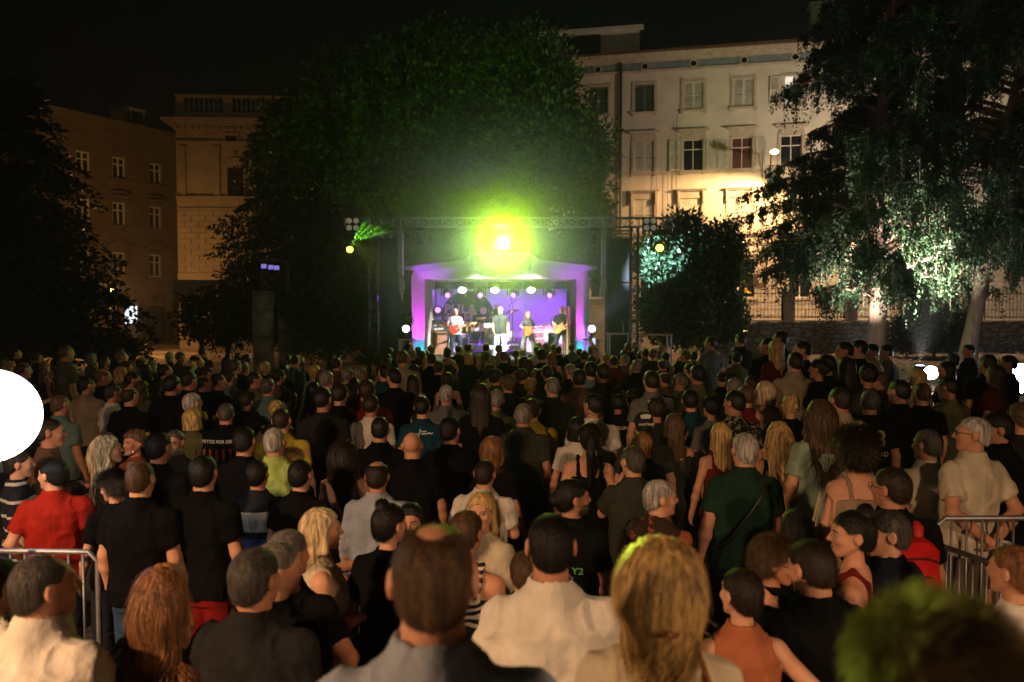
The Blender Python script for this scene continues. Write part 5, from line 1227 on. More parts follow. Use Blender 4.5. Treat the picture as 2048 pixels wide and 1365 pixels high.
# the two floodlit hanging conifers
def weeping(name, px, d, tilt, h, label, seed, n_limb, reach, zlo, foliage, leafn, top_px=None):
    rg = np.random.RandomState(seed); bx_ = sx(px, d); z0 = ground(bx_, d); r_ = empty(name, (bx_, d, z0), 0, label, 'tree', 'floodlit conifers on the bank'); tx, ty = tilt
    ax = [Vector((tx * (t ** 1.2) + .10 * math.sin(t * 9), ty * t, h * t)) for t in np.linspace(0, 1, 14)]; ax[0].z = -.15
    rad = [.24 * (1 - t) ** .8 * (1.0 + .45 * math.exp(-t * 30)) * (.80 if px > 1900 else 1) + .02 for t in np.linspace(0, 1, 14)]
    MB().tube(ax, rad, 14).build('trunk', M_BARK, r_, smooth=True)
    P0 = []; D0 = []; lm = MB(); NL = 0
    for i in range(n_limb):
        t = (i + rg.rand()) / n_limb; z = zlo + (h - zlo) * t ** 1.05; k = z / h * 13; i0 = min(12, int(k)); p = ax[i0].lerp(ax[i0 + 1], k - i0); a = rg.uniform(0, 6.283)
        L_ = reach * (1 - .62 * t) * rg.uniform(.55, 1.08) * (1.0 if t > .06 else .75); s = np.linspace(0, 1, 9)
        x = p.x + np.cos(a) * L_ * s; y = p.y + np.sin(a) * L_ * s; zz = z + L_ * (.62 * s - .58 * s ** 2.2)
        lm.tube(list(zip(x, y, zz)), [.065 * (1 - q) + .014 for q in s], 5)
        for q in rg.uniform(.40, 1, int(8 + L_ * 4.0)):
            j = min(7, int(q * 8)); f = q * 8 - j; c = np.array([x[j] + (x[j + 1] - x[j]) * f, y[j] + (y[j + 1] - y[j]) * f, zz[j] + (zz[j + 1] - zz[j]) * f]); o = unit(rg.randn(1, 3))[0] * np.array([1, 1, .2]) * rg.uniform(.15, .75)
            e = c + o; e[2] -= .05; hang = rg.uniform(.35, 1.35)
            if NL < 900 and rg.rand() < .5: lm.tube([tuple(c), tuple(e), (e[0], e[1], e[2] - hang * .7)], [.016, .010, .006], 4); NL += 1
            for u in (0, .33, .66): P0.append(c + o * u); D0.append((o * .3 + np.array([0, 0, -.25])))
            P0.append(e); D0.append(np.array([rg.randn() * .06, rg.randn() * .06, -hang]))
            P0.append(e - o * .2); D0.append(np.array([rg.randn() * .06, rg.randn() * .06, -hang * .7]))
    lm.build('limbs', M_BARK, r_, smooth=True)
    leaves_obj('crown', sprays(rg, np.array(P0), np.array(D0), leafn, .035, foliage, foliage * .24), M_LCON, r_); return r_
weeping('weeping_conifer', 1747, 24, (.55, .2), 13.5, 'tall floodlit hanging conifer with thick pinkish trunk, left of the clipped hedge', 41, 150, 4.5, 1.9, .095, 30)
weeping('weeping_conifer', 1932, 22.5, (2.6, .4), 13.0, 'floodlit conifer with slim leaning trunk at the right edge, right of the clipped hedge', 43, 120, 4.2, 3.0, .095, 30)
# floodlights in the grass
def uplight(px, py, d, aim, en, col, label, spot=75):
    p = P(px, py, d); z = ground(p.x, d); r_ = empty('ground_floodlight', (p.x, d, z), 0, label, 'floodlight', 'ground floodlights under the conifers')
    MB().span((-.10, -.06, 0), (.10, .06, .04)).tube([(-.12, 0, .02), (-.12, 0, .16)], .012, 6).tube([(.12, 0, .02), (.12, 0, .16)], .012, 6).build('bracket', M_IRON, r_)
    MB().span((-.11, -.08, .06), (.11, .08, .18)).build('housing', M_IRON, r_, bevel=.01); MB().span((-.09, -.06, .181), (.09, .06, .186)).build('lens', E_WHT, r_)
    lamp('floodlight_beam', 'SPOT', (p.x, d, z + .25), en, col, None, .08, aim, spot, .6)
# ------------------------------------------------------------------ stone wall, railings, pillar, gate columns on the left
def stone_mat():
    m = bpy.data.materials.new('rubble_stone'); nt, b = nodes(m); N = nt.nodes.new; Lk = nt.links.new; b.inputs['Roughness'].default_value = .95
    tc = N('ShaderNodeTexCoord'); mp = N('ShaderNodeMapping'); mp.inputs['Scale'].default_value = (2.2, 2.2, 5.5); Lk(tc.outputs['Object'], mp.inputs[0])
    vo = N('ShaderNodeTexVoronoi'); vo.feature = 'DISTANCE_TO_EDGE'; vo.inputs['Scale'].default_value = 1.1; Lk(mp.outputs[0], vo.inputs[0]); v2 = N('ShaderNodeTexVoronoi'); v2.inputs['Scale'].default_value = 1.1; Lk(mp.outputs[0], v2.inputs[0])
    no = N('ShaderNodeTexNoise'); no.inputs['Scale'].default_value = 5; no.inputs['Detail'].default_value = 8; Lk(tc.outputs['Object'], no.inputs[0])
    r1 = N('ShaderNodeValToRGB'); r1.color_ramp.elements[0].color = (.05, .045, .04, 1); r1.color_ramp.elements[1].position = .06; r1.color_ramp.elements[1].color = (.36, .33, .29, 1); Lk(vo.outputs[0], r1.inputs[0])
    mx = N('ShaderNodeMix'); mx.data_type = 'RGBA'; mx.blend_type = 'MULTIPLY'; mx.inputs[0].default_value = .75; Lk(r1.outputs[0], mx.inputs[6]); hs = N('ShaderNodeMapRange'); hs.inputs[1].default_value = .3; hs.inputs[2].default_value = .7; hs.inputs[3].default_value = .35; hs.inputs[4].default_value = 1.25; Lk(no.outputs[0], hs.inputs[0]); Lk(hs.outputs[0], mx.inputs[7]); Lk(mx.outputs[2], b.inputs['Base Color'])
    bu = N('ShaderNodeBump'); bu.inputs['Strength'].default_value = 1; bu.inputs['Distance'].default_value = .06; mr = N('ShaderNodeMapRange'); mr.inputs[2].default_value = .12; Lk(vo.outputs[0], mr.inputs[0]); Lk(mr.outputs[0], bu.inputs['Height']); Lk(bu.outputs[0], b.inputs['Normal']); return m
M_STONE = stone_mat()
dW = 30.5; xa, xb = sx(1466, dW), sx(2330, dW); zw = sz(641, dW)
ww = empty('stone_wall', (xa, dW, 0), 0, 'rough rubble retaining wall below the pale apartment building', 'wall')
b = MB(); n_ = 60; Lw = xb - xa
for i in range(n_):
    a0, a1 = Lw * i / n_, Lw * (i + 1) / n_; b.span((a0, .01 * math.sin(i * 2.3), 0), (a1 - .001, .5, zw - .08 + .012 * math.sin(i * 1.9)))
b.build('masonry', M_STONE, ww); MB().span((-.03, -.05, zw - .06), (Lw, .55, zw)).build('coping', M_TRIM, ww, bevel=.02)
fr0 = sx(1466, dW); i = 0
for px0, px1 in ((1466, 1568), (1592, 1700), (1712, 1830), (1850, 1960), (1975, 2090)):
    a, c_ = sx(px0, dW), sx(px1, dW); h_ = sz(578, dW) - zw; w_ = c_ - a
    lb = ['left end of the stone wall beside the stone pillar', 'left of the thick floodlit trunk', 'right of the thick floodlit trunk', 'behind the clipped hedge', 'at the right picture edge'][i]; i += 1
    r_ = empty('iron_railing', (a, dW + .2, zw + .002), 0, 'black iron railing panel, ' + lb, 'railing', 'railing panels on the wall')
    MB().span((0, -.02, .10), (w_, .02, .13)).span((0, -.02, h_ - .20), (w_, .02, h_ - .17)).build('rail', M_IRON, r_)
    for a_ in (0, w_): MB().tube([(a_, 0, 0), (a_, 0, h_ + .05)], .028, 6).build('post', M_IRON, r_)
    n_ = int(w_ / .135); bar = MB().tube([(0, 0, .05), (0, 0, h_ - .06)], .010, 5).lathe([(.002, .0), (.018, .02), (.002, .09)], (0, 0, h_ - .07), 6)
    pr_ = bar.build('bar', M_IRON, r_, loc=(w_ / n_, 0, 0))
    for k in range(2, n_): o = pr_.copy(); COL.objects.link(o); o.location.x = w_ * k / n_
for px, lb in ((1580, 'stone gate pier between the first two railing panels'), (1706, 'stone pier in the railings right of the thick floodlit trunk')):
    x = sx(px, dW); r_ = empty('gate_pier', (x, dW + .25, zw + .002), 0, lb, 'pier'); MB().span((-.2, -.22, 0), (.2, .22, sz(590, dW) - zw)).build('shaft', M_TRIM, r_, bevel=.02); MB().span((-.27, -.28, sz(590, dW) - zw + .001), (.27, .28, sz(583, dW) - zw)).build('cap', M_TRIM, r_, bevel=.01)
def drumcol(px0, px1, py, d, label, seed, sq=False, name='stone_column'):
    x0, x1 = sx(px0, d), sx(px1, d); r_ = empty(name, ((x0 + x1) / 2, d, 0), 0, label, 'column'); rr_ = (x1 - x0) / 2; z = 0; H_ = sz(py, d); rg = np.random.RandomState(seed)
    while z < H_ - .05:
        h_ = min(.86, H_ - z)
        if sq: MB().span((-rr_, -rr_, z + .01), (rr_, rr_, z + h_)).build('block', M_STONE2, r_, bevel=.03)
        else: MB().lathe([(rr_ - .03, z + .008), (rr_, z + .04), (rr_ + rg.uniform(-.01, .02), z + h_ * .5), (rr_, z + h_ - .03), (rr_ - .03, z + h_)], (rg.uniform(-.015, .015), 0, 0), 28).build('drum', M_STONE2, r_, smooth=False)
        z += h_
    return r_
M_STONE2 = pbr('weathered_stone', (.30, .27, .24), .95, nscale=2.4, var=.75, bump=.8, bscale=9)
drumcol(506, 548, 583, 25.0, 'tall ancient stone column stump left of the stage, nearer of the two', 1); drumcol(557, 592, 583, 29.5, 'shorter-looking stone column stump behind the nearer one', 2); drumcol(1429, 1464, 600, 28.0, 'dark square stone pillar at the left end of the retaining wall', 3, True, 'stone_pillar')
fr = empty('lamp_frame', (sx(526, 25), 25, sz(583, 25) + .002), 0, 'rusty steel frame with three small square lamps standing on the stone column', 'lamp frame'); w_ = (572 - 522) * 25 / FPX; h_ = sz(517, 25) - sz(583, 25); M_RUST = pbr('rusty_steel', (.16, .06, .05), .8, nscale=10, var=.4)
MB().span((-.04, -.03, 0), (.02, .03, h_)).span((w_ - .02, -.03, -.0), (w_ + .04, .03, h_ * .87)).build('upright', M_RUST, fr)
MB().box((w_ / 2, 0, h_ - .05), (w_ * 1.01, .05, .07), M=Matrix.Rotation(R(7), 4, 'Y')).box((w_ / 2, 0, h_ * .45), (w_ * 1.0, .05, .05), M=Matrix.Rotation(R(4), 4, 'Y')).build('crossbar', M_RUST, fr)
for px, py in ((528, 533), (542, 535), (553.5, 536)):
    p = P(px, py, 25) - fr.location; MB().span((p.x - .07, -.06, p.z - .065), (p.x + .07, .02, p.z + .065)).build('lamp', em_once('frame_lamp', (.38, .30, 1.0), .45), fr)
# ------------------------------------------------------------------ street lamp on the facade
lx, lz = fx(1550, 306), fz(306, 1550); lp = fa.root.matrix_world @ Vector((0, 0, 0)); MWf = Matrix.Translation(fa.o) @ Matrix.Rotation(fa.rz, 4, 'Z')
_q = fa.at(1549, 303, 2.5); wl = empty('street_lamp', (0, 0, 0), 0, 'orange street lamp on a bent arm fixed to the facade above the string course', 'street lamp'); wl.matrix_world = MWf
xw = fx(1537, 400); zb, zt_ = fz(401, 1537), fz(300, 1537)
MB().tube([(xw, -.10, zb), (xw, -.16, zb + .6), (xw + .02, -.9, zt_ - .4), (_q[0], -2.35, _q[1])], [.07, .05, .04, .035], 8).build('arm', M_IRON, wl, smooth=True)
hd = Vector((_q[0], -2.5, _q[1])); MB().lathe([(.03, .12), (.16, .08), (.22, -.02), (.20, -.03)], hd, 16, Matrix.Rotation(R(-25), 4, 'X')).build('lamp_head', M_METAL, wl); MB().lathe([(.002, -.12), (.13, -.08), (.19, -.025), (.002, -.02)], hd, 16, Matrix.Rotation(R(-25), 4, 'X')).build('lamp_glass', emis('sodium_glass', (1.0, .58, .20), 60), wl, smooth=True)
wlp = MWf @ (hd + Vector((0, -.05, -.3)))
# ================================================================== lamps that light the place
fn = fa.n
lamp('street_lamp_light', 'SPOT', wlp, 3300, (1.0, .55, .22), None, .12, wlp + Vector((fa.d.x * -.9, fa.d.y * -.9, -3)), 156, .35)
uplight(1712, 742, 22.6, P(1762, 300, 24.2), 1900, (1.0, .97, .88), 'small black floodlight left of the thick trunk, aimed up into the crown', 80)
lamp('floodlight_beam', 'SPOT', P(1716, 730, 22.6), 15000, (1.0, .90, .78), None, .08, P(1790, 200, 24.6), 46, .8)  # narrow beam added over the floodlight to reach the upper crown
uplight(1840, 742, 21.8, P(1885, 330, 22.9), 1300, (1.0, .96, .88), 'small black floodlight below the clipped hedge, aimed up into the crown', 72)
# unseen street lamps, added for the warm light on crowd and walls
def street_lamp(loc, h, en, col, label, r_=.16, aim=None):
    x, y, z = loc; r0 = empty('street_lamp', loc, 0, label, 'street lamp', 'street lamps added out of view')
    MB().tube([(0, 0, 0), (0, 0, 1.0), (0, 0, h)], [.09, .06, .045], 10).build('pole', M_IRON, r0, smooth=True); MB().lathe([(.03, .24), (.20, .12), (.26, .02), (.25, 0)], (0, 0, h), 18).build('lamp_head', M_IRON, r0); MB().lathe([(.002, -.14), (.13, -.11), (.2, -.0), (.002, .01)], (0, 0, h), 18).build('lamp_glass', emis('lamp_glass', col, 12), r0, smooth=True)
    if aim: lamp('street_lamp_light', 'SPOT', (x, y, z + h - .35), en, col, None, r_, (x + aim[0], y + aim[1], z + h - .35 + aim[2]), 132, 1.0)   # downward spot cone leaves the far rows dimmer
    else: lamp('street_lamp_light', 'POINT', (x, y, z + h - .35), en, col, None, r_)
street_lamp((-5.2, -.2, 0), 4.3, 2500, (1.0, .57, .30), 'street lamp added out of view behind the audience on the left', aim=(1.3, 1.8, -3.4))
street_lamp((4.6, -2.4, 0), 4.2, 1600, (1.0, .60, .34), 'street lamp added out of view behind the audience on the right', aim=(-1.1, 2.2, -3.4))
def globe(px, py, d, rpx, st, label, en, pole=True, col=(1, .97, .92), nm='globe_lamp', grp='glowing globe lamps'):
    p = P(px, py, d); r_ = rpx * d / FPX; gz = floor_z(p.x, d); r0 = empty(nm, (p.x, d, gz), 0, label, 'globe lamp', grp); zc = p.z - gz
    MB().lathe([(r_ * math.sin(R(a)) + .001, -r_ * math.cos(R(a))) for a in range(0, 181, 9)], (0, 0, zc), 40).build('globe', emis('globe_glow', col, st), r0, smooth=True)
    if pole: MB().tube([(0, 0, .02), (0, 0, zc - r_ - .05)], .025, 8).lathe([(.2, 0), (.2, .02), (.04, .04)], (0, 0, .001), 20).lathe([(.07, 0), (.06, .08)], (0, 0, zc - r_ - .07), 14).build('stand', M_IRON, r0)
    else: MB().lathe([(r_ * .6, 0), (r_ * .55, .05)], (0, 0, -.01), 18).build('base', M_IRON, r0)
globe(-22, 832, 5.0, 94, 4.5, 'large glowing white globe lamp at the left picture edge', 0)
globe(1862, 746, 18.5, 13, 60, 'small bluish white globe lamp glowing on the grass before the slim leaning trunk', 0, False, (.82, .86, 1.0))
globe(2040, 757, 15.5, 29, 40, 'bluish white globe lamp on the grass at the right picture edge', 0, False, (.86, .9, 1.0))

street_lamp((sx(222, 43), 43, 0), 3.6, 1900, (1.0, .50, .16), 'added street lamp hidden by the far left cedar, lighting the brown townhouse')  # unseen lamp added to light the left-hand buildings, as the next one
street_lamp((sx(515, 43), 43, 0), 3.4, 22, (1.0, .50, .16), 'added street lamp hidden by the low shrubs, lighting the corner building')
street_lamp((sx(1705, 34), 34.5, 0), 5.4, 260, (1.0, .48, .12), 'added street lamp behind the thick floodlit conifer, lighting the railings')

street_lamp((sx(1800, 33.5), 33.5, 0), 9.0, 2100, (1.0, .80, .60), 'added tall street lamp hidden by the floodlit conifers, lighting the upper facade')  # unseen lamp added to lift the upper facade
lamp('floodlight_beam', 'SPOT', P(1840, 730, 21.8), 10500, (1.0, .94, .82), None, .08, P(1880, 190, 23.2), 46, .8)  # added narrow beam for the high foliage, no fitting of its own
# ================================================================== the audience
C = dict(blk=(.005, .005, .006), chr=(.018, .018, .018), nvy=(.006, .009, .018), gry=(.16, .16, .15), dgr=(.035, .038, .028), wht=(.62, .58, .50), crm=(.50, .44, .32), bei=(.32, .26, .17), olv=(.10, .10, .05), red=(.30, .018, .010), drd=(.12, .015, .012),
         tea=(.10, .17, .17), grn=(.012, .034, .022), yel=(.42, .33, .04), lgn=(.36, .46, .12), mnt=(.26, .34, .24), org=(.36, .12, .055), lbl=(.28, .32, .38), blu=(.01, .045, .07), tan=(.26, .19, .13), rus=(.16, .05, .02), brn=(.10, .06, .04))
H = dict(blk=(.006, .005, .004), brn=(.022, .012, .007), lbr=(.10, .055, .025), aub=(.27, .12, .045), bld=(.58, .38, .14), pbl=(.66, .50, .28), gry=(.22, .20, .18), wht=(.50, .47, .42), dgy=(.08, .07, .06))
def solve(px, py, h, d=None):
    """depth at which a head of height h whose top is seen at px,py stands on the ground"""
    if d: return d
    q = 1.0
    while q < 23.5:
        p = P(px, py, q)
        if p.z - floor_z(p.x, q) - h < 0: return q
        q += .05
    return q
PLACED = []; SHORT = []
def head_to_stage(x, y): return math.degrees(math.atan2(-(sx(1005, 27) - x), 27 - y))
def put(px, py, label, h=None, d=None, rot=None, tag_=None, **k):
    sex = k.get('sex', 'm'); hh = h or (1.76 if sex == 'm' else 1.65); d = solve(px, py, hh, d); p = P(px, py, d); fz_ = floor_z(p.x, d); hh = p.z - fz_
    cols = dict(shirt_col=C[k.pop('c', 'blk')], hair_col=H[k.pop('hc', 'brn')], bottom_col=k.pop('bc', (.02, .022, .03)), skin=k.pop('skin', SKIN[len(PLACED) % 4]))
    if isinstance(cols['bottom_col'], str): cols['bottom_col'] = C[cols['bottom_col']]
    for q in ('mat', 'bmat'):
        if q in k: cols[q] = k.pop(q)
    near = d < 4.6
    k.setdefault('res', .009 if d < 5 else (.011 if d < 8 else .014)); k.setdefault('hres', .0055 if d < 3.5 else (.007 if d < 8 else .012))
    if k.get('hair', 'short') != 'bald': k.setdefault('nstr', 30000 if d < 4 else (8000 if d < 7 else 0))
    if d < 4: k['sw'] = .55; k['nstr'] = max(k.get('nstr', 0), 30000)
    else: k.setdefault('sw', 1.1)
    rot = head_to_stage(p.x, d) if rot is None else rot
    # heads sit slightly ahead of the feet, so the figure is placed by its head
    pr = make_person(person_spec(**k), (p.x, d, fz_), rot, hh, label=label, **cols)
    rv = random.Random(len(PLACED)); tl = 0 if d < 4 else 1; pr['root'].rotation_euler = (R(rv.uniform(-1.5, 2.5)) * tl, R(rv.uniform(-2.2, 2.2)) * tl, pr['root'].rotation_euler.z + (R(rv.uniform(-12, 12)) if d > 7 else 0)); bpy.context.view_layer.update() if d < 8 else None
    pr['k'] = hh / 1.75; pr['d'] = d; PLACED.append((px, py, d, hh)); SHORT.append((px, py, tag_ or label)); return pr
def onback(pr, text, size, z=1.30, mat=None, x=0.0, spacing=1.0, color=None):
    """print on the back of a shirt: letters snapped to the cloth"""
    me = pr['shirt'].data; bv = BVHTree.FromPolygons([v.co for v in me.vertices], [p.vertices for p in me.polygons])
    cu = bpy.data.curves.new('print', 'FONT'); cu.body = text; cu.size = size; cu.align_x = 'CENTER'; cu.align_y = 'CENTER'; cu.offset = size * .02; cu.space_character = spacing
    t = bpy.data.objects.new('print', cu); COL.objects.link(t); bpy.context.view_layer.update(); m = bpy.data.meshes.new_from_object(t.evaluated_get(bpy.context.evaluated_depsgraph_get())); bpy.data.objects.remove(t)
    for v in m.vertices:
        vx, vz = v.co.x + x, v.co.y + z; hit = bv.ray_cast(Vector((vx, -.6, vz)), Vector((0, 1, 0)))
        v.co = Vector((vx, (hit[0].y if hit[0] else -.12) - .004, vz))
    o = link('shirt_print', m, pr['shirt'], mat or M_WHITE); return o
def strap_over(pr, name, pts, r_, mat, parent=None):
    o = MB().tube(pts, r_, 8).build(name, mat, parent or pr['root'], smooth=True); return o
NEEDN = dict(nstr=0)
# ---------------- nearest people, standing on the steps
a = put(866, 1058, 'person in pale blue-grey collared shirt, closest in the middle, back to the viewer', d=1.66, h=1.78, rot=2, c='lbl', hair='buzz', hc='lbr', shirt='long', collar=1, g=1.12, skin=SKIN[0], nstr=30000, sw=.6, crown=True)
b = put(1102, 1034, 'person in plain white t-shirt seen from behind, between the blue-grey shirt and the beige top', d=2.95, rot=0, c='wht', hair='buzz', hc='blk', g=1.08, skin=SKIN[3], nstr=26000, sw=.8, collar=1, armr='fold', arml='fold')
a = put(1318, 1092, 'person in beige top with brown shoulder strap, hair loosely clipped at the nape', d=2.05, rot=-4, sex='f', c='crm', hair='shag', hc='bld', nstr=26000, sw=.8, hres=.005, g=1.15)
strap_over(a, 'bag_strap', [(.115, -.20, .95), (.125, -.175, 1.2), (.125, -.12, 1.40), (.10, -.02, 1.475), (.09, .10, 1.38), (.05, .18, 1.0)], .011, pbr_once('strap_leather', (.22, .08, .03)))
head_part(a['root'], 'hair_clip', MB().tube([(-.03, -.150, -.085), (0, -.162, -.08), (.035, -.150, -.085)], .009, 8), pbr_once('tortoise', (.12, .03, .012), .25), a['M'])
put(1888, 1256, 'person with dark curly hair cut off by the bottom right edge, nearest to the viewer', d=1.05, rot=8, sex='f', c='blk', hair='curly', hc='brn', hmat=M_HAIRT, nstr=40000, sw=.6, hres=.005)
put(84, 1116, 'person in white collared shirt at the bottom left, head turned to the right', d=2.8, rot=-18, yaw=-24, c='wht', hair='receding', hc='dgy', shirt='long', collar=1, g=1.3, nstr=16000, sw=.8)
put(-14, 1122, 'person in white floral shirt cut by the left picture edge below the barrier', d=3.15, rot=-20, c='wht', hair='short', hc='brn', mat=pattern('floral_white', 'blob', (.6, .55, .45), (.05, .05, .05), 30))
put(326, 1136, 'person with long wavy hair over a black top at the bottom left', d=3.0, rot=-8, sex='f', c='blk', hair='wavy', hc='aub', L=.72, nstr=12000, sw=.8)
put(508, 1104, 'person in charcoal t-shirt left of the blue-grey shirt, arms down', d=2.95, rot=-10, yaw=-10, c='chr', hair='short', hc='dgy', g=1.12, nstr=16000, sw=.7)
put(551, 1092, 'person in black shirt half hidden behind the charcoal t-shirt, facing right', d=3.25, rot=-30, yaw=-30, c='blk', hair='short', hc='gry')
put(574, 1066, 'person in black t-shirt behind the charcoal t-shirt, left of the white sleeveless top', d=3.7, rot=-14, yaw=-18, c='blk', hair='short', hc='gry', g=1.1, arml='pocket', armr='hips')
put(1485, 1142, 'person in rust-orange sleeveless top with elbows out, seen from behind', d=3.15, rot=2, yaw=22, sex='f', c='org', hair='short', hc='brn', shirt='vest', armr='hips', arml='hips', g=1.05)
a = put(1546, 1084, 'person with glasses and bright smile embracing the person in the dark jacket', d=3.9, rot=-112, yaw=0, pitch=-8, sex='f', c='blk', hair='curly', hc='lbr', glasses=True, face=True, shirt='long', armr='hug', arml='hug', res=.008)
put(1632, 1088, 'person in black long-sleeved jacket embracing the person with glasses', d=3.35, rot=16, yaw=10, pitch=-12, c='blk', hair='short', hc='brn', shirt='long', armr='hug', arml='hug', g=1.12)
put(1776, 1026, 'person in dark navy t-shirt facing left, in front of the red backpack', d=3.95, rot=32, yaw=48, c='nvy', hair='short', hc='dgy', face=True, g=1.1, skin=SKIN[2])
a = put(1708, 1026, 'person in dark red top with cream strap, smiling to the left', d=3.85, rot=62, yaw=22, sex='f', c='drd', hair='topbun', hc='blk', face=True, shirt='tank', skin=SKIN[0])
strap_over(a, 'cream_strap', [(.10, -.14, 1.0), (.125, -.135, 1.25), (.115, -.08, 1.43), (.10, -.0, 1.455), (.10, .12, 1.36)], .014, pbr_once('cream_strap', (.55, .48, .36)))
a = put(1797, 934, 'person wearing a large red backpack over a black t-shirt, head turned left', d=4.7, rot=-4, yaw=40, c='blk', hair='short', hc='brn', glasses=True, g=1.08)
onback(a, 'V-M\nRCL', .055, 1.40, x=-.02)
F_ = Fld((-.22, -.38, .9), (.22, -.06, 1.5), .009); F_.loft([.98, 1.02, 1.2, 1.38, 1.43], [.12, .15, .16, .145, .10], [.07, .095, .10, .09, .05], [-.22] * 5, k=.01, p=3.2); F_.loft([1.0, 1.03, 1.15, 1.19], [.10, .12, .12, .10], [.03, .04, .04, .03], [-.32] * 4, k=.012, p=3.5)
V_, Q_, G_ = F_.mesh(wrinkle(.9)); bp = link('backpack', mesh_np('backpack', V_, Q_), None, M_CLOTH, color=(.42, .012, .015)); bp.matrix_world = a['root'].matrix_basis @ Matrix.Translation((0, 0, -.02)); tag(bp, 'red backpack with black zips worn over a black t-shirt', 'backpack')
c_ = MB()
for zz_ in (1.36, 1.26, 1.10): c_.tube([(-.13, -.30, zz_ - .03), (-.06, -.325 if zz_ > 1.2 else -.36, zz_), (.06, -.325 if zz_ > 1.2 else -.36, zz_), (.13, -.30, zz_ - .03)], .006, 6)
c_.build('zips', M_BLACK, bp)
for sd_ in (-1, 1): MB().tube([(sd_ * .09, -.14, 1.38), (sd_ * .105, -.10, 1.455), (sd_ * .11, .0, 1.468), (sd_ * .12, .10, 1.38), (sd_ * .13, .12, 1.2)], [.026, .03, .03, .028, .02], 8).build('shoulder_strap', pbr_once('strap_red', (.40, .012, .015)), bp, smooth=True)
put(2032, 1096, 'person in white shirt cut by the right picture edge below the barrier', d=3.4, rot=30, sex='f', c='wht', hair='short', hc='aub', shirt='long', armr='fold', arml='fold', collar=1)
# ---------------- second line
a = put(646, 1018, 'person in cream sleeveless top holding a wine glass, facing right', d=4.25, rot=-72, yaw=-6, sex='f', c='crm', hair='blunt', hc='pbl', face=True, arml='drink', armr='drink', shirt='vest', skin=SKIN[2], nstr=9000)
def held(pr, name, mb, mat, label, cat, side=1, off=(0, .06, .06), spec=None, **k):
    E, W = ARMS[spec or 'drink']; M_ = pr['root'].matrix_basis; o = mb.build(name, mat, **k); o.matrix_world = M_ @ Matrix.Translation((side * (W[0] + off[0]), W[1] + off[1], W[2] + off[2])); tag(o, label, cat); return o
M_CLR = pbr('drinking_glass', (.5, .5, .5), .05, nscale=4, var=.1, spec=.9)
def wineglass(): return MB().lathe([(.035, 0), (.034, .004), (.005, .01), (.004, .085), (.012, .095), (.038, .13), (.040, .16), (.033, .20), (.030, .20), (.037, .16), (.034, .13), (.008, .10)], (0, 0, 0), 18)
def cup(): return MB().lathe([(.028, 0), (.036, .12), (.034, .12), (.026, .006)], (0, 0, 0), 16)
held(a, 'wine_glass', wineglass(), M_CLR, 'wine glass held by the person in the cream sleeveless top', 'wine glass', 1, (-.02, .09, -.06), smooth=True)
put(767, 1012, 'person in black with a dark bun, hugged by the smiling person with the wristband', d=4.2, rot=-20, yaw=-18, sex='f', c='blk', hair='topbun', hc='blk', h=1.6)
a = put(829, 1014, 'smiling person facing the camera with an arm and pale wristband round a friend', d=4.65, rot=170, yaw=10, sex='f', c='blk', hair='long', L=.7, hc='blk', face=True, armr=((.42, .12, 1.36), (.62, .30, 1.32)), arml='down', skin=SKIN[0])
W_ = Vector((.57, .26, 1.325)); MB().lathe([(.033, -.014), (.036, 0), (.033, .014), (.031, .0)], W_, 16, (Vector((.20, .18, -.04))).to_track_quat('Z', 'Y').to_matrix().to_4x4()).build('wristband', pbr_once('band_white', (.6, .58, .45)), a['root'])
put(929, 1018, 'person in black dress with white scroll pattern, short layered hair', d=4.0, rot=-12, yaw=-12, sex='f', hair='short', hc='lbr', shirt='dress', mat=pattern('scroll_print', 'swirl', (.015, .015, .015), (.55, .5, .42), 6.5))
a = put(974, 988, 'person in white blouse and black vest facing the camera, hand on chest', d=4.7, rot=150, yaw=20, sex='f', c='crm', hair='straight', L=.75, hc='bld', face=True, shirt='long', armr='chin', arml='down', skin=SKIN[2])
put(1050, 1108, 'person barely visible behind the white t-shirt, only one side of the head showing', d=3.9, rot=0, c='blk', hair='short', hc='lbr')
a = put(1136, 956, 'person in black t-shirt with green letters on the arm, hair tied back, facing right', d=4.9, rot=-30, yaw=-42, c='blk', hair='bun', hc='blk', face=True, beard=(.03, .02, .012), arml='pocket', armr='pocket')
onback(a, 'Y2', .06, 1.22, mat=pbr_once('green_print', (.12, .35, .12)), x=.11)
a = put(1314, 960, 'person in dark rust-patterned shirt with white collar, facing right', d=5.0, rot=-42, yaw=-40, hair='short', hc='wht', face=True, collar=0, g=1.1, mat=pattern('rust_print', 'blob', (.03, .018, .012), (.22, .06, .025), 7), skin=SKIN[2])
MB().tube([(.07 * math.cos(t), -.012 + .068 * math.sin(t), 1.497 - .024 * math.sin(t)) for t in [R(q) for q in range(0, 361, 24)]], .010, 8).build('white_collar', M_WHITE, a['root'], smooth=True)
a = put(1475, 870, 'person in dark green t-shirt with a black strap across the back', d=5.7, rot=2, yaw=8, c='grn', hair='short', hc='wht', g=1.1, skin=SKIN[0], bc=(.02, .025, .03))
strap_over(a, 'crossbody_strap', [(.135, .04, 1.44), (.12, -.10, 1.42), (.06, -.150, 1.33), (-.03, -.162, 1.2), (-.13, -.15, 1.04), (-.185, -.05, .95)], .016, M_BLACK)
put(1272, 893, 'person in dark grey-green t-shirt with a hand at the chin', d=6.0, rot=10, yaw=18, c='dgr', hair='short', hc='dgy', arml='chin')
put(278, 924, 'person in black t-shirt and blue jeans standing at the end of the left barrier', d=5.15, rot=-6, yaw=2, c='blk', hair='buzz', hc='lbr', g=1.12, bc=(.03, .06, .13), bmat=M_DENIM, skin=SKIN[2], nstr=9000)
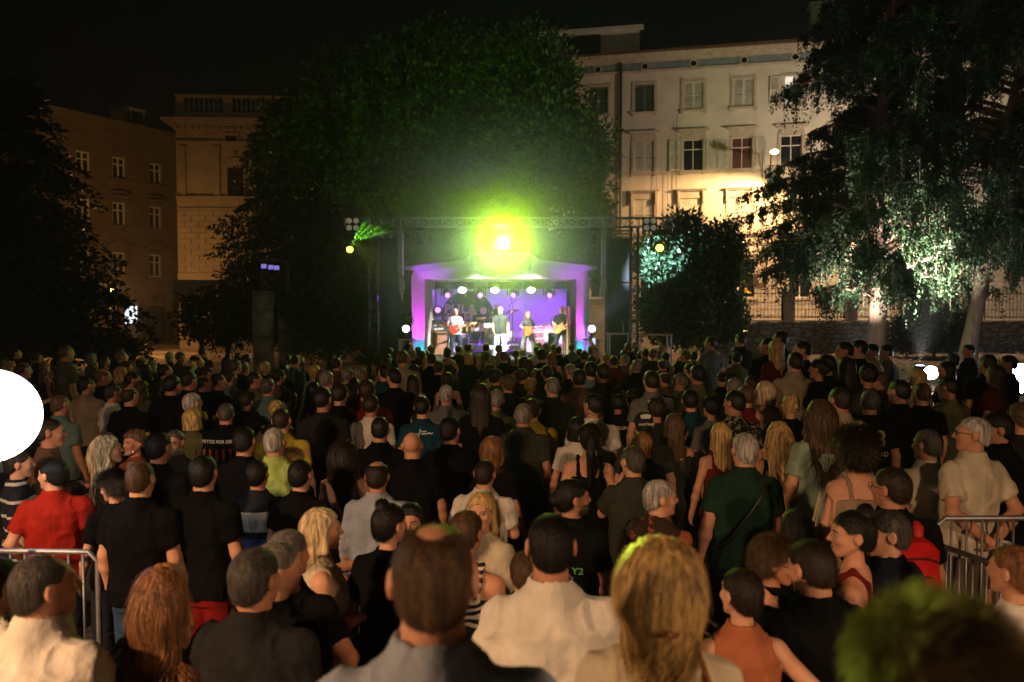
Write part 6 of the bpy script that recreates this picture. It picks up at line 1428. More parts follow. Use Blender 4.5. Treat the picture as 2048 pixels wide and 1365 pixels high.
put(413, 917, 'person in black t-shirt and dark red trousers, right of the blue jeans', d=5.2, rot=-12, yaw=12, c='blk', hair='short', hc='blk', g=1.1, bc=(.20, .012, .012), skin=SKIN[2])
put(112, 921, 'person in bright red t-shirt facing left behind the left barrier', d=5.7, rot=24, yaw=50, c='red', hair='short', hc='blk', face=True, armr='pocket', arml='pocket', skin=SKIN[0], g=1.06)
put(40, 905, 'person in navy polo with thin white stripes beside the red t-shirt', d=6.2, rot=-60, hair='short', hc='brn', mat=pattern('navy_stripes', 'stripes', (.012, .014, .022), (.45, .42, .38), 8), armr='down')
put(88, 842, 'person in dark jacket facing right, just right of the large globe lamp', d=6.6, rot=-55, yaw=-12, c='brn', hair='buzz', hc='brn', face=True, shirt='long', arml='fold', armr='fold')
a = put(208, 876, 'person with very long wavy hair smoking a cigarette, facing right', d=6.2, rot=-50, yaw=-18, sex='f', c='brn', hair='wavy', hc='pbl', L=1.15, face=True, armr='chin', pitch=6)
o = MB().tube([(0, 0, 0), (0, .07, .012)], .004, 6).build('cigarette', M_WHITE); o.matrix_world = a['root'].matrix_basis @ a['M'] @ Matrix.Translation((-.01, .10, -.062)); tag(o, 'lit cigarette held by the person with very long wavy hair', 'cigarette'); e_ = MB().lathe([(.001, 0), (.0045, .001), (.0045, .006), (.001, .007)], (0, .07, .012), 8, Matrix.Rotation(R(-80), 4, 'X')).build('ember', em_once('ember', (1, .12, .03), 3), o)
put(268, 864, 'person in orange-brown top facing the camera, between the smoker and a black t-shirt', d=7.0, rot=150, sex='f', c='rus', hair='curly', hc='lbr', face=True)
put(226, 947, 'person in dark clothes bending their head beside the black t-shirt and jeans', d=5.7, rot=40, yaw=30, pitch=-14, sex='f', c='blk', hair='curly', hc='brn', face=True)
put(313, 866, 'person in black t-shirt standing between the orange-brown top and the bearded face', rot=-14, c='blk', hair='short', hc='blk')
put(362, 863, 'bearded person with glasses looking back towards the camera', d=7.1, rot=165, yaw=5, c='dgr', hair='short', hc='dgy', face=True, glasses=True, beard=(.20, .18, .16), skin=SKIN[0])
put(530, 922, 'person in navy, white and blue banded long-sleeved shirt', d=5.9, rot=-6, shirt='long', hair='short', hc='blk', mat=pattern('banded_knit', 'bands', (0, 0, 0), (0, 0, 0), 1, [(.8, (.30, .32, .36)), (1.02, (.05, .09, .30)), (1.14, (.015, .018, .03)), (1.20, (.42, .42, .40)), (1.36, (.012, .014, .022))]))
a = put(606, 922, 'person in black t-shirt raising a phone, right of the banded shirt', d=5.75, rot=-14, c='blk', hair='short', hc='blk', armr='phone')
put(757, 926, 'person in light blue-grey long-sleeved shirt with thinning crown', d=5.55, rot=-4, c='lbl', hair='ring', hc='brn', shirt='long', collar=1, g=1.05)
put(958, 922, 'person in white t-shirt with folded arms left of the green lens spot', d=5.9, rot=-4, yaw=-12, c='wht', hair='buzz', hc='brn', armr='fold', arml='fold', g=1.08)
put(832, 867, 'bald person in black t-shirt in the centre of the crowd', d=6.5, rot=0, c='blk', hair='bald', g=1.15, skin=(.55, .27, .15))
a = put(566, 857, 'person in yellow-green t-shirt with sunglasses pushed up on the head', rot=-10, c='lgn', hair='buzz', hc='wht', g=1.12, skin=SKIN[1])
put(574, 905, 'person with pale curly hair in a dark top just in front of the yellow-green t-shirt', d=6.5, rot=-6, sex='f', c='blk', hair='curly', hc='bld')
a = put(450, 809, 'person in black band t-shirt with white and red lettering on the back', d=8.4, rot=0, c='blk', hair='short', hc='dgy', g=1.1)
onback(a, 'PETITE FOR DESTRUC', .048, 1.36); onback(a, 'IIIIIIIII', .20, 1.20, mat=pbr_once('red_print', (.25, .03, .02)), spacing=1.2)
put(487, 856, 'person in black t-shirt in front and right of the lettered band shirt', rot=-8, c='blk', hair='receding', hc='blk')
put(765, 834, 'person in black t-shirt in front of the white t-shirt, centre left', d=7.2, rot=-2, c='blk', hair='buzz', hc='blk', g=1.1)
a = put(743, 792, 'person in white t-shirt with grey marks on the back, centre left', rot=-6, c='wht', hair='short', hc='brn'); onback(a, 'J L', .13, 1.18, mat=pbr_once('grey_print', (.2, .2, .2)))
put(900, 771, 'person in grey-green t-shirt straight ahead, left of the yellow shirt', d=9.4, rot=0, c='gry', hair='buzz', hc='wht')
put(901, 838, 'person in black t-shirt between the bald person and the dark-haired long back', rot=-8, yaw=-14, c='blk', hair='short', hc='blk')
a = put(850, 795, 'person in dark blue t-shirt with white shoulder print', d=8.6, rot=-6, c='blu', hair='short', hc='blk'); onback(a, '~-/=~', .11, 1.38)
put(1046, 811, 'person in green t-shirt directly behind the yellow shirt, arms down', d=7.9, rot=0, c='dgr', hair='short', hc='gry', g=1.12)
put(1074, 798, 'person in mustard yellow shirt at the centre of the crowd', d=8.3, rot=-4, c='yel', hair='short', hc='brn', shirt='long')
put(984, 781, 'person in olive-grey shirt left of the yellow shirt', d=9.0, rot=2, c='olv', hair='short', hc='gry', g=1.12)
put(1000, 874, 'person in black top with reddish hair, right of the bald person', d=6.7, rot=-24, yaw=-12, sex='f', c='blk', hair='bob', hc='aub', face=True)
a = put(1166, 850, 'person in black strappy top with long dark ponytail and sunglasses on the head', d=6.5, rot=0, sex='f', c='blk', hair='ponytail', hc='blk', shirt='tank', L=1.1, skin=SKIN[0])
o = glasses_mb().build('sunglasses', M_BLACK); o.matrix_world = a['root'].matrix_basis @ a['M'] @ Matrix.Translation((0, -.06, .115)) @ Matrix.Rotation(R(50), 4, 'X'); tag(o, 'dark sunglasses pushed up on the head above the long dark ponytail', 'sunglasses')
put(1150, 835, 'person in white top mostly hidden by the long dark ponytail', rot=6, sex='f', c='wht', hair='bob', hc='blk')
put(1184, 790, 'person in white t-shirt looking left, right of the yellow shirt', d=8.1, rot=6, yaw=40, c='wht', hair='short', hc='blk', face=True)
a = put(1294, 827, 'person in grey-green t-shirt wearing a black and white trucker cap backwards', d=7.3, rot=0, c='dgr', hair='short', hc='blk', nstr=0)
F_ = Fld((-.11, -.15, -.03), (.11, .12, .15), .006); F_.ell((0, -.018, .03), (.088, .112, .092), k=.004); F_.cut(lambda X, Y, Z: (.018 - .15 * Y) - Z + 0 * X); V_, Q_, G_ = F_.mesh()
cp = head_part(a['root'], 'cap', mesh_np('cap', V_, Q_), pattern('trucker_cap', 'bands', (0, 0, 0), (0, 0, 0), 1, [(.0, (.02, .02, .02)), (.81, (.02, .02, .02))]), a['M'])
text_mesh('lettering', 'good boyz', .034, M_WHITE, cp, Matrix.Translation((0, -.134, .028)) @ RX, .002, .001)
MB().prism([(-.04, .075), (.04, .075), (.05, .105), (0, .118), (-.05, .105)], -.115, -.10).build('cap_panel', M_WHITE, cp)
put(1338, 830, 'person with long straight hair in a thin-strapped dark top, right of the trucker cap', d=7.4, rot=-8, sex='f', c='dgr', hair='straight', hc='lbr', shirt='tank', L=.9)
put(1440, 848, 'person with straight streaked hair in a red sleeveless top', d=7.2, rot=10, sex='f', c='drd', hair='straight', hc='bld', shirt='tank', L=.9)
put(1554, 846, 'person with long wavy fair hair in a black sleeveless top', d=6.7, rot=4, sex='f', c='blk', hair='wavy', hc='bld', shirt='vest', L=.95, bc=(.02, .03, .045))
a = put(1642, 800, 'person in pale mint t-shirt with dark plant prints, long loose hair', d=6.6, rot=6, sex='f', c='mnt', hair='wavy', hc='lbr', L=.85, h=1.72, g=1.1); 
onback(a, '* y\nil i', .10, 1.22, mat=pbr_once('plant_print', (.03, .04, .03)), x=.06)
put(1684, 776, 'person in beige t-shirt behind the pale mint t-shirt', d=7.6, rot=8, c='bei', hair='buzz', hc='brn', g=1.2)
put(1578, 790, 'person with fair hair in a low bun and black top', d=8.3, rot=6, sex='f', c='blk', hair='bun', hc='bld')
put(1535, 765, 'person with fair bowl-cut hair and crossed-strap tan top', d=8.9, rot=4, sex='f', c='tan', hair='bob', hc='pbl', shirt='tank', L=.5)
a = put(1722, 868, 'person with dark curly bob in a tan dress carrying a patterned tote', d=5.5, rot=6, sex='f', c='tan', hair='afro', hc='brn', shirt='dress', g=1.18, skin=SKIN[0], nstr=5000)
F_ = Fld((-.2, -.06, -.4), (.2, .06, .05), .01); F_.loft([-.32, -.28, -.1, 0], [.13, .15, .13, .09], [.03, .045, .035, .012], k=.01, p=3); V_, Q_, G_ = F_.mesh(wrinkle(1.4)); tb_ = link('tote_bag', mesh_np('tote_bag', V_, Q_), None, pattern('tote_print', 'speckle', (.03, .02, .015), (.5, .45, .35), 22)); tb_.matrix_world = a['root'].matrix_basis @ Matrix.Translation((-.33, -.08, 1.18)) @ Matrix.Rotation(R(70), 4, 'Z') @ Matrix.Rotation(R(10), 4, 'X'); tag(tb_, 'patterned tote bag hanging from the shoulder of the tan dress', 'bag')
MB().tube([(-.07, 0, -.02), (-.04, .0, .18), (.03, 0, .2), (.07, 0, -.02)], .008, 6).build('handle', pbr_once('tote_handle', (.4, .35, .2)), tb_)
put(1856, 864, 'person in cream polo shirt left of the white t-shirt with hands behind the back', d=6.1, rot=14, yaw=14, c='crm', hair='short', hc='dgy', g=1.06, collar=1)
a = put(1926, 836, 'person in white t-shirt and glasses, hands clasped behind the back', d=5.9, rot=16, yaw=50, c='crm', hair='buzz', hc='wht', glasses=True, face=True, armr='back', arml='back', bottom='shorts', bc=(.12, .09, .06), skin=(.5, .24, .14), g=1.05)
o = cup().build('plastic_cup', M_CLR, smooth=True); o.matrix_world = a['root'].matrix_basis @ Matrix.Translation((.04, -.27, .86)); tag(o, 'clear plastic cup held behind the back by the person in the white t-shirt', 'cup')
put(1992, 826, 'large person in black t-shirt and shorts facing left, right of the clasped hands', d=6.2, rot=30, yaw=50, c='blk', hair='short', hc='blk', face=True, g=1.25, bottom='shorts', skin=(.5, .24, .14))
put(2038, 808, 'person in grey top with curly hair at the right picture edge', d=7.0, rot=10, sex='f', c='chr', hair='curly', hc='lbr')
a = put(1738, 782, 'person in black t-shirt with a yellow emblem on the back', d=8.1, rot=8, c='blk', hair='short', hc='dgy'); onback(a, '8', .22, 1.30, mat=pbr_once('yellow_print', (.35, .33, .08)), x=.05); onback(a, 'oOo', .10, 1.17, mat=_PM['yellow_print'], x=.05)
put(1763, 748, 'person in red t-shirt with curly hair looking left', rot=18, yaw=36, c='drd', hair='curly', hc='lbr', face=True)
put(1801, 762, 'person in black t-shirt with one arm down right of the red t-shirt', d=8.5, rot=16, yaw=10, c='blk', hair='short', hc='blk', g=1.06)
put(1838, 766, 'broad person in black shirt left of the glowing phone', d=8.9, rot=14, c='blk', hair='buzz', hc='lbr')
a = put(1899, 756, 'person in olive t-shirt holding a lit phone', d=9.2, rot=28, yaw=24, pitch=-10, c='olv', hair='short', hc='blk', armr='drink', arml='drink')
def phone(pr, label, side, at, on=True, M_=None):
    r0 = MB().span((-.036, -.004, -.075), (.036, .004, .075)).build('phone', M_BLACK, bevel=.003); MB().span((-.033, -.0062, -.07), (.033, -.0042, .07)).build('screen', em_once('phone_screen', (.62, .70, 1.0), .9 if on else .1), r0)
    r0.matrix_world = pr['root'].matrix_basis @ Matrix.Translation(at) @ (M_ or Matrix.Identity(4)); tag(r0, label, 'phone')
phone(a, 'lit phone held low by the person in the olive t-shirt', -1, (-.17, .33, 1.17), M_=Matrix.Rotation(R(-60), 4, 'X'))

# ---------------- middle distance, left
M_ = [
 (130, 790, 'bald person in teal-grey t-shirt right of the large globe lamp', dict(c='tea', hair='buzz', hc='lbr', g=1.1)), (184, 755, 'person in grey-beige t-shirt looking right, left of the white t-shirt', dict(c='bei', hair='short', hc='blk', yaw=-25, face=True)),
 (222, 770, 'person in white t-shirt behind the balding black t-shirt, left side', dict(c='wht', hair='short', hc='brn', rot=-30)), (257, 775, 'balding person in black t-shirt right of the white t-shirt', dict(c='blk', hair='ring', hc='brn', yaw=-10)),
 (285, 763, 'person with long fair hair in olive top, left part of the crowd', dict(c='olv', sex='f', hair='wavy', hc='lbr')), (357, 749, 'person in grey-purple t-shirt looking right, short sleeves', dict(c='gry', hair='short', hc='blk', yaw=-40, face=True)),
 (404, 751, 'bald-topped person in black beside the grey-purple t-shirt', dict(c='blk', hair='ring', hc='brn', yaw=-30)), (434, 748, 'person in black t-shirt looking right, left of the olive jacket', dict(c='blk', hair='short', hc='blk', yaw=-30, face=True)),
 (505, 746, 'person in olive jacket looking right towards the stage', dict(c='olv', hair='short', hc='blk', shirt='long', yaw=-45, face=True)), (398, 787, 'person with silvery hair in black behind the ochre top', dict(c='blk', hair='short', hc='wht', yaw=-30, face=True)),
 (389, 820, 'person with fair bob in an ochre top', dict(c='olv', sex='f', hair='bob', hc='bld')), (500, 786, 'person with dark curls in black, between the olive jacket and the patterned blouse', dict(c='blk', sex='f', hair='curly', hc='brn', yaw=-20)),
 (548, 802, 'person with fair hair pinned up in a black and cream patterned blouse', dict(sex='f', hair='bun', hc='bld', mat=pattern('leaf_print', 'blob', (.02, .02, .015), (.4, .33, .2), 9))), (572, 820, 'person in olive-yellow t-shirt behind the sunglasses wearer', dict(c='yel', hair='buzz', hc='brn', g=1.1)),
 (652, 779, 'person in dark grey t-shirt with bare arms, centre left', dict(c='chr', hair='short', hc='blk', yaw=-14, d=8.3)), (678, 768, 'person in black tour t-shirt with small green print', dict(c='blk', hair='short', hc='brn', d=8.9, _p=('=-=', .05))),
 (735, 760, 'person in red t-shirt behind the white t-shirt, centre left', dict(c='drd', hair='short', hc='brn', g=1.15, rot=0, d=9.0)), (795, 738, 'bearded person in black t-shirt turning left, middle of the crowd', dict(c='blk', hair='short', hc='blk', rot=20, yaw=30, face=True, beard=(.01, .01, .01), d=10.6)),
 (708, 757, 'person with long dark hair, black top, behind the red t-shirt', dict(c='blk', sex='f', hair='long', hc='brn')), (620, 765, 'person with long dark hair, bare arm, left of the tour t-shirt', dict(c='blk', sex='f', hair='long', hc='blk', shirt='tank')),
 (640, 742, 'person in black with close-cropped hair behind the dark grey t-shirt', dict(c='blk', hair='buzz', hc='lbr')), (690, 738, 'person with grey hair in dark clothes, behind the black tour t-shirt', dict(c='chr', hair='short', hc='gry')), (725, 737, 'person in profile with grey hair, left of the bearded turning person', dict(c='chr', hair='short', hc='gry', yaw=-40, face=True)),
 (806, 703, 'person in pale backpack-strapped shirt near the stage, left', dict(c='bei', hair='buzz', hc='lbr', rot=-10, yaw=-10, d=13)), (410, 695, 'person in dark red top standing at the back left', dict(c='drd', hair='short', hc='brn', rot=-30, yaw=-20)),
 (127, 692, 'person in yellow-grey t-shirt in front of the pinkish kiosk lights', dict(c='olv', hair='buzz', hc='lbr', d=13.5)), (138, 722, 'person in dark clothes looking right below the pinkish kiosk lights', dict(c='blk', hair='short', hc='blk', yaw=-40, face=True)),
 (285, 716, 'person in pale green t-shirt with a strap, back left of the crowd', dict(c='mnt', hair='ring', hc='brn')), (345, 705, 'person with fair bob hair in black at the back left', dict(c='blk', sex='f', hair='bob', hc='bld')),
 (265, 745, 'person in dark clothes looking right, behind the long fair hair', dict(c='blk', hair='short', hc='brn', yaw=-30, face=True)), (182, 708, 'person with pale hair and grey t-shirt, back left', dict(c='gry', sex='f', hair='bob', hc='gry')),
 # centre
 (1100, 757, 'close-cropped person in dark top straight ahead below the singer', dict(c='chr', hair='buzz', hc='gry', d=9.6, g=1.1)), (1072, 795, 'x', None), (1160, 740, 'person in dark brown t-shirt left of the grey-green polo', dict(c='brn', hair='short', hc='blk', d=10.2, g=1.2)),
 (1180, 724, 'person in grey-green polo shirt, centre right', dict(c='tea', hair='short', hc='blk', d=11.2, g=1.1)), (1208, 728, 'person in dark shirt beside the grey-green polo', dict(c='chr', hair='short', hc='brn', d=11)),
 (1266, 730, 'person with long fair hair and bare shoulders, black top', dict(c='blk', sex='f', hair='straight', hc='bld', shirt='tank')), (1296, 742, 'bald person right of the long fair hair', dict(c='blk', hair='bald', d=10.4)),
 (1313, 744, 'person in grey raglan t-shirt with dark round seat back behind, centre right', dict(c='gry', hair='short', hc='brn', d=9.6, g=1.1)), (1241, 790, 'person in black hoodie with white lettering on the back', dict(c='blk', sex='f', hair='curly', hc='blk', shirt='long', _p=('LOVE PLUNGE', .06))),
 (1260, 782, 'person with dark curly hair left of the trucker cap', dict(c='blk', sex='f', hair='curly', hc='brn')), (1322, 800, 'person with dark curls behind the trucker cap', dict(c='chr', sex='f', hair='curly', hc='brn', d=8.3)), (1387, 781, 'person in dark teal t-shirt with short black hair', dict(c='blu', hair='short', hc='blk', d=8.7, g=1.1)),
 (1396, 730, 'person in dark olive shirt behind the dark teal t-shirt', dict(c='olv', hair='short', hc='blk', d=10.4, g=1.1)), (1428, 795, 'person in pale grey top with a black shoulder strap', dict(c='gry', sex='f', hair='curly', hc='blk', d=8.5)),
 (1471, 785, 'person in speckled dark shirt looking left', dict(hair='short', hc='blk', rot=12, yaw=28, d=8.0, mat=pattern('speckle_shirt', 'speckle', (.02, .022, .015), (.30, .28, .16), 30))), (1489, 772, 'person in dark red t-shirt behind the speckled shirt', dict(c='drd', hair='short', hc='lbr', d=8.9)),
 (1480, 758, 'grey-haired person in pale shirt behind the dark red t-shirt', dict(c='gry', hair='short', hc='gry', d=9.6)), (1440, 745, 'person with a messy dark updo looking down', dict(c='blk', sex='f', hair='bun', hc='brn', pitch=-12)),
 (1365, 843, 'person bending forward in grey shirt below the dark teal t-shirt', dict(c='chr', hair='short', hc='blk', rot=-20, d=7.5, pitch=-30)), (960, 770, 'person with long dark hair down the back, left of the olive-grey shirt', dict(c='blk', sex='f', hair='long', hc='brn', L=1.0, d=8.2)),
 (1283, 868, 'person with dark red hair directly behind the hand-on-chin person', dict(c='blk', sex='f', hair='bob', hc='aub', d=7.0)), (1098, 870, 'x', None), (700, 880, 'person with long dark curls in pale lace top, left of the blue-grey shirt', dict(c='crm', sex='f', hair='longcurl', hc='brn', shirt='tank', d=6.3)),
 (1580, 1020, 'person with dark hair in black behind the embracing pair', dict(c='blk', sex='f', hair='long', hc='blk', d=4.6, rot=0)), (1385, 1010, 'x', None), (690, 1000, 'x', None), (872, 905, 'x', None),
 # right and the bank
 (1482, 668, 'person in dark jacket standing apart in front of the stone pillar', dict(c='blk', hair='short', hc='brn', d=17)), (1532, 678, 'person in black wearing a peaked cap, by the stone wall', dict(c='blk', hair='short', hc='blk', yaw=50, d=14)), (1562, 664, 'tall person in black in front of the stone wall', dict(c='blk', hair='short', hc='blk', d=14.5, yaw=30)),
 (1550, 682, 'person with long fair hair in front of the stone wall', dict(c='drd', sex='f', hair='long', hc='bld', d=13)), (1608, 684, 'person in black looking left in front of the orange leaf litter', dict(c='blk', hair='short', hc='blk', yaw=50, face=True, d=12.4)), (1684, 686, 'person in brown shirt looking left before the orange leaf litter', dict(c='brn', hair='short', hc='blk', yaw=60, face=True, d=12.5)),
 (1716, 682, 'person in black wearing a peaked cap left of the thick trunk', dict(c='blk', hair='short', hc='blk', yaw=50, d=12.5)), (1750, 690, 'person in pale t-shirt facing left in front of the thick floodlit trunk', dict(c='crm', hair='short', hc='blk', yaw=60, face=True, d=13.2, rot=30)), (1776, 692, 'person in grey-purple t-shirt right of the thick floodlit trunk', dict(c='gry', hair='short', hc='blk', yaw=50, d=13.6, rot=30)),
 (1941, 691, 'person in dark clothes in front of the slim leaning trunk', dict(c='blk', hair='short', hc='blk', yaw=60, face=True, d=14)), (1905, 708, 'person in dark shirt left of the slim leaning trunk', dict(c='chr', hair='short', hc='blk', d=12.8)), (1896, 724, 'person with long hair lit from behind by the small globe lamp', dict(c='blk', sex='f', hair='long', L=.6, hc='blk', d=11.5, yaw=50)),
 (1830, 740, 'person with long fair hair just left of the small globe lamp', dict(c='bei', sex='f', hair='bob', hc='bld', d=10.8, yaw=30)), (1962, 710, 'person in dark t-shirt with faint back print, right side', dict(c='blk', hair='short', hc='brn', d=11, _p=('=-=\n-==', .10))), (1990, 732, 'person with long hair in a red top, right side', dict(c='drd', sex='f', hair='wavy', hc='brn', d=10.6)),
 (2005, 712, 'person with a dark backpack beside the right globe lamp', dict(c='blk', hair='short', hc='blk', d=11.5, yaw=40)), (1655, 712, 'person in black t-shirt with a bare arm, left of the pale t-shirt', dict(c='blk', hair='short', hc='blk', d=10.6, yaw=40)), (1636, 720, 'person in black looking left beside the bare-armed black t-shirt', dict(c='blk', sex='f', hair='bun', hc='blk', d=10.6, rot=40)),
 (1690, 716, 'person with long dark hair lit violet at the edge, right of centre', dict(c='chr', sex='f', hair='long', hc='brn', d=11.0)), (1745, 733, 'person with dark curly bob in a grey-green blouse, right side', dict(c='dgr', sex='f', hair='curly', hc='blk', d=9.8)), (1578, 706, 'person in a pale round-necked top with back to the viewer, before the stone wall', dict(c='bei', hair='short', hc='brn', d=10.8, g=1.15)),
 (1880, 690, 'x', None), (1415, 675, 'person in checked shirt standing tall right of the equipment tables', dict(hair='short', hc='brn', d=16.5, yaw=20, mat=pattern('checked_shirt', 'check', (.10, .12, .10), (.02, .025, .02), 12))),
]
a = put(1163, 703, 'person raising a phone with one arm before the right stage pillar', armr='high', c='blk', hair='short', hc='blk', res=.014)
phone(a, 'dark phone held up before the right stage pillar', 1, (.22, .17, 1.96), False)
PH = []
for px, py, lb, k in M_:
    if k is None: continue
    k = dict(k); pt = k.pop('_p', None); a = put(px, py, lb, **k)
    if pt: onback(a, pt[0], pt[1] * 2 if False else pt[1], 1.34)
# ---------------- the rest of the audience, row behind row
rg = random.Random(12); kinds = [('f', 'long'), ('m', 'short'), ('m', 'short'), ('m', 'buzz'), ('f', 'bob'), ('m', 'short'), ('f', 'wavy'), ('m', 'receding'), ('f', 'curly'), ('m', 'ring'), ('f', 'ponytail'), ('m', 'curly'), ('f', 'straight'), ('m', 'short')]
names = {'blk': 'black', 'chr': 'charcoal', 'nvy': 'navy', 'gry': 'grey', 'dgr': 'dark green', 'olv': 'olive', 'brn': 'brown', 'drd': 'dark red', 'wht': 'white', 'bei': 'beige', 'tea': 'teal-grey', 'blu': 'dark blue', 'rus': 'rust'}
def landmark(px, py, me):
    best = sorted(((abs(q[0] - px) + 1.6 * abs(q[1] - py), q) for q in SHORT[:NLAB]), key=lambda t: t[0])[0][1]; return best
NLAB = len(SHORT); used_labels = {}
XR = [('behind the large globe lamp', 90), ('below the pinkish kiosk lights', 190), ('below the white lit shop window', 290), ('below the brown townhouse doorway', 350), ('below the traffic light', 430), ('below the conical conifer', 500), ('below the nearer stone column', 552), ('right of the stone columns', 610),
      ('below the tall left shrub', 690), ('below the left truss tower', 770), ('left of the left stage pillar', 822), ('before the left stage pillar', 856), ('before the tan speaker cabinet', 895), ('before the red guitar', 935), ('before the kick drum', 975), ('before the singer', 1020), ('before the long-haired guitarist', 1068),
      ('before the bass cabinet', 1104), ('before the bass player', 1140), ('before the right stage pillar', 1180), ('before the right side lamp', 1210), ('below the pale-edged table', 1262), ('below the long dark table', 1345), ('below the laurel bush', 1425), ('below the stone pillar', 1470), ('below the first railing panel', 1570), ('left of the thick floodlit trunk', 1730), ('below the clipped hedge', 1850), ('before the slim leaning trunk', 1950), ('at the right picture edge', 2100)]
def auto_label(px, py, col, sex, hair, shirt):
    reg = next(r for r, lim in XR if px < lim); cl = {'tank': 'sleeveless top', 'long': 'long-sleeved top'}.get(shirt, 't-shirt')
    row = 'front row' if py < 705 else 'second row from the stage' if py < 718 else 'third row from the stage' if py < 733 else 'fourth row from the stage' if py < 750 else 'middle rows' if py < 780 else 'nearer rows'
    return 'person in %s %s, %s, %s' % (names[col], cl, row, reg)
def free(px, py, d):
    X = P(px, py, d).x
    for q in PLACED:
        if abs(q[2] - d) < .30 and abs(P(q[0], q[1], q[2]).x - X) < .36: return False
    return True
n_auto = 0; tries = 0; wanted = []
for yb, step in ((688, 17), (694, 18), (701, 20), (708, 21), (716, 23), (725, 26), (735, 28), (747, 31), (760, 35), (775, 39), (792, 43), (812, 48), (836, 54), (866, 62), (900, 74)):
    x = rg.uniform(0, step)
    while x < 2048:
        px = x + rg.uniform(-.3, .3) * step; py = yb + rg.uniform(-5, 5) * (1 + (yb - 688) / 80); x += step * rg.uniform(.85, 1.25)
        if px < 100 and py > 730: continue
        if yb < 700 and not (780 < px < 1440): continue
        if yb < 709 and (px > 1500 or 590 < px < 775): continue
        if yb < 720 and (px > 1640 or 690 < px < 770): continue
        if px > 1770 and yb < 800: continue
        if px > 1440 and yb < 745 and rg.random() < .35: continue
        if px < 560 and yb < 720 and rg.random() < .30: continue
        if yb > 790 and rg.random() < .45: continue
        wanted.append((px, py))
rg.shuffle(wanted); wanted.sort(key=lambda q: 0 if q[1] < 760 else 1)
for px, py in wanted:
    sex, hair = rg.choice(kinds); h = (rg.gauss(1.77, .05) if sex == 'm' else rg.gauss(1.66, .05)); d = solve(px, py, h); d = min(d, 22.4)
    if not free(px, py, d): continue
    if any(abs(q[0] - px) < .75 * 62 * 6.5 / q[2] * .5 and -.1 * 380 / q[2] < py - q[1] < .5 * 380 / q[2] and d < q[2] for q in PLACED[:NLAB]): continue   # would hide a described person
    if len(PLACED) >= 296: break
    col = rg.choices(['blk', 'chr', 'nvy', 'gry', 'dgr', 'olv', 'brn', 'drd', 'wht', 'bei', 'tea', 'blu', 'rus'], [34, 14, 8, 8, 7, 6, 6, 3, 3, 4, 3, 3, 2])[0]
    hc = rg.choice(['blk', 'blk', 'brn', 'brn', 'lbr', 'dgy', 'gry'] if sex == 'm' else ['blk', 'brn', 'brn', 'lbr', 'aub', 'bld', 'bld'])
    shirt = rg.choice(['tee', 'tee', 'tee', 'long'] if sex == 'm' else ['tee', 'tee', 'tank', 'long']); yaw = rg.choice([0, 0, 12, -12, 30, -30]); yaw = -abs(yaw) if px < 600 and rg.random() < .6 else yaw; ar = rg.choice([('down', 'down'), ('fold', 'fold'), ('pocket', 'pocket'), ('drink', 'down'), ('hips', 'down'), ('down', 'chin')]); 
    lb = auto_label(px, py, col, sex, hair, shirt)
    if lb in used_labels:
        n_ = landmark(px, py, lb); used_labels[lb] += 1
        lb = lb.rsplit(', ', 1)[0] + (', left part of the group' if used_labels[lb] % 2 else ', right part of the group') + ' ' + next(r for r, lim in XR if px < lim)
        lb = ' '.join(lb.split()[:16])
    used_labels.setdefault(lb, 1)
    k = dict(sex=sex, hair=hair, hc=hc, c=col, shirt=shirt, yaw=yaw, pitch=rg.choice([0, 0, -8, 6]), roll=rg.choice([0, 0, 7, -7]), armr=ar[0], arml=ar[1], face=False, d=d, g=1.1 if sex == 'm' and rg.random() < .4 else 1.0)
    if d > 9: k.update(res=.016, hres=.013, nstr=0)
    put(px, py, lb, **k); n_auto += 1
print('CROWD', len(PLACED), NLAB)
for o in COL.objects:
    if o.get('label') and len(o['label'].split()) > 16: o['label'] = ' '.join(o['label'].split()[:16])
# ------------------------------------------------------------------ crowd barriers
M_GALV = pbr('galvanised', (.30, .31, .32), .45, metal=.7, nscale=12, var=.25)
def barrier(pa, pb, z, label, nb=16, h=1.1):
    a, b = Vector((pa[0], pa[1], z)), Vector((pb[0], pb[1], z)); L_ = (b - a).length; rz = math.atan2(b.y - a.y, b.x - a.x); r_ = empty('crowd_barrier', a, rz, label, 'barrier', 'steel crowd barriers')
    MB().tube([(0, 0, .18), (0, 0, h - .06), (.06, 0, h), (L_ - .06, 0, h), (L_, 0, h - .06), (L_, 0, .18), (L_ - .05, 0, .14), (.05, 0, .14), (0, 0, .18)], .019, 10).build('frame', M_GALV, r_, smooth=True)
    bar = MB().tube([(0, 0, .15), (0, 0, h - .01)], .0085, 8).build('bar', M_GALV, r_, smooth=True, loc=(L_ / nb, 0, 0))
    for k in range(2, nb): o = bar.copy(); COL.objects.link(o); o.location.x = L_ * k / nb
    for x in (.18, L_ - .18): MB().tube([(x, -.28, .02), (x, -.18, .05), (x, 0, .14), (x, .18, .05), (x, .28, .02)], .016, 8).build('foot', M_GALV, r_, smooth=True)
B0 = P(195, 1105, 5.25); barrier((B0.x - 2.2, 5.35), (B0.x, 5.25), 0, 'steel crowd barrier at the left, ending beside the black t-shirt and jeans', 22)
barrier((B0.x - 4.45, 5.9), (B0.x - 2.24, 5.36), 0, 'steel crowd barrier cut off by the left picture edge', 22)
B1 = P(1872, 1040, 5.5); barrier((B1.x, 5.5), (B1.x + 2.2, 5.55), 0, 'steel crowd barrier at the right behind the white shirt', 20, 1.26)
B3 = P(1880, 1105, 5.85); barrier((B1.x - .04, 5.44), (B1.x + .62, 3.5), 0, 'steel crowd barrier running towards the camera at the right', 20)
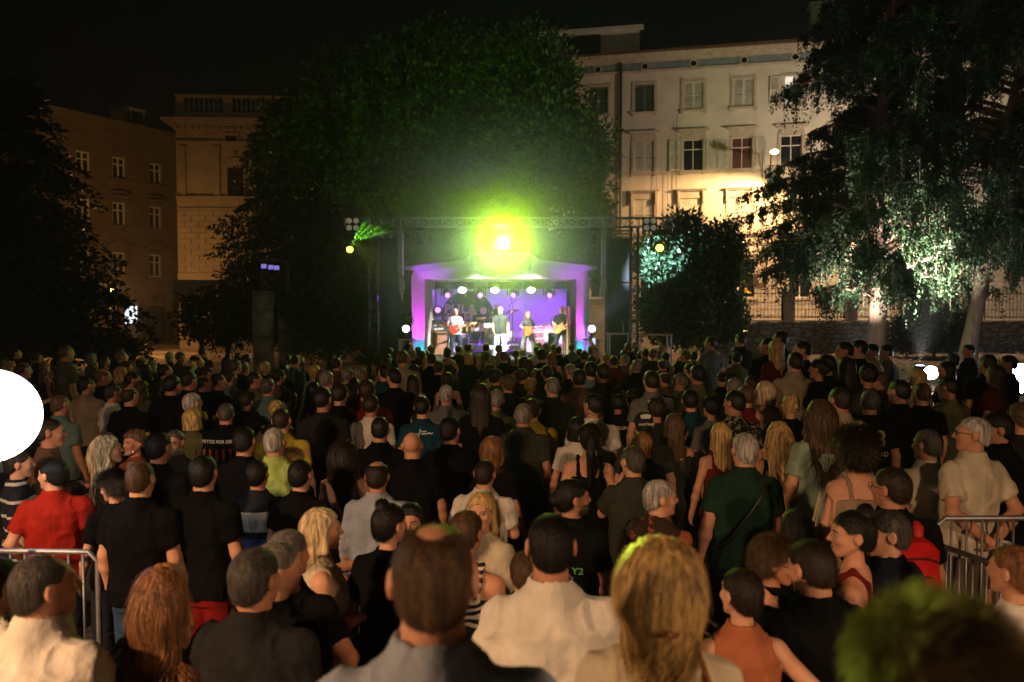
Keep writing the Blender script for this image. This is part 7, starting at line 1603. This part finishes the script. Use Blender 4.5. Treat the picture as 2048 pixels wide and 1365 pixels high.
barrier((sx(1392, 13), 13.4), (sx(1440, 13), 15.4), 0, 'distant steel barrier between the centre and right part of the crowd', 18)
hz = MB().span((-70, -14, -1.5), (70, 72, 24)); hm = bpy.data.materials.new('night_haze'); hm.use_nodes = True
hn = hm.node_tree; hn.nodes.remove(hn.nodes['Principled BSDF']); pv = hn.nodes.new('ShaderNodeVolumePrincipled'); pv.inputs['Density'].default_value = HAZE; pv.inputs['Color'].default_value = (.9, .92, .9, 1); pv.inputs['Anisotropy'].default_value = .35
hn.links.new(pv.outputs[0], hn.nodes['Material Output'].inputs['Volume']); tag(hz.build('haze', hm), kind='stuff')

# smoke added round the blazing lamp to carry its glow, densest at the core
ctr = P(1007, 485, DT - 1.0); sm = bpy.data.materials.new('lamp_glow_smoke'); sm.use_nodes = True; t = sm.node_tree; t.nodes.remove(t.nodes['Principled BSDF']); N = t.nodes.new; Lk = t.links.new
pv = N('ShaderNodeVolumePrincipled'); pv.inputs['Color'].default_value = (.95, .95, .9, 1); pv.inputs['Anisotropy'].default_value = .35; tc = N('ShaderNodeTexCoord'); ln = N('ShaderNodeVectorMath'); ln.operation = 'LENGTH'; Lk(tc.outputs['Object'], ln.inputs[0])
mr = N('ShaderNodeFloatCurve'); Lk(ln.outputs['Value'], mr.inputs[1]); cv = mr.mapping.curves[0]; cv.points[0].location = (0, 1); cv.points[1].location = (1, 0)
for q in ((.07, .97), (.12, .55), (.22, .27), (.45, .11), (.75, .03)): cv.points.new(*q)
mr.mapping.update(); ml = N('ShaderNodeMath'); ml.operation = 'MULTIPLY'; ml.inputs[1].default_value = 1.9; Lk(mr.outputs[0], ml.inputs[0]); Lk(ml.outputs[0], pv.inputs['Density']); Lk(pv.outputs[0], t.nodes['Material Output'].inputs['Volume'])
so_ = MB().lathe([(math.sin(R(a)) + .001, -math.cos(R(a))) for a in range(0, 181, 10)], (0, 0, 0), 32).build('lamp_glow_smoke', sm, loc=ctr); so_.scale = (5.6, 1.0, 4.8); tag(so_, kind='stuff')
cy.volume_step_rate = 2.0
